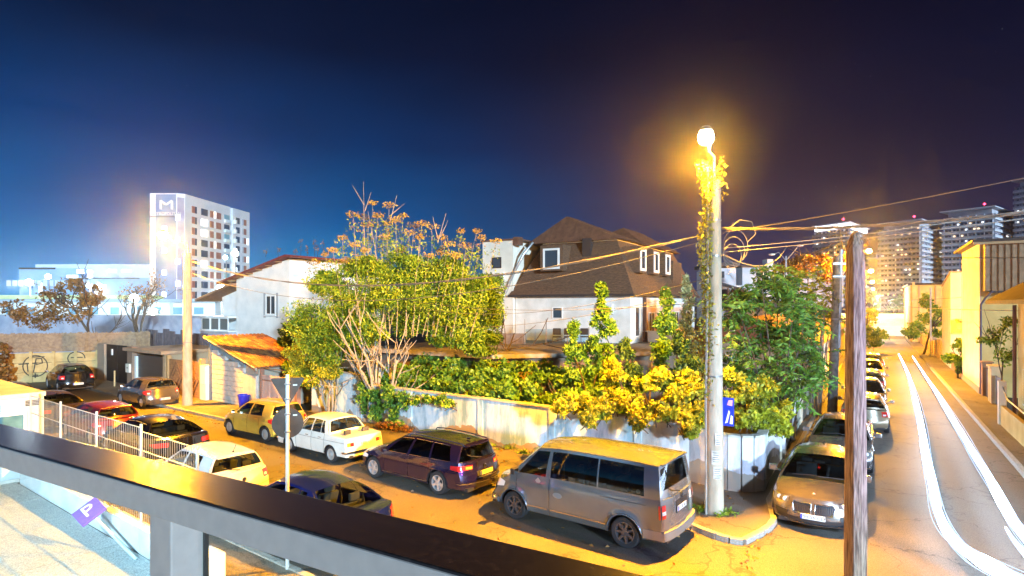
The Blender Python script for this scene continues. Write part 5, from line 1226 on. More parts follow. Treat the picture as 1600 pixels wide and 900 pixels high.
def limb(mb, rs, p, d, ln, r_, depth, tips, spread=.6, up=.15, seg=5, kids=3, minr=.006):
    pts = [Vector(p)]; d = Vector(d).normalized(); rr_3 = [r_]
    for i in range(4):
        d = (d+Vector(rs.normal(size=3))*.10+Vector((0, 0, up*.25))).normalized(); pts.append(pts[-1]+d*ln/4); rr_3.append(max(minr, r_*(1-.12*(i+1))))
    mb.tube(pts, rr_3, seg, cap=False)
    if depth == 0: tips.append(pts[-1]); tips.append(pts[2]); return
    for k in range(kids):
        b = pts[rs.randint(2, 5)]; nd = (d+Vector(rs.normal(size=3))*spread+Vector((0, 0, up))).normalized()
        limb(mb, rs, b, nd, ln*rs.uniform(.55, .8), r_*.55, depth-1, tips, spread, up, max(4, seg-1), kids, minr)
def frond_pts(rs, base, d, ln, n=11, lw=.15, droop=.5):
    """compound leaf: (points, directions) of leaflets along a drooping rachis + rachis points"""
    P = []; D = []; pts = [Vector(base)]; d = Vector(d).normalized(); side = d.cross(Vector((0, 0, 1))); side = side.normalized() if side.length > .05 else Vector((1, 0, 0))
    for i in range(n):
        d = (d+Vector((0, 0, -droop/n))).normalized(); pts.append(pts[-1]+d*ln/n); p = pts[-1]
        if i > 0:
            for s in (1, -1): P.append(p); D.append((side*s+d*.55+Vector((0, 0, -.25))).normalized())
    P.append(pts[-1]); D.append(d); return P, D, pts
def fronds(rs, bases, ln, n, name, mat, parent, size, asp=.3, stem=None, tone=None):
    P = []; D = []; T = []; sm = MB()
    for b, d in bases:
        l_ = ln*rs.uniform(.7, 1.2); p, dd, pts = frond_pts(rs, b, d, l_, n, droop=rs.uniform(.5, 1.3)); P += [tuple(v) for v in p]; D += [tuple(v) for v in dd]
        T += [rs.uniform(.1, .9)]*len(p)
        if stem: sm.tube([pts[0], pts[len(pts)//2], pts[-1]], [.008, .006, .003], 3, cap=False)
    o = link(name, leaf_mesh(name, P, size, mat, 1, asp, T, D), parent)
    if stem: sm.build('leaf_stalk', stem, parent)
    return o
def tree(label, base, height, r_, crown, mat, seed, depth=2, leafsize=.16, n=5000, kids=3, bark=BARK, trunks=1, spread=.6, name='tree', lean=None, sub=.3, cn=14, cat='tree', up=.2, group=None, asp=.6, tl=None):
    """crown: list of (offset centre, radii)"""
    rs = np.random.RandomState(seed); root = thing(name, label, cat, base, 0, group)
    mb = MB(); tips = []
    for k in range(trunks):
        o = Vector((rs.uniform(-.3, .3), rs.uniform(-.2, .2), 0)) if trunks > 1 else Vector((0, 0, 0))
        d = Vector(lean) if lean and trunks == 1 else Vector((rs.uniform(-.5, .5) if trunks > 1 else rs.uniform(-.1, .1), rs.uniform(-.2, .2), 1))
        limb(mb, rs, o, d, (tl or height*.5), r_, depth, tips, spread, up, 7, kids)
    mb.build('trunk', bark, root, smooth=60)
    per = max(4, int(n/(len(crown)*cn)))
    P, T = clumps(rs, crown, per, sub, cn)
    link('crown', leaf_mesh('crown', P, leafsize, mat, seed, asp, T), root)
    return root, rs, tips
# --- big autumn tree with seed heads (centre left)
tb_ = dp(598, 600, 26.5); tb_.z = 0
cr_ = [((-3.0, 0, 4.6), (1.6, 1.3, 1.1)), ((-1.6, .2, 5.4), (1.5, 1.3, 1.1)), ((-2.2, -.3, 3.5), (1.7, 1.2, 1.0)), ((0, .3, 5.9), (1.5, 1.3, .9)), ((1.6, .4, 5.7), (1.4, 1.2, 1.0)), ((3.2, .6, 5.6), (1.4, 1.2, 1.1)), ((4.3, .8, 4.8), (1.2, 1.1, 1.3)), ((3.0, .6, 4.2), (1.3, 1.1, .9)), ((-.6, -.4, 4.3), (1.3, 1, .8)), ((1.2, .9, 4.5), (1.4, .9, .7)), ((4.4, .9, 3.6), (1.0, .9, .7)), ((-.8, .2, 6.9), (1.2, 1.0, .7)), ((1.0, .3, 6.9), (1.2, 1.0, .8)), ((2.8, .5, 6.8), (1.3, 1.0, .8)), ((4.4, .7, 6.1), (1.0, 1.0, .9)), ((-2.4, 0, 6.3), (1.0, .9, .6))]
rt, rs, tips = tree('tall autumn tree with pale stems and brown seed heads against the sky', tb_, 5.5, .085, cr_, G_YEL, 11, 2, .14, 62000, 3, BARK, 9, .45, sub=.36, cn=26, up=.3, tl=3.0, asp=.42)
# upright bare stems with umbrella seed heads
st = MB(); SP = []; ST = []; LP = []; LT = []
heads = [(582, 318), (608, 322), (552, 336), (568, 340), (590, 338), (630, 338), (605, 350), (648, 352), (660, 350), (675, 355), (535, 372), (555, 383), (520, 392), (575, 352), (640, 365), (690, 372), (600, 372), (570, 392), (618, 345), (655, 372), (490, 410), (508, 398), (540, 408), (625, 392), (702, 382), (728, 385), (752, 372), (775, 378), (745, 362), (712, 400), (585, 410), (560, 425), (670, 400), (690, 395), (720, 362)]
for (px, py) in heads:
    t_ = dp(px, py, 26.5+rs.uniform(-.8, .8))-tb_; k = t_.x; b0 = Vector((k*.78+rs.uniform(-.3, .3), rs.uniform(-.3, .3), 3.9)); 
    st.tube([b0, b0.lerp(t_, .5)+Vector((rs.uniform(-.12, .12), 0, -.1)), t_], [.018, .012, .008], 5, cap=False)
    for q_ in range(9):
        f_ = rs.uniform(.25, .95); pc_ = b0.lerp(t_, f_); LP.append(blob_pts(rs, (pc_.x, pc_.y, pc_.z), (.42, .4, .34), int(55*(1.25-f_)), .1)); LT.append(np.full(int(55*(1.25-f_)), rs.uniform(.2, .95)))
    rr_4 = rs.uniform(.20, .34)
    for a in range(9):
        an = a*.7; e_ = t_+Vector((math.cos(an)*rr_4, math.sin(an)*rr_4, rs.uniform(-.03, .12))); st.tube([t_-Vector((0, 0, .1)), e_], .005, 3, cap=False)
    c_ = blob_pts(rs, (t_.x, t_.y, t_.z+.05), (rr_4, rr_4, rr_4*.42), 70, .5); SP.append(c_); ST.append(np.full(70, rs.uniform(.2, .8)))
    c_ = blob_pts(rs, (t_.x+rs.uniform(-.2, .2), t_.y, t_.z-.45), (.3, .3, .25), 16, .3); SP.append(c_); ST.append(np.full(16, .2))
st.build('flower_stalks', BARK, rt, smooth=60)
link('upper_crown', leaf_mesh('upper_crown', np.concatenate(LP), .13, G_YEL, 5, .42, np.concatenate(LT)), rt)
link('seed_heads', leaf_mesh('seed_heads', np.concatenate(SP), .085, G_SEED, 4, .8, np.concatenate(ST)), rt)
# bare twig spikes
tw = MB()
for (px, py, px2, py2) in [(568, 284, 570, 420), (551, 290, 569, 320), (580, 300, 570, 330), (620, 305, 610, 345), (632, 318, 612, 335), (697, 333, 684, 380), (676, 338, 684, 372), (700, 345, 688, 370), (663, 392, 648, 432), (575, 330, 590, 410)]:
    a, b = dp(px, py, 26.5)-tb_, dp(px2, py2, 26.5)-tb_; tw.tube([a, b], [.006, .02], 4, cap=False)
tw.build('bare_twigs', BARK, rt)
# yellow-green lower crown in front (left)
yb = dp(520, 600, 27.5); yb.z = 0
tree('bushy yellow-green tree leaning over the tiled shed and the blue wall', yb, 4, .07, [((-.6, -.3, 4.0), (1.3, 1, .9)), ((.6, -.2, 4.6), (1.2, 1, .9)), ((-1.0, -.3, 3.0), (1.2, 1, .8)), ((.2, -.5, 3.3), (1.1, 1, .8)), ((-.2, -1.2, 2.3), (1.0, .7, .6)), ((-1.2, -.8, 2.1), (.9, .7, .5)), ((1.2, 0, 3.6), (.9, .8, .8))], G_GOLD, 21, 2, .13, 26000, 3, BARK, 4, .5, sub=.38, cn=16, tl=2.2, asp=.4)
# darker clump right of the tree in front of the house wing
db_ = dp(745, 560, 31); db_.z = 0
tree('dense darker green tree beside the cream wing of the mansard house', db_, 5, .10, [((-.6, 0, 5.0), (1.5, 1.2, 1.2)), ((.5, 0, 6.2), (1.3, 1.0, 1.1)), ((-1.6, .2, 6.3), (1.3, 1.1, 1.2)), ((-1.9, 0, 4.4), (1.2, 1, 1)), ((.2, 0, 3.9), (1.3, 1.0, .8)), ((-3.2, .1, 5.4), (1.2, 1, 1.2))], G_MID, 31, 2, .14, 22000, 3, BARKD, 3, .5, sub=.38, cn=14, tl=3, asp=.42)
# --- ivy bank over the wall
rs = np.random.RandomState(41)
def ivy(label, blobs, mat, n, size, seed, name='ivy', cat='ivy', cn=20, sub=.3, base=None, asp=.85):
    rs_ = np.random.RandomState(seed); per = max(4, int(n/(len(blobs)*cn))); P, T = clumps(rs_, blobs, per, sub, cn)
    b = Vector(base) if base is not None else Vector(blobs[0][0]); r0 = thing(name, label, cat, (b.x, b.y, 0)); P = P-np.array([b.x, b.y, 0])
    link('foliage', leaf_mesh('foliage', P, size, mat, seed, asp, T), r0)
    s_ = MB()
    for c, r_ in blobs:
        for k in range(3):
            a = Vector(c)-Vector((b.x, b.y, 0)); s_.tube([Vector((a.x+rs_.uniform(-.3, .3), a.y, max(0, a.z-r_[2]*1.3))), a+Vector((rs_.uniform(-.4, .4), 0, r_[2]*.3))], .018, 4, cap=False)
    stuff(s_.build('stems', BARKD, r0)); return r0
bl = []
for t in np.arange(3.5, 16.5, .9): bl.append((tuple(Bf(t, -4.6-.2*math.sin(t), 1.85+.15*math.sin(t*1.7))), (.9, .9, .45)))
for t in np.arange(4.5, 16, 1.1): bl.append((tuple(Bf(t, -6.0, 2.15+.2*math.sin(t*2))), (1.0, .9, .5)))
for t in np.arange(6, 17, 1.4): bl.append((tuple(Bf(t, -7.6, 2.4)), (1.1, 1.0, .5)))
ivy('broad dark green ivy bank spilling behind the blue wall under the terrace', bl, G_MID, 22000, .15, 42, cn=12, sub=.38)
hang = [(tuple(Bf(t, -3.2, z)), (.42, .25, .5)) for t, z in ((15.2, 1.7), (14.7, 1.2), (14.5, .7), (13.7, 1.6), (13.5, 1.0), (13.2, .5), (12.8, 1.5), (15.3, 1.1))]
ivy('ivy curtain hanging down the blue wall beside the white saloon', hang, G_MID, 5000, .13, 43, cn=10, sub=.4)
bl = [(tuple(Bf(t, -3.15, 1.55+.1*math.sin(t*3))), (.35, .22, .22)) for t in (12, 11.4, 10.6, 10.2)]
ivy('thin ivy strands on the blue wall top left of the violet estate car', bl, G_YEL, 900, .12, 44, cn=6)
gr_ = [(tuple(Bf(t, -2.9, .25)), (.4, .3, .25)) for t in (13.9, 13.4, 12.9, 12.4)]
ivy('dry weeds at the foot of the blue wall beside the white saloon', gr_, G_RUST, 1500, .10, 45, cn=8, name='weeds', cat='weeds', asp=.3)
gr_ = [(tuple(Bf(t, -3.1, .15)), (.5, .25, .2)) for t in (8.4, 7.4, 6.4, 5.4, 4.4)]
ivy('yellow-lit weeds at the foot of the blue wall behind the violet car', gr_, G_YEL, 1800, .09, 46, cn=8, name='weeds', cat='weeds', asp=.3)
ivy('tuft of weeds round the foot of the vine-covered lamp post', [((PB.x-.3, PB.y+.1, .16), (.3, .25, .14)), ((PB.x+.3, PB.y-.15, .16), (.28, .2, .12)), ((PB.x, PB.y-.3, .14), (.3, .15, .1)), ((PB.x-.9, PB.y+.5, .15), (.4, .3, .15))], G_YEL, 700, .10, 47, cn=6, name='weeds', cat='weeds', asp=.25)
# --- golden creeper over the corner
bl = []
for px, py, z, r_ in [(880, 635, 19, .45), (905, 625, 19.4, .5), (935, 640, 18.7, .5), (960, 625, 18.9, .55), (962, 590, 19.2, .42), (958, 568, 19.4, .28), (985, 630, 18.5, .5), (1000, 655, 17.9, .45), (1010, 600, 18.9, .45), (1035, 640, 17.9, .55), (1060, 620, 18.3, .6), (1085, 650, 17.6, .5), (1075, 590, 18.8, .45), (1110, 640, 17.6, .5), (1135, 625, 17.8, .5), (1160, 650, 17.5, .5), (1185, 640, 17.8, .5), (1205, 660, 17.9, .45), (1165, 610, 18.4, .5), (1195, 605, 18.9, .5), (1140, 590, 18.6, .45), (1220, 640, 18.9, .45), (1225, 672, 18.9, .28), (1080, 672, 17.2, .3), (920, 655, 18.2, .35), (1030, 588, 19, .4), (1190, 675, 17.6, .3), (1100, 605, 18, .4)]:
    p = dp(px, py, z); bl.append((tuple(p), (r_, r_*.9, r_*.75)))
ivy('golden yellow creeper heaped over the curved corner wall behind the lamp post', bl, G_GOLD, 34000, .13, 51, cn=16, sub=.30, name='creeper', cat='creeper', asp=.55)
# --- upright dark shrubs in the garden
def shrub(label, px, ybase, ytop, z, wid, mat, seed, n=4500, size=.14, trunk=True, asp=.5):
    b = dp(px, ybase, z); t_ = dp(px, ytop, z); H_ = t_.z-b.z; base = Vector((b.x, b.y, 0)); z0 = b.z
    k = max(3, int(H_/wid*1.3)); cr = []
    rs_ = np.random.RandomState(seed)
    for i in range(k):
        f = i/(k-1); w_ = wid*(.95-.6*f**1.8)*rs_.uniform(.8, 1.1); cr.append(((rs_.uniform(-.25, .25)*wid, 0, z0+H_*(.05+.88*f)), (w_, w_*.8, H_/k*.75)))
    root, _, _ = tree(label, base, z0+H_, .06, cr, mat, seed, 1, size, n, bark=BARKD, trunks=2, spread=.3, name='shrub', cat='shrub', sub=.36, cn=14, tl=(z0+H_)*.42, asp=asp, kids=2); return root
shrub('tall dark green shrub with a pointed top beside the terrace chairs', 940, 600, 446, 22.5, .75, G_MID, 61, 6500)
shrub('rounded green shrub left of the tall pointed shrub', 900, 590, 515, 22.8, .65, G_MID, 62, 3600)
shrub('leafy green shrub just left of the vine-covered post', 1040, 590, 462, 22, .8, G_MID, 63, 5500)
shrub('pale lit upright shrub before the salmon porch', 1075, 560, 432, 25, .55, G_PALE, 64, 2200, asp=.4)
shrub('dark undergrowth shrub between the golden creeper and the terrace', 985, 620, 540, 21.2, .9, G_DARK, 65, 4000)
shrub('second dark undergrowth shrub behind the golden creeper', 1070, 610, 530, 20.5, .9, G_DARK, 66, 4200)
# --- ailanthus with long fronds right of the main pole
rs = np.random.RandomState(71); ab = dp(1215, 640, 21.5); ab.z = 0
at_ = thing('tree', 'broad green tree with long feathery compound leaves right of the lamp post', 'tree', ab)
mb = MB(); bases = []
cen = [(1150, 500), (1180, 470), (1215, 450), (1240, 480), (1200, 520), (1165, 545), (1225, 530), (1255, 520), (1265, 560), (1215, 570), (1180, 590), (1250, 590), (1150, 470), (1235, 455), (1260, 490), (1235, 610), (1150, 570), (1190, 440), (1275, 585)]
for (px, py) in cen:
    c = dp(px, py, 21.5+rs.uniform(-1.2, 1.2))-ab; mb.tube([(c.x*.25, c.y*.3, 0), Vector((c.x*.55, c.y*.6, c.z*.6)), c], [.05, .03, .012], 5, cap=False)
    for k in range(15):
        an = rs.uniform(0, 2*math.pi); el = rs.uniform(-.15, .6); bases.append((c+Vector(rs.normal(size=3))*.22, Vector((math.cos(an), math.sin(an), el))))
mb.build('trunk', BARKD, at_, smooth=60)
fronds(rs, bases, .95, 11, 'crown', G_MID, at_, .23, .30, stem=BARKD)
P, T = clumps(rs, [(tuple(dp(px, py, 22.6)-ab), (.55, .5, .5)) for px, py in cen], 22, .4, 12); link('inner_crown', leaf_mesh('inner_crown', P, .16, G_DARK, 72, .5, T), at_)
# golden-lit fronds higher behind, near the grey pole
rs = np.random.RandomState(74); gb = dp(1275, 600, 29); gb.z = 0
gt_ = thing('tree', 'yellow-lit feathery tree between the green tree and the grey pole', 'tree', gb); mb = MB(); bases = []
for (px, py) in [(1240, 440), (1270, 450), (1290, 470), (1255, 465), (1285, 495), (1225, 425), (1300, 500), (1270, 430), (1210, 432), (1295, 445)]:
    c = dp(px, py, 29+rs.uniform(-1, 1))-gb; mb.tube([(c.x*.3, 0, 0), Vector((c.x*.6, c.y*.6, c.z*.7)), c], [.05, .03, .012], 5, cap=False)
    for k in range(11):
        an = rs.uniform(0, 2*math.pi); bases.append((c+Vector(rs.normal(size=3))*.2, Vector((math.cos(an), math.sin(an), rs.uniform(-.1, .6)))))
mb.build('trunk', BARK, gt_, smooth=60); fronds(rs, bases, 1.05, 10, 'crown', G_GOLD, gt_, .22, .32, stem=BARK)
for i, (px, py, z, r_, lab) in enumerate([(1245, 415, 44, 1.6, 'rust-leaved tree in front of the far white houses, left one'), (1300, 412, 46, 1.5, 'rust-leaved tree in front of the far white houses, beside the grey pole')]):
    c = dp(px, py, z); tree(lab, (c.x, c.y, 0), 7, .1, [((0, 0, c.z-.6), (r_, r_, 1.0)), ((.7, 0, c.z+.2), (r_*.7, r_*.7, .8)), ((-.8, 0, c.z), (r_*.6, .8, .8))], G_RUST, 80+i, 2, .22, 1800, 3, BARKD, 1, .5, sub=.3, tl=5.5)
# --- vine on main pole, lamplight's yellow brightened into its leaf colours
P = []; T = []
rs = np.random.RandomState(90)
for z in np.arange(2.9, 8.9, .05):
    wv = .16+.05*math.sin(z*3)+(.05 if z > 8.0 else 0)+(.10 if z < 5 else .02); n = 10 if z > 4.2 else 4
    c = (-.24-.04*math.sin(z*2.1), -.12, z); P.append(blob_pts(rs, c, (wv, .15, .08), n*2, .3)); T.append(np.full(n*2, rs.uniform(0, 1)))
for z in np.arange(8.0, 9.0, .05):
    P.append(blob_pts(rs, (.16, -.05, z), (.15, .14, .1), 5, .3)); T.append(np.full(5, rs.uniform(0, 1)))
vn = thing('vine', 'yellow-lit vine climbing the left side of the corner lamp post', 'vine', PB); link('foliage', leaf_mesh('foliage', np.concatenate(P), .085, leafmat('leaf_vine_lit', [(.12, .12, .01), (.34, .32, .03), (.55, .48, .05)]), 91, .5, np.concatenate(T)), vn)
s_ = MB()
for k in range(26):
    z = rs.uniform(4, 8.8); sd = rs.choice([-1, -1, 1]); p = Vector((sd*.22, -.15, z)); pts = [p]
    for i in range(5): p = p+Vector((sd*rs.uniform(.0, .08), rs.uniform(-.03, .03), rs.uniform(-.14, .08))); pts.append(p)
    s_.tube(pts, .006, 3, cap=False)
s_.tube([(-.24, -.1, 0), (-.26, -.14, 3), (-.22, -.16, 6), (-.2, -.14, 8.8)], .03, 5); stuff(s_.build('stems', BARK, vn))
# --- left orange tree, bare tree
ob = gp(133, 592); 
tree('low spreading orange-leaved tree leaning over the graffiti fence', (ob.x, ob.y, 0), 5, .16, [((-1.6, 0, 4.7), (1.5, 1.2, .9)), ((-3.4, .2, 4.4), (1.6, 1.2, 1.0)), ((-.2, 0, 5.2), (1.1, 1, .9)), ((-2.4, 0, 5.7), (1.4, 1, .9)), ((-4.7, 0, 5.0), (1.1, 1, .9)), ((.6, 0, 6.0), (.8, .8, .9)), ((-1.0, 0, 6.6), (1.0, .8, .7))], G_RUST, 101, 3, .22, 3800, 3, BARKD, 1, .6, sub=.34, lean=(-.35, 0, 1), tl=3.4)
bt = gp(222, 560); bt = dp(222, 560, 52); bt.z = 0
rs = np.random.RandomState(103); br_ = thing('bare_tree', 'leafless dark tree silhouetted against the left tower and floodlights', 'tree', bt)
mb = MB(); tips = []; limb(mb, rs, (0, 0, 0), (-.02, 0, 1), 3.8, .24, 4, tips, .6, .25, 6, 3, .018); mb.build('trunk', BARKD, br_, smooth=60)
P = np.concatenate([blob_pts(rs, tuple(t), (.5, .5, .4), 4, .2) for t in tips]); link('crown', leaf_mesh('crown', P, .2, G_RUST, 104), br_)
# ivy mass at the far left edge by the end wall
ivy('brown ivy clump on the far left corner of the graffiti fence', [(tuple(dp(0, 560, 39)), (.8, .6, 1.2)), (tuple(dp(5, 590, 39)), (.7, .5, .9)), (tuple(dp(-20, 575, 39)), (.8, .6, 1.5))], G_RUST, 1600, .2, 105, cn=12)
# shrubs by the shed and house
ivy('dark green shrub between the white house and the tiled roof', [(tuple(dp(458, 512, 34)), (.9, .7, .8)), (tuple(dp(475, 535, 33)), (.9, .7, .6)), (tuple(dp(447, 535, 34)), (.6, .6, .5)), (tuple(dp(480, 510, 33)), (.5, .5, .6))], G_DARK, 3500, .16, 106, name='shrub', cat='shrub')
ivy('yellow-lit bush overhanging the pink gate', [(tuple(dp(470, 578, 29.5)), (.9, .5, .4)), (tuple(dp(495, 590, 28.8)), (.8, .5, .5)), (tuple(dp(520, 575, 28.8)), (.9, .6, .5)), (tuple(dp(455, 572, 30)), (.5, .4, .3))], G_YEL, 3000, .14, 107, name='shrub', cat='shrub')
# weeds on the roof line beyond the white house
P = []; s_ = MB(); rs = np.random.RandomState(108); wb2 = dp(490, 402, 47)
for px in (435, 462, 470, 480, 492, 496, 505, 415):
    h = rs.uniform(.6, 1.7); b = dp(px, 402, 47)-wb2; s_.tube([b, b+Vector((rs.uniform(-.1, .1), 0, h))], [.02, .008], 4, cap=False); P.append(blob_pts(rs, (b.x, b.y, b.z+h*.7), (.18, .18, h*.35), 30, .3))
wd = thing('weeds', 'dry weed stalks silhouetted above the roof of the white house', 'weeds', wb2); s_.build('stalks', BARKD, wd); link('leaves', leaf_mesh('leaves', np.concatenate(P), .12, G_RUST, 109), wd)
# --- right street plants
c = dp(1443, 500, 62)
tree('orange-lit leafy tree by the warehouse on the right-hand street', (c.x, c.y, 0), 5, .12, [((0, 0, 3.2), (1.6, 1.2, 1.2)), ((1.1, 0, 4.6), (1.2, 1, 1.1)), ((-1.2, 0, 2.6), (1.1, 1, 1.0)), ((.4, 0, 5.6), (.8, .8, .9)), ((1.6, 0, 2.8), (.9, .9, 1.0))], G_YEL, 111, 2, .24, 3600, 3, BARKD, 1, .5, tl=3)
c = dp(1497, 560, 42)
tree('small street tree against the pale tall wall', (c.x, c.y, 0), 3, .07, [((0, 0, 1.6), (.8, .7, .7)), ((.2, 0, 2.4), (.6, .6, .6)), ((-.6, 0, 1.5), (.6, .6, .4)), ((.3, 0, .9), (.5, .5, .5))], G_MID, 112, 1, .2, 1800, 3, BARKD, 1, .4, tl=1.8)
c = dp(1562, 540, 28)
tree('thin airy tree behind the garden gate on the right', (c.x, c.y, 0), 4, .05, [((0, 0, 3.7), (.7, .5, .6)), ((.3, 0, 4.5), (.5, .5, .5)), ((.2, 0, 2.9), (.6, .5, .5)), ((-.6, 0, 3.6), (.5, .4, .25))], G_YEL, 113, 2, .15, 900, 3, BARKD, 1, .5, tl=2.6)
for i, (px, py, z, r_, mt, lab) in enumerate([(1396, 490, 118, 2.6, G_PALE, 'pale floodlit tree at the far end of the right-hand street'), (1351, 480, 95, 2.4, G_PALE, 'white-lit tree left of the bright street end'), (1352, 505, 80, 1.5, G_GOLD, 'yellow-lit tree above the parked cars down the street')]):
    c = dp(px, py, z); tree(lab, (c.x, c.y, 0), 6, .15, [((0, 0, c.z), (r_, r_, r_)), ((.8, 0, c.z+r_*.8), (r_*.6, r_*.6, r_*.7)), ((-.8, 0, c.z-r_*.5), (r_*.7, r_*.7, r_*.6))], mt, 120+i, 1, .35, 1500, 3, BARKD, 1, .5, tl=4)
c = gp(1366, 553); 
ivy('rounded orange-lit hedge beyond the parked cars', [((c.x, c.y, 1.6), (1.6, 1.3, 1.0)), ((c.x-.8, c.y+.6, 2.4), (1.3, 1.2, .8)), ((c.x+.6, c.y+.8, 2.2), (1.2, 1.1, .8))], G_YEL, 2600, .22, 130, name='hedge', cat='hedge')
# ================================================================== FAR BUILDINGS
LITW = emis('lit_window_cool', (.85, .95, 1.0), 2.2); LITY = emis('lit_window_warm', (1.0, .78, .5), 2.0); LITB = emis('lit_strip', (.75, .92, 1.0), 5.0)
def facade(root, a, b, z0, z1, floors, cols, wmats, rs, ww=.6, wh=.55, lit=.1, slab=None, depth=.25, limit=999, skip=None, divider=None):
    """windows between ground points a->b; normal to the right of a->b ... faces the viewer"""
    a = Vector((a[0], a[1], 0)); b = Vector((b[0], b[1], 0)); d = b-a; L_ = d.length; d.normalize(); n = Vector((d.y, -d.x, 0)); fh = (z1-z0)/floors; cw = L_/cols; rz = math.atan2(d.y, d.x)
    mm = {}
    def pm_(mt):
        if mt.name not in mm: q = MB(); q.box(0, -.06, 0, cw*ww, .1, fh*wh); mm[mt.name] = q.mesh('window', mt)
        return mm[mt.name]
    c = 0
    for f in range(floors):
        for k in range(cols):
            if skip and skip(f, k): continue
            mt = wmats[0] if rs.random() > lit else rs.choice(wmats[1:])
            p = a+d*(k*cw+cw*(1-ww)/2)+n*.02; link('window', pm_(mt), root, (p.x, p.y, z0+f*fh+fh*.28), (0, 0, rz)); c += 1
        if slab:
            q = MB(); q.box(-depth, -depth, 0, L_+.02, .05, fh*.2); o = q.build('balcony_slab', slab, root); o.location = (a.x, a.y, z0+f*fh-.02); o.rotation_euler = (0, 0, rz)
            q = MB(); q.box(-depth, -depth+.02, 0, L_+.02, -depth+.08, fh*.30); o = q.build('parapet_rail', divider or slab, root); o.location = (a.x, a.y, z0+f*fh+fh*.18); o.rotation_euler = (0, 0, rz)
    if divider:
        q = MB()
        for k in range(0, cols+1, 2): q.box(k*cw-.1, -depth, 0, k*cw+.1, .05, z1-z0)
        o = q.build('party_wall', divider, root); o.location = (a.x, a.y, z0); o.rotation_euler = (0, 0, rz)
rsd = random.Random(77)
# --- left tower
Z0 = 150.0; X0 = (289-CX)/FPX*Z0; XF = (238-CX)/FPX*Z0; HT = EYE+(HOR-303)/FPX*Z0
tw1 = thing('tower_block', 'white eleven-storey tower block with a large M logo and reddish window panels', 'tower block', (0, 0, 0))
TW = pm('tower_white', (.66, .66, .70), (.76, .76, .80), .2, .8); TWG = pm('tower_grey', (.40, .44, .52), (.50, .54, .62), .2, .8)
def side(p): r_ = (p-CX)/FPX; d = (r_*Z0-X0)/(.086-r_); return Vector((X0+.086*d, Z0+d, 0))
e_ = side(390); cfr = Vector(((280-CX)/FPX*Z0, Z0-1.0, 0)); lf_ = Vector((XF, Z0-1.0, 0))
m = MB(); m.prism([lf_, cfr, Vector((X0, Z0, 0)), side(360), side(360)+Vector((-1.5, .2, 0)), side(364)+Vector((-1.5, .2, 0)), side(364), e_, e_+Vector((-9, 0, 0)), lf_+Vector((0, 12, 0))], (0, 0, HT)); m.build('wall', TW, tw1)
m = MB(); m.box(XF+1.5, Z0-1.12, 4, cfr.x-.2, Z0-1.0, HT-.3); m.build('front_panel', pm('tower_blue', (.15, .20, .33), (.21, .27, .42), .3, .6), tw1)
m = MB(); m.prism([cfr+Vector((.1, -.1, 3)), Vector((X0-.1, Z0-.1, 3)), Vector((X0-.1, Z0-.02, 3)), cfr+Vector((.1, .0, 3))], (0, 0, HT-4)); m.build('corner_panel', pm('tower_mauve', (.30, .26, .36), (.38, .34, .42), .5), tw1)
lg = MB()
for (xa, za, xb, zb_) in ((-1.4, 0, -1.4, 2.2), (-1.4, 2.2, 0, 1.2), (0, 1.2, 1.4, 2.2), (1.4, 2.2, 1.4, 0)): lg.tube([((XF+cfr.x)/2+.9+xa, Z0-1.35, HT-4.1+za), ((XF+cfr.x)/2+.9+xb, Z0-1.35, HT-4.1+zb_)], .28, 4)
lg.build('logo_sign', emis('logo_glow', (.9, .95, 1), .85), tw1)
text_obj('sign_text', 'METROPOLITAN', 1.0, emis('logo_glow', (.9, .95, 1), .85), tw1, ((XF+cfr.x)/2+.9, Z0-1.3, HT-5.2), (R(90), 0, 0))
fh = 2.75; ROW = [HT-4.3-fh*k for k in range(11)]
BRW = pm('window_panel_red', (.34, .13, .10), (.42, .18, .14), 1, .5); DKW = pm('window_slate', (.06, .09, .15), rough=.2)
def side_win(p0, p1, mt, z, h=1.75, nm='window', o=.12):
    a, b = side(p0), side(p1); q = MB(); q.prism([(a.x, a.y, z), (b.x, b.y, z), (b.x+o, b.y, z), (a.x+o, a.y, z)][::-1], (0, 0, h)); return q.build(nm, mt, tw1)
for r_, z in enumerate(ROW):
    side_win(299.5, 304, BRW, z); side_win(304.3, 307, DKW, z); side_win(314, 324, DKW if r_ not in (1, 2, 3, 5) else (LITW if r_ != 3 else DKW), z)
    side_win(328, 333.5, BRW, z); side_win(333.8, 337, LITW if r_ in (0, 3) else PVC, z); side_win(337.3, 345, BRW, z)
    side_win(350, 358, DKW if r_ % 2 else pm('window_teal', (.2, .4, .5), rough=.3), z); side_win(350, 359, pm('balcony_white', (.7, .8, .85)), z-.5, .9, 'balcony', .5)
    side_win(365, 367.5, LITW if r_ in (3, 4, 5) else PVC, z-.3, 1.2, 'balcony', .6); side_win(368.5, 374, DKW, z); side_win(378, 380.3, TWG, z); side_win(380.6, 384.5, BRW, z)
    if r_ in (2, 4, 6): side_win(384.8, 388, LITW, z)
    q = MB(); q.box(XF+.1, Z0-1.15, z-.3, XF+1.4, Z0-1.0, z+1.9); q.build('window', emis('stair_glow', (.9, .95, 1), .9), tw1)
    if r_ > 0:
        q = MB(); xx = XF+3.0+(3.4 if r_ % 2 else 0)+.2; q.box(xx, Z0-1.3, z+.3, xx+1.0, Z0-1.13, z+1.5); q.build('window', LITB, tw1)
    q = MB(); q.box(X0-1.0, Z0-.42, z, X0-.55, Z0-.2, z+1.6); q.build('window', PVC if r_ else LITW, tw1)
q = MB(); q.box(XF-.0, Z0-1.2, HT-6.0, cfr.x, Z0-1.05, HT-5.85); q.build('cornice', DARKF, tw1)
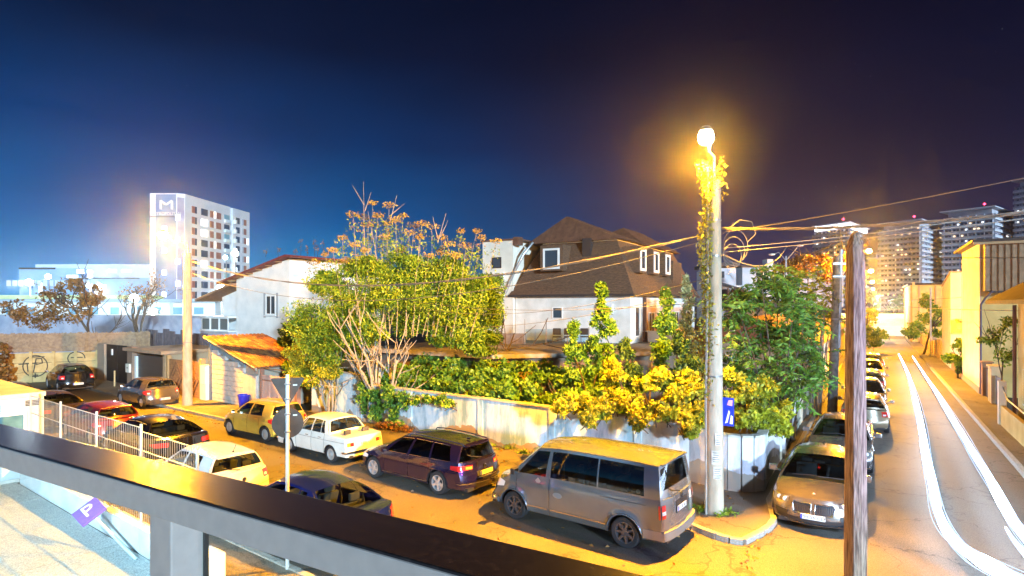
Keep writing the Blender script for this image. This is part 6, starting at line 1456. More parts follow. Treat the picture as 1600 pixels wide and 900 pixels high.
# --- right towers
def rtower(label, pl, pc, prr, ytop, Zc, floors, colsl, colsr, lit, crown=False, mast=True, gmat=None):
    root = thing('tower_block', label, 'tower block', (0, 0, 0)); top = EYE+(HOR-ytop)/FPX*Zc
    c = Vector(((pc-CX)/FPX*Zc, Zc, 0)); l_ = Vector(((pl-CX)/FPX*(Zc*1.06), Zc*1.06, 0)); r_ = Vector(((prr-CX)/FPX*(Zc*1.09), Zc*1.09, 0)); bk = l_+(r_-c)
    m = MB(); m.prism([l_, c, r_, bk], (0, 0, top-3.2)); m.build('wall', gmat or TDK, root)
    z0 = 3.0; rs = random.Random(int(pc)); 
    facade(root, l_, c, z0, top-3.2, floors, colsl, [WDK, LITW, LITY], rs, .55, .5, lit, TSL, 1.0, divider=TGR); facade(root, c, r_, z0, top-3.2, floors, colsr, [WDK, LITW, LITY], rs, .5, .5, lit, TSL, 1.0, divider=TGR)
    cen_ = (l_+c+r_+bk)/4
    def sc(p, k, z): v = cen_+(p-cen_)*k; return (v.x, v.y, z)
    m = MB(); m.prism([sc(p, .9, top-3.2) for p in (l_, c, r_, bk)], (0, 0, 3.0)); m.build('roof_storey', TGR, root)
    m = MB(); m.prism([sc(p, 1.14, top-.3) for p in (l_, c, r_, bk)], (0, 0, .45)); m.build('roof_canopy', TSL, root)
    if crown:
        m = MB(); m.prism([sc(p, 1.03, top-2.6) for p in (l_, c, r_, bk)], (0, 0, 1.5)); m.build('crown_light', emis('crown_glow', (.92, .96, 1), 4.0), root)
    if mast:
        m = MB(); m.tube([sc(c, .3, top), sc(c, .3, top+4)], .15, 6); ms_ = m.build('mast', METAL, root); q = MB(); q.lathe([(.001, -.7), (.7, 0), (.001, .7)], 10, 'z', sc(c, .3, top+4)); q.build('beacon', emis('beacon_red', (1, .05, .12), 9), ms_, smooth=60)
    return root
TDK = pm('tower_dark', (.32, .29, .36), (.42, .38, .45), .2, .8); TGR = pm('tower_mid', (.42, .40, .46), (.54, .52, .58), .3, .8); TSL = pm('tower_slab', (.66, .66, .72), (.76, .76, .82), .3, .8); WDK = pm('tower_window', (.05, .06, .10), rough=.15)
rtower('far tower block with a brightly lit white crown', 1274, 1326, 1354, 347, 320, 15, 9, 5, .10, True)
rtower('far tower block with a flat projecting roof, between the orange lamps and the widest tower', 1376, 1438, 1472, 343, 310, 16, 10, 6, .16)
rtower('widest of the far tower blocks, rising behind the pale street house', 1476, 1552, 1588, 323, 300, 16, 12, 6, .12)
rtower('tallest far tower block cut by the right edge of the picture', 1588, 1640, 1700, 272, 290, 22, 9, 7, .14, mast=False)
m = MB(); a = dp(1275, 357, 316); m.lathe([(.001, -1.2), (1.3, 0), (.001, 1.2)], 10, 'z', tuple(a)); tag(m.build('floodlight', emis('flood_blue', (.5, .75, 1), 9), smooth=60), 'blue-white floodlight at the left corner of the lit tower crown', 'floodlight')
# --- long commercial hall on the left
cm = thing('shopping_hall', 'long blue-lit flat-roofed hall left of the white tower', 'building', (0, 0, 0))
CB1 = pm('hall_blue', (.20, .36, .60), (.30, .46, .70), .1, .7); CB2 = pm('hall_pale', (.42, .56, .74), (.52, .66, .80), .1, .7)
def fbox(root, nm, p0, p1, y0, y1, z, dz, mt):
    a, b = dp(p0, y1, z), dp(p1, y0, z); m = MB(); m.box(a.x, z, max(0, a.z), b.x, z+dz, b.z); return m.build(nm, mt, root)
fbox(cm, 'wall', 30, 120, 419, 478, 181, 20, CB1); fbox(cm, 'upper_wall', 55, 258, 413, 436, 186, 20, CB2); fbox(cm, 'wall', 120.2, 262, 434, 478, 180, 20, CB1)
fbox(cm, 'roof_edge', 29, 84, 418, 420.5, 180.4, 1, DARKF); fbox(cm, 'ledge', 100, 215, 434, 435.2, 179, 1, DARKF)
for (p0, p1, y0, y1) in ((168, 178, 421, 425), (190, 202, 421, 425), (104, 109, 430, 434), (113, 118, 430, 434), (136, 141, 429, 434), (120, 128, 421, 427), (136, 141, 422, 427), (148, 150, 445, 470), (160, 162, 445, 470), (60, 62, 442, 458)):
    fbox(cm, 'window', p0, p1, y0, y1, 178.5, 1, LITB)
for k in range(14): fbox(cm, 'window', 10+k*9.5, 12.6+k*9.5, 438, 447, 176, 1, emis('facade_glow', (.6, .85, 1), .9))
hall = thing('low_hall', 'long floodlit white low hall with a yellow-green roof band on the left', 'building', (0, 0, 0))
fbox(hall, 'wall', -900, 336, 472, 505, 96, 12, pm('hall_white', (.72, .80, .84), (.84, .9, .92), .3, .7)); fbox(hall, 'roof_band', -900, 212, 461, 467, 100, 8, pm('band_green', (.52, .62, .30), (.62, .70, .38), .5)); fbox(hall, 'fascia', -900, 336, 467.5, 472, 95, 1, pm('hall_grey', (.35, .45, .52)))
for k in range(10): fbox(hall, 'window', 6+k*33, 20+k*33, 480, 491, 95.8, 1, pm('hall_pane', (.18, .36, .48), rough=.2))
for k in range(9): fbox(hall, 'pillar', -2+k*33, 1+k*33, 472.5, 505, 94.6, 1, pm('hall_pillar', (.75, .82, .85)))
# floodlights
for i, (px, py, z, r_, pw, lab) in enumerate([(210, 465, 84, .75, 9000, 'brightest cool floodlight on a mast right of the low white hall'), (239, 487, 70, .55, 5000, 'cool floodlight just above the yard wall beside the bare tree'), (45, 441, 130, .9, 12000, 'leftmost cool floodlight on a mast above the low hall'), (139, 446, 120, .6, 8000, 'left one of the close pair of floodlights above the low hall'), (155, 446, 120, .6, 8000, 'right one of the close pair of floodlights above the low hall'), (344, 449, 56, .42, 4200, 'cool floodlight under the brown eave of the balcony wing'), (352, 402, 130, .6, 0, 'cool floodlight at mid height in front of the tower balconies'), (367, 396, 130, .9, 0, 'larger cool floodlight in front of the tower balconies'), (75, 432, 150, .8, 0, 'pinkish round lamp on the long blue hall')]):
    p = dp(px, py, z); r_ *= .8; root = thing('floodlight', lab, 'floodlight', (p.x, p.y, 0), 0)
    m = MB(); m.tube([(0, .4, 0), (0, .4, p.z)], .12, 6); m.build('mast', METAL, root); q = MB(); q.lathe([(.001, -r_), (r_*.8, -r_*.6), (r_, 0), (r_*.8, r_*.6), (.001, r_)], 14, 'z', (0, 0, p.z)); q.build('lamp_glass', COOLG, root, smooth=60)
    m = MB(); m.box(-r_*.7, r_+.02, p.z-r_*.7, r_*.7, r_+.25, p.z+r_*.7); m.build('housing', METAL, root)
    if pw: lamp('POINT', (p.x, p.y-r_-.3, p.z-.2), pw, (.72, .9, 1), .4)
# --- distant white houses beyond the garden
dh = thing('far_houses', 'flat-topped pale grey house with a chimney beyond the feathery trees', 'house', (0, 0, 0)); DHW = pm('far_render', (.46, .47, .52), (.56, .57, .62), .5, .9)
fbox(dh, 'wall', 1160, 1240, 417, 470, 62, 10, DHW); fbox(dh, 'chimney', 1199, 1208, 405, 430, 61, 1.2, DHW); fbox(dh, 'roof', 1158, 1242, 414.5, 417, 61.6, 10, DARKF)
fbox(dh, 'window', 1183, 1192, 425, 434, 61.9, .3, PANE); fbox(dh, 'window', 1193, 1199, 425, 434, 61.9, .3, LITY); fbox(dh, 'lower_wall', 1150, 1198, 446, 500, 58, 5, pm('far_blue', (.45, .52, .58)))
dh2 = thing('far_house', 'pale house with a dark pergola right of the vine-covered post', 'house', (0, 0, 0)); fbox(dh2, 'wall', 1122, 1150, 419, 500, 52, 6, DHW); fbox(dh2, 'roof', 1118, 1156, 410, 416, 51.5, 6, DARKF)
a, b = dp(1130, 444, 50), dp(1170, 456, 46)
m = MB(); m.prism([a, b, b+Vector((.4, 3, .1)), a+Vector((.4, 3, .1))], (0, 0, .12)); m.build('pergola_roof', DHW, dh2)
for px in (1137, 1144, 1155, 1163): fbox(dh2, 'pergola_post', px, px+2.2, 450, 475, 48, .2, pm('post_brown', (.10, .05, .04)))
fbox(dh2, 'porch', 1134, 1168, 452, 480, 51, 1, DARKF); fbox(dh2, 'window', 1128, 1132, 424, 434, 51.9, .3, PANE)
dh3 = thing('far_house', 'wide pale house row behind the rust-leaved trees', 'house', (0, 0, 0)); fbox(dh3, 'wall', 1234, 1318, 413, 480, 66, 8, pm('far_mauve', (.42, .38, .42), (.5, .46, .5), .5))
for k in range(6): fbox(dh3, 'window', 1242+k*12, 1247+k*12, 422, 432, 65.9, .3, PANE)
fbox(dh3, 'roof', 1232, 1320, 410, 413, 65.6, 8, pm('far_roof', (.16, .08, .06)))
p = dp(1228, 386, 40); lm = thing('street_lamp', 'unlit twin-arm street lamp with globe heads beyond the feathery tree', 'street lamp', (p.x, p.y, 0))
m = MB(); m.tube([(0, 0, 0), (0, 0, p.z-.6)], [.09, .06], 8); m.build('pole', POLEM2, lm)
for s in (1, -1):
    m = MB(); m.tube([(0, 0, p.z-.9), (s*.5, 0, p.z-.35), (s*.85, 0, p.z+.1 if s > 0 else p.z-.5)], .03, 6); ar = m.build('arm', POLEM2, lm, smooth=60); q = MB(); z = p.z+.1 if s > 0 else p.z-.5; q.lathe([(.001, .08), (.2, .03), (.2, -.04), (.001, -.08)], 10, 'z', (s*.95, 0, z)); q.build('lamp_head', PVC, ar, smooth=60)
# ================================================================== RIGHT-HAND STREET HOUSES
YEL = pm('lamplit_ochre_house', (.56, .38, .13), (.68, .49, .19), 1.2, .9, bump=.2, detail=8); PEACH = pm('peach_house', (.60, .48, .38), (.70, .58, .47), 1, .9, bump=.15); PALEW = pm('pale_gable', (.62, .58, .60), (.72, .68, .70), 1, .9, bump=.15, detail=8)  # ochre walls deepened with the sodium lamps' yellow in their base colour
CORR = pm('corrugated_brown', (.22, .14, .08), (.32, .21, .13), 3, .6)
h = thing('corner_house', 'tall house with a pale street wall and brown corrugated upper storey', 'house', Af(5.3, 43.9), ROTA)
m = MB(); m.box(0, 0, 0, 9, 8, 8.9); m.build('wall', YEL, h)
m = MB(); m.box(-.06, -.06, .5, -.001, 8.06, 8.9); m.box(-.06, -.06, .5, .0, .0, 8.9); m.build('street_wall', PALEW, h)
m = MB(); m.box(-.10, -.10, 0, .0, 8.1, .5); m.build('plinth', pm('plinth_grey', (.3, .28, .26)), h)
m = MB(); m.box(.1, -.7, 6.1, 9, -.001, 8.85); up = m.build('upper_storey', CORR, h)
for k in range(30):
    q = MB(); q.box(.12+k*.30, -.76, 6.12, .24+k*.30, -.7, 8.83); q.build('rib', CORR, up)
m = MB(); m.box(-.5, -1.0, 8.9, 9.2, 8.5, 9.05); m.build('roof', DARKF, h); m = MB(); m.box(-.45, -.95, 8.75, 9.2, -.85, 8.9); m.build('gutter', pm('gutter_tan', (.4, .27, .15)), h)
windowp(up, 3.0, 7.0, 1.0, 1.2, -.76, 'y', .06, .06, False, fr=pm('frame_tan', (.36, .26, .18)), pane=pm('pane_tan', (.2, .15, .11), rough=.2))
windowp(h, 2.6, 4.4, 1.15, 1.35, 0, 'y', .06, .05, True, fr=pm('frame_brown', (.18, .10, .05)), pane=pm('pane_brown', (.12, .09, .05), rough=.2))
m = MB(); m.tube([(.45, -.72, 6.1), (.15, -.5, 5.7), (-.02, -.16, 5.3), (-.02, -.16, .1)], .06, 8); m.build('downpipe', pm('pipe_violet', (.12, .10, .14)), h, smooth=60)
m = MB(); m.box(.3, -.72, 5.98, 9, -.6, 6.1); m.build('lower_rail', DARKF, h)
h = thing('side_house', 'peach house with a slanting gable edge beyond the pale street wall', 'house', Af(5.3, 60), ROTA)
m = MB(); m.prism([(0, 0, 0), (0, 7, 0), (0, 7, 6.9), (0, 0, 7.9)], (7, 0, 0)); m.build('wall', PEACH, h); m = MB(); m.prism([(-.08, -.1, 7.92), (-.08, 7.1, 6.92), (-.08, 7.1, 7.02), (-.08, -.1, 8.02)], (7.2, 0, 0)); m.build('roof', pm('roof_tan', (.35, .26, .18)), h)
m = MB(); m.box(.5, -1.2, 4.0, 2.6, .0, 4.15); m.prism([(.3, -1.4, 3.3), (2.9, -1.4, 3.3), (2.9, -.01, 4.1), (.3, -.01, 4.1)], (0, 0, .06)); m.build('awning', YEL, h)
h = thing('warehouse', 'broad lamplit ochre warehouse with a dark roof line at the end of the right-hand street', 'warehouse', Af(4.3, 100), ROTA)
m = MB(); m.box(0, 0, 0, 14, 20, 8.0); m.build('wall', YEL, h); m = MB(); m.box(-.3, -.3, 8.0, 14, 20, 8.25); m.build('roof', DARKF, h)
for k in range(4): m = MB(); m.box(.9+k*1.9, -.08, 0, 1.05+k*1.9, -.001, 7.9); m.build('pier', pm('pier_dark', (.35, .27, .16)), h)
m = MB(); m.box(.2, -.3, 0, .5, -.0, 8.4); m.build('downpipe', YEL, h)
fw = thing('street_fence', 'row of low brown plot walls and posts along the right-hand pavement', 'fence', Af(5.35, 68), ROTA)
for k in range(10):
    m = MB(); m.box(-.06, k*3.1+.14, 0, .06, k*3.1+2.96, 1.5+.25*(k % 2)); m.build('panel', pm('fence_ochre', (.34, .24, .15), (.44, .32, .2), 2), fw, bevel=.01)
    m = MB(); m.box(-.13, k*3.1-.13, 0, .13, k*3.1+.13, 1.9); m.build('fence_post', pm('post_ochre2', (.46, .34, .22)), fw)
fw = thing('street_fence', 'narrow paling fence with a green hedge foot beside the pale tall wall', 'fence', Af(5.3, 52.3), ROTA)
for k in range(24): m = MB(); m.box(-.02, k*.30, .1, .02, k*.30+.16, 1.55); m.build('paling', pm('paling_brown', (.24, .15, .1), (.32, .2, .13), 3), fw)
for z in (.4, 1.2): m = MB(); m.box(.021, 0, z, .06, 7.1, z+.08); m.build('rail', pm('paling_brown', (.24, .15, .1)), fw)
gt2 = thing('driveway_gate', 'dark blue-black driveway gate between brown and tan pillars', 'gate', Af(5.45, 38.6), ROTA)
for y, mt, hh in ((4.5, pm('pillar_brown', (.24, .13, .07)), 2.0), (2.1, pm('pillar_tan', (.5, .36, .2), (.6, .44, .26), 2), 2.0), (1.55, pm('pillar_tan', (.5, .36, .2)), 2.0)):
    m = MB(); m.box(-.2, y-.24, 0, .25, y+.24, hh); p_ = m.build('gate_pillar', mt, gt2, bevel=.02); q = MB(); q.box(-.26, y-.3, hh, .31, y+.3, hh+.08); q.build('cap', mt, p_)
for k in range(6): m = MB(); m.box(-.02, 2.38+k*.31, .08, .02, 2.67+k*.31, 1.75); m.build('gate_board', pm('gate_navy', (.025, .03, .06), rough=.5), gt2, bevel=.006)
for k in range(5): m = MB(); m.box(-.02, -.2+k*.30, .08, .02, .08+k*.30, 1.6); m.build('gate_board', pm('gate_navy', (.025, .03, .06)), gt2, bevel=.006)
nh = thing('yellow_house', 'lamplit yellow rendered house with a sloping eave cut by the right edge', 'house', Af(5.2, 24.5), ROTA)
m = MB(); m.box(0, 0, .5, 8, 8.2, 5.4); m.build('wall', YEL, nh); m = MB(); m.box(-.05, -.05, 0, 8, 8.25, .5); m.build('plinth', pm('plinth_pink', (.4, .28, .22)), nh)
m = MB(); m.prism([(-1.0, -1, 5.35), (4.0, -1, 8.4), (4.0, -1, 8.55), (-1.0, -1, 5.5)], (0, 10, 0)); m.prism([(4.0, -1, 8.4), (9, -1, 5.35), (9, -1, 5.5), (4.0, -1, 8.55)], (0, 10, 0)); m.build('roof', pm('roof_yellow_tile', (.34, .22, .07), (.42, .28, .1), 4), nh)
m = MB(); m.prism([(0, .0, 5.4), (8, 0, 5.4), (4, 0, 8.2)], (0, 8.2, 0)); m.build('gable', YEL, nh)
m = MB(); m.tube([(-.1, 8.3, 5.3), (-.1, 8.3, .2)], .07, 8); m.build('downpipe', pm('pipe_dark_red', (.12, .05, .04)), nh, smooth=60)
windowp(nh, 6.4, 1.2, .9, 1.5, 0, 'x', .06, .05, False)
for y in (2.5, 5.2):
    for z in (1.3, 3.6):
        q = MB(); q.box(-.07, y, z, -.001, y+1.2, z+1.3); f_ = q.build('window', pm('frame_tan', (.36, .26, .18)), nh); q = MB(); q.box(-.09, y+.1, z+.1, -.071, y+1.1, z+1.2); q.build('pane', PANE, f_)
lwl = thing('garden_wall', 'low lamplit ochre wall with a handrail at the right edge of the picture', 'wall', Af(4.75, 25), ROTA)
for k in range(3): m = MB(); m.box(-.08, k*2.7, 0, .08, k*2.7+2.68, .95); m.build('wall_panel', YEL, lwl, bevel=.01)
m = MB(); m.box(-.14, 8.1, 0, .14, 8.4, 2.0); m.build('pillar', pm('pillar_white', (.62, .58, .48)), lwl, bevel=.02); m = MB(); m.tube([(0, 8.1, 1.75), (0, 7, 1.35), (0, 0, 1.2)], .03, 6); m.build('handrail', POLEM2, lwl)
# bright street end
en = thing('embankment', 'floodlit white embankment wall and railing closing the right-hand street', 'embankment', Af(-6, 118), ROTA)
EMB = pm('embankment_white', (.75, .76, .74), (.85, .86, .84), .6, .8)
for k in range(4): m = MB(); m.box(0, k*2.2, 0, 20, k*2.2+.3, .9+k*.62); m.build('step_wall', EMB, en)
m = MB(); m.box(0, 9, 0, 20, 9.5, 3.6); m.build('parapet', EMB, en)
m = MB(); m.tube([(0, 9.2, 4.3), (20, 9.2, 4.3)], .08, 6)
for k in range(14): m.tube([(k*1.5, 9.2, 3.6), (k*1.5, 9.2, 4.3)], .05, 4)
m.build('railing', METAL, en)
p = Af(2, 112, 6); lamp('POINT', p, 3200, (.85, .95, 1), .4); p = Af(-1, 124, 8); lamp('POINT', p, 3000, (.85, .95, 1), .4)
pl = thing('street_pole', 'slim pole standing before the warehouse on the right-hand pavement', 'pole', dp(1454, 545, 60)*1.0); pl.location.z = 0
m = MB(); m.tube([(0, 0, 0), (0, 0, 7)], .08, 8); m.build('pole', POLEM2, pl)
# ================================================================== LOT: container, wall, mesh fence, parking sign
ct = thing('site_cabin', 'white container cabin with a framed window and a black vent label', 'cabin', Bf(17, 10.4), ROTB)
CW = pm('cabin_white', (.46, .54, .58), (.54, .62, .66), 1.5, .6, bump=.05)
m = MB(); m.box(0, -2.5, .12, 6, 0, 2.52); m.build('wall', CW, ct, bevel=.01)
m = MB(); m.box(-.05, -2.55, 2.52, 6.05, .05, 2.66); m.build('roof', pm('cabin_roof', (.5, .5, .46), (.6, .6, .55), 2), ct, bevel=.02)
m = MB(); m.box(-.04, -2.54, 0, 6.04, .04, .12); m.build('base_frame', pm('cabin_roof', (.5, .5, .5)), ct)
for y in (-2.5, -.12): m = MB(); m.box(-.03, y, .12, .08, y+.12, 2.52); m.build('corner_post', CW, ct, bevel=.01)
m = MB(); 
for (a, b, c, d) in ((-2.08, 2.02, -.85, 2.10), (-2.08, .95, -.85, 1.03), (-2.08, 1.03, -2.0, 2.02), (-.93, 1.03, -.85, 2.02)): m.box(-.05, a, b, -.001, c, d)
wf = m.build('window', PVC, ct); m = MB(); m.box(-.02, -2.0, 1.03, -.004, -.93, 2.02); m.build('pane', pm('cabin_pane', (.06, .16, .20), (.12, .26, .30), 2, .1), wf)
m = MB(); m.box(-.03, -1.75, 1.05, -.022, -1.45, 1.6); m.build('curtain', pm('curtain_peach', (.5, .36, .28)), wf)
m = MB(); 
for k in range(4): m.box(-.02, -2.42, 2.26+k*.045, -.002, -2.05, 2.29+k*.045)
m.build('vent', BLK, ct)
lw_ = thing('low_wall', 'low white rendered wall carrying the wire mesh fence round the lot', 'wall', Bf(5.75, 8.45), ROTB)
for k in range(4): m = MB(); m.box(k*2.75, -.1, 0, k*2.75+2.74, .1, .55); m.build('wall_panel', pm('lot_white', (.46, .54, .57), (.58, .66, .68), 1.5, .9, bump=.2), lw_, bevel=.01)
fe = thing('mesh_fence', 'galvanised welded mesh fence with white posts in front of the dark saloon', 'fence', Bf(6.1, 8.45), ROTB)
WIRE = pm('galvanised_wire', (.26, .32, .38), rough=.4, metal=.4)
for k in range(4):
    x0_ = k*2.5; w_ = MB()
    for i in range(25): w_.box(x0_+.03+i*.10, -.004, .62, x0_+.0355+i*.10, .003, 2.68 if k else 2.6)
    for z in (.64, 1.15, 1.66, 2.17, 2.66 if k else 2.58): w_.box(x0_+.02, -.012, z, x0_+2.48, .012, z+.012)
    w_.build('mesh_panel', WIRE, fe)
for k in range(5): m = MB(); m.box(k*2.5-.022, -.022, .55, k*2.5+.022, .022, 2.75 if k else 2.6); m.build('fence_post', pm('fence_post_white', (.42, .46, .48)), fe, bevel=.006)
ps = thing('parking_sign', 'fallen purple parking sign on a pole leaning by the low white wall', 'sign', gp(213, 877))
top = dp(140, 800, 13.55)-gp(213, 877); m = MB(); m.tube([(0, 0, .04), top*1.02], .035, 8); m.build('pole', pm('sign_pole', (.45, .55, .58), rough=.4), ps, smooth=60)
ax = top.normalized(); vw = (Vector((0, 0, EYE))-(gp(213, 877)+top)); vw = (vw-ax*vw.dot(ax)).normalized(); sx_ = ax.cross(vw).normalized()
q = MB(); c = top+vw*.04; q.prism([c-sx_*.27-ax*.36, c+sx_*.27-ax*.36, c+sx_*.27+ax*.22, c-sx_*.27+ax*.22], vw*.05); so_ = q.build('sign_plate', pm('sign_violet', (.16, .10, .50), rough=.4), ps, bevel=.01)
t_ = text_obj('sign_letter', 'P', .52, PLATE, so_, (0, 0, 0), (0, 0, 0), .004)
M = Matrix((sx_*-1, ax, vw)).transposed(); M = Matrix((ax.cross(vw), ax, vw)).transposed(); t_.matrix_local = Matrix.Translation(c+vw*.056-ax*.05) @ M.to_4x4()
gb = thing('gate_block', 'white square concrete gate block seen through the glass right of the post', 'block', gp(318, 925), ROTB)
m = MB(); m.box(-.28, -.28, 0, .28, .28, .72); m.build('block', pm('lot_white', (.7, .75, .76)), gb, bevel=.03)
ivy('weeds growing along the lot edge under the handrail', [(tuple(Bf(4.3, 7.9, .15)), (.4, .3, .15)), (tuple(Bf(3.4, 8.3, .12)), (.4, .3, .12)), (tuple(Bf(2.4, 8.0, .12)), (.3, .3, .1))], G_YEL, 600, .10, 140, cn=6, name='weeds', cat='weeds', asp=.3)
rs = np.random.RandomState(200); P = []
for k in range(900):
    if k % 3 == 0: v = Af(rs.uniform(-2.35, -2.0), rs.uniform(12, 32), .012)
    elif k % 3 == 1: v = Bf(rs.uniform(-1, 26), .25+abs(rs.normal())*.25, .012)
    else: v = Bf(rs.uniform(-1, 20), rs.uniform(-3.0, -.1), .125)
    P.append(tuple(v))
for k in range(260): P.append(tuple(Bf(rs.uniform(-2, 16), rs.uniform(.5, 7), .010)))
D = rs.normal(size=(len(P), 3)); D[:, 2] *= .06
stuff(link('fallen_leaves', leaf_mesh('fallen_leaves', P, .085, G_RUST, 201, .7, None, D, 0)))
# ================================================================== TRAFFIC SIGN BACKS
ts = thing('traffic_sign', 'white pole with the backs of a triangular and a round traffic sign', 'traffic sign', Vector(((449-CX)/FPX*11.8, 11.8, 0)), R(14))
m = MB(); m.tube([(0, 0, 0), (0, 0, 3.95)], .035, 12); m.build('pole', pm('sign_pole_white', (.70, .72, .72), rough=.4, metal=.2), ts, smooth=60)
SB = pm('sign_back', (.055, .042, .036), (.085, .065, .052), 5, .5, metal=.2)
def rounded(pts, rr): 
    out = []
    for i in range(len(pts)):
        p0, p, p1 = Vector(pts[i-1]), Vector(pts[i]), Vector(pts[(i+1) % len(pts)]); a = p+(p0-p).normalized()*rr; b = p+(p1-p).normalized()*rr
        for k in range(4): t = k/3; out.append((1-t)**2*a+2*t*(1-t)*p+t*t*b)
    return out
m = MB(); m.prism([(x, .045, z) for x, z in [(v.x, v.y) for v in rounded([(-.33, 3.88), (.33, 3.88), (0, 3.28)], .06)]], (0, .02, 0)); m.build('sign_plate', SB, ts)
m = MB(); m.prism([(.30*math.cos(a), .045, 2.98+.30*math.sin(a)) for a in [2*math.pi*k/32 for k in range(32)]], (0, .02, 0)); m.build('sign_plate', SB, ts)
for z in (3.75, 3.45, 3.15, 2.80): m = MB(); m.box(-.05, -.04, z, .05, .05, z+.03); m.build('clamp', METAL, ts)
for z in (3.72, 3.12): m = MB(); m.box(.10, .040, z, .18, .044, z+.03); m.build('sticker', PLATE, ts)
# ================================================================== BALCONY RAILING (foreground)
dr = Vector((-.8637, .504, 0)); nr_ = Vector((-.504, -.8637, 0)); ROTR = math.atan2(dr.y, dr.x)
rl_ = thing('balcony_railing', 'dark topped grey metal balcony handrail with glass panels in the foreground', 'railing', (0, .838, 0), ROTR)   # local x along rail, local +y toward the camera
RTOP = pm('rail_top_coat', (.022, .017, .017), (.060, .046, .042), 55, .24, bump=.03, metal=0, spec=.25, contrast=(.5, .9)); RSIDE = pm('rail_aluminium', (.40, .355, .34), (.44, .395, .375), 30, .4, metal=.0)
m = MB(); m.box(-2.5, -.1345, 4.905, 5.5, .0, 4.95); m.build('handrail_cap', RTOP, rl_, bevel=.004)
m = MB(); m.box(-2.5, -.125, 4.888, 5.5, -.004, 4.9045); m.box(-2.5, -.01, 4.890, 5.5, .0035, 4.946); m.build('handrail_face', RSIDE, rl_, bevel=.003)
m = MB(); m.box(-2.5, -.09, 4.878, 5.5, -.07, 4.8879); m.build('glazing_channel', BLK, rl_)
xp = (Vector((-.743, 1.264, 0))-Vector((0, .838, 0))).dot(dr)
for k, x in enumerate((xp, xp-2.2, xp+2.2)):
    m = MB(); m.box(x, -.095, 3.90, x+.083, -.012, 4.8878); m.build('post', RSIDE, rl_, bevel=.004)
    m = MB(); m.box(x-.006, -.095, 3.95, x-.0005, -.084, 4.877); m.build('gasket', BLK, rl_); 
for a, b in ((xp-2.1, xp-.010), (xp+.088, xp+2.19)):
    m = MB(); m.box(a, -.083, 3.98, b, -.075, 4.877); m.build('glass_panel', glass('rail_glass', (.95, .985, .975), 1.3, .0, True), rl_)
m = MB(); q0 = Vector((0, .90, 3.68)); m.prism([q0+dr*5.5, q0-dr*2.5, q0-dr*2.5+nr_*2.6, q0+dr*5.5+nr_*2.6], (0, 0, .22)); struct(m.build('balcony_floor', CONC))
# ================================================================== LIGHT TRAILS
TRAIL = emis('headlight_trail', (.55, .74, 1.0), 16.0)
def trail(label, pts, h, r_):
    P_ = [gp(px, py, h) for px, py in pts]; out = []
    for i in range(len(P_)-1):      # catmull-rom
        p0, p1, p2, p3 = P_[max(0, i-1)], P_[i], P_[i+1], P_[min(len(P_)-1, i+2)]
        for k in range(6): t = k/6; out.append(.5*((2*p1)+(p2-p0)*t+(2*p0-5*p1+4*p2-p3)*t*t+(3*p1-p0-3*p2+p3)*t**3))
    out.append(P_[-1]); n = len(out); m = MB(); rt_ = random.Random(int(pts[0][0]))
    for k in range(7):
        an = k*2*math.pi/6; off = Vector((math.cos(an), math.sin(an)*.4, math.sin(an)*.9))*r_*(.62 if k < 6 else 0); ph = rt_.uniform(0, 6); fr_ = rt_.uniform(.18, .4)
        m.tube([p+off*(.55+.35*math.sin(i*fr_+ph))*(.35+.65*min(1, (n-1-i)/14)) for i, p in enumerate(out)], [r_*(.30 if k < 6 else .5)*(.25+.75*min(1, (n-1-i)/12)) for i in range(n)], 6)
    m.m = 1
    for k in range(9):  # thin dim strands added as the soft glow round each streak
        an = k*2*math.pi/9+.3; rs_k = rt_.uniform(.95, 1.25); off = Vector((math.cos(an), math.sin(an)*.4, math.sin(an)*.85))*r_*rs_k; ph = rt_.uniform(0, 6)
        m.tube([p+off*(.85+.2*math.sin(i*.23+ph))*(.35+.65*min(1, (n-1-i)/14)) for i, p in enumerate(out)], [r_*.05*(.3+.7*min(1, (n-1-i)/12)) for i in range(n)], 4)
    m.m = 0; o = m.build('light_trail', [TRAIL, emis('trail_glow_fringe', (.55, .70, 1.0), 1.6)], smooth=None); tag(o, label, 'light trail', 'headlight trails on the right-hand street')
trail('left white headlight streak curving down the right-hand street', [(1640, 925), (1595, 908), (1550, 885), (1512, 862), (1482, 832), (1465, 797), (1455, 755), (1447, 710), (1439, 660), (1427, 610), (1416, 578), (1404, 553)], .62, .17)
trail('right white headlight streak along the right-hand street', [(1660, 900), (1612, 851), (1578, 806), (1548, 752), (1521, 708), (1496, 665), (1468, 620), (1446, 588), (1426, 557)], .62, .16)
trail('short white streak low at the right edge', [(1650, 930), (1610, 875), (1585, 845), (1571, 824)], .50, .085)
# ================================================================== CARS
van(Bf(1.74, 1.16), ROTB)
wagon(Bf(7.38, .98), ROTB)
old_sedan(Bf(12.5, .78), ROTB)
YELP = pm('old_yellow_paint', (.46, .33, .05), (.53, .39, .07), 3, .35, coat=.7)
hatch(Bf(17.2, .45), ROTB+R(2), YELP, 'ochre yellow hatchback parked beyond the old white saloon', 'B 62 DAC', vw=False, five=True, L=4.0, aerial=False)
hatch(Bf(11.15, 5.75), ROTB, paintm('white_hatch_paint', (.62, .64, .64), .3, .1), 'white hatchback with a roof aerial behind the blue saloon', 'B 101 SUN', sg=glass('clear_car_glass', (.6, .66, .62)))
blue_sedan(Bf(6.35, 5.85), ROTB)
DK = paintm('black_brown_paint', (.012, .010, .010), .15, .4)
def generic(loc, rotz, paint, label, **k): return hatch(loc, rotz, paint, label, **k)
K_ = big_saloon(Bf(17.0, 4.75), ROTB, paint=DK, label='black glossy saloon reflecting the lamp, behind the mesh fence', plate='B 90 KLM', kidneys=False)
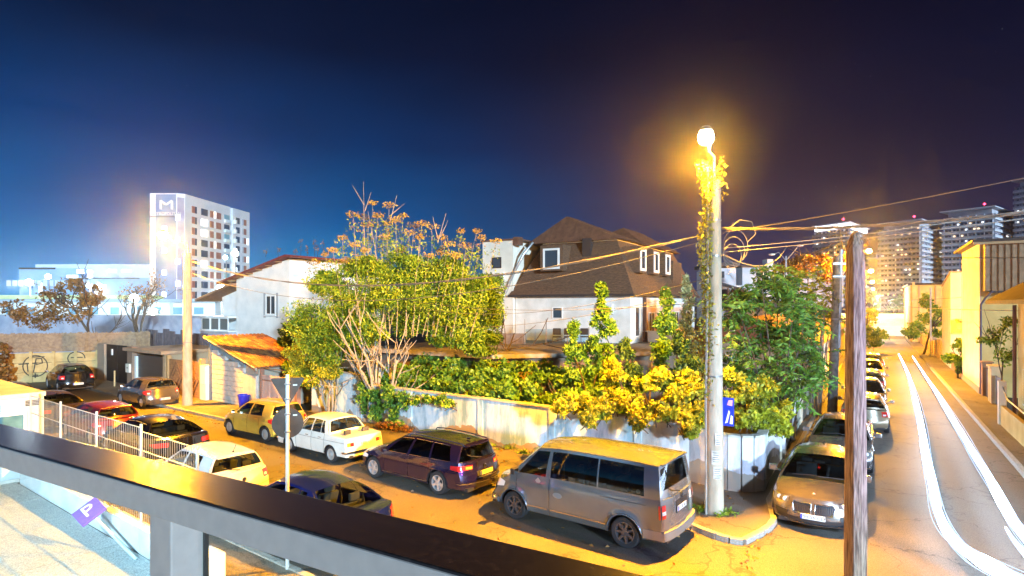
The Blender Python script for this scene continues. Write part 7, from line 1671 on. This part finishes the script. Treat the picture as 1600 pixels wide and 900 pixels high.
hatch(Bf(21.9, 4.7), ROTB, paintm('red_paint', (.20, .014, .010), .25, .2), 'red hatchback behind the mesh fence next to the black saloon', 'B 35 RED'.replace('RED', 'HOR'), vw=False, five=True, L=4.1, aerial=False)
big_saloon(Bf(27.2, 5.0), ROTB, paint=paintm('bronze_paint', (.05, .035, .025), .2, .4), label='dark bronze saloon behind the white container cabin', plate='B 21 TNE', kidneys=False)
hatch(Bf(32.5, 5.2), ROTB, paintm('dark_grey_paint', (.05, .05, .055), .2, .4), 'dark grey hatchback farthest left above the cabin roof', 'B 12 PRO'.replace('PRO', 'PRA'), vw=False, five=True, L=4.1, aerial=False)
hatch(Bf(29.2, .05), ROTB, paintm('taupe_paint', (.10, .085, .07), .22, .5), 'taupe grey hatchback parked in front of the dark garage', 'B 85 CAM', vw=False, five=True, L=4.1, W=1.74, wheel='five', aerial=False)
K_ = hatch(Bf(39.2, .55), ROTB-R(6), DK, 'black sport utility car parked tight before the graffiti fence', 'B 40 VRT', vw=False, five=True, L=4.45, W=1.85, wheel='five', aerial=False)
K_['root'].scale = (1, 1, 1.13)
BM = paintm('warm_silver_paint', (.24, .215, .19), .26, .75)
big_saloon(Af(-1.22, 17.85), ROTA+R(90)+math.pi, paint=BM, label='warm silver saloon with a twin kidney grille facing the camera beside the wooden pole', plate='PH 56 CLF')
big_saloon(Af(-.95, 23.6), ROTA+R(90)+math.pi, paint=paintm('grey_silver_paint', (.20, .18, .17), .25, .6), label='darker silver saloon directly behind the kidney-grille saloon', plate='B 67 NOR', kidneys=False)
c3 = hatch(Af(-.35, 30.6), ROTA+R(90), paintm('champagne_paint', (.34, .28, .18), .25, .5), 'champagne hatchback seen from behind, third car along the right-hand street', 'B 52 GOL', vw=False, five=True, L=4.2, W=1.78, aerial=False, group='cars parked down the right-hand street')
labs = ['fourth parked car down the right-hand street, just past the champagne hatchback', 'fifth parked car down the right-hand street', 'sixth parked car down the right-hand street', 'farthest parked car down the right-hand street before the hedge']
P3 = [paintm('silver_far_paint', (.34, .33, .32), .25, .6), paintm('grey_far_paint', (.16, .15, .15), .25, .6), YELP, paintm('dark_far_paint', (.06, .05, .05), .25, .5)]
for i, s in enumerate((36.2, 42.0, 48.6, 55.5)):
    c = copy_tree(c3['root']); c.location = Af(-.4+.06*i, s); c['label'] = labs[i]; c.rotation_euler.z = ROTA+R(90) if i % 2 else ROTA-R(90)
    for ch in c.children:
        if ch.name.split('.')[0] in ('body', 'hood', 'door', 'roof_spoiler'):
            me = bpy.data.meshes.get(ch.data.name+'_'+str(i)) or ch.data.copy(); me.name = ch.data.name+'_'+str(i); me.materials[0] = P3[i]; ch.data = me
# ================================================================== UNSEEN COOL AND VIOLET LAMPS ROUND THE BALCONY
lamp('SPOT', Bf(9, 17, 7.0), 9500, COOL, .5, aim=Bf(9.5, 12, 0), angle=84, blend=.7)
lamp('SPOT', (8.8, 3.2, 5.5), 1500, (.50, .10, 1.0), .2, aim=Vector((4.97, 8.6, 4.2)), angle=40, blend=.6)  # unseen violet spot added to tint the wooden pole
lamp('SPOT', Bf(6, 10.5, 6.5), 800, (.40, .72, 1.0), .3, aim=Bf(4.5, 2, .8), angle=118, blend=.8)
lamp('SPOT', Af(10, 2, 8.0), 25000, (.42, .64, 1.0), .4, aim=Af(2.4, 19, 0), angle=62, blend=.8)
# ================================================================== RENDER
scn.render.engine = 'CYCLES'
HAZE = True
if HAZE:
    hm = bpy.data.materials.new('haze'); hm.use_nodes = True; hn = hm.node_tree.nodes; hn.remove(hn['Principled BSDF'])
    pv = hn.new('ShaderNodeVolumePrincipled'); pv.inputs['Color'].default_value = (.9, .92, 1, 1); pv.inputs['Density'].default_value = .00036; pv.inputs['Anisotropy'].default_value = .935
    hm.node_tree.links.new(pv.outputs[0], hn['Material Output'].inputs['Volume'])
    m = MB(); m.box(-420, -50, -1.5, 420, 480, 90); stuff(m.build('haze', hm))
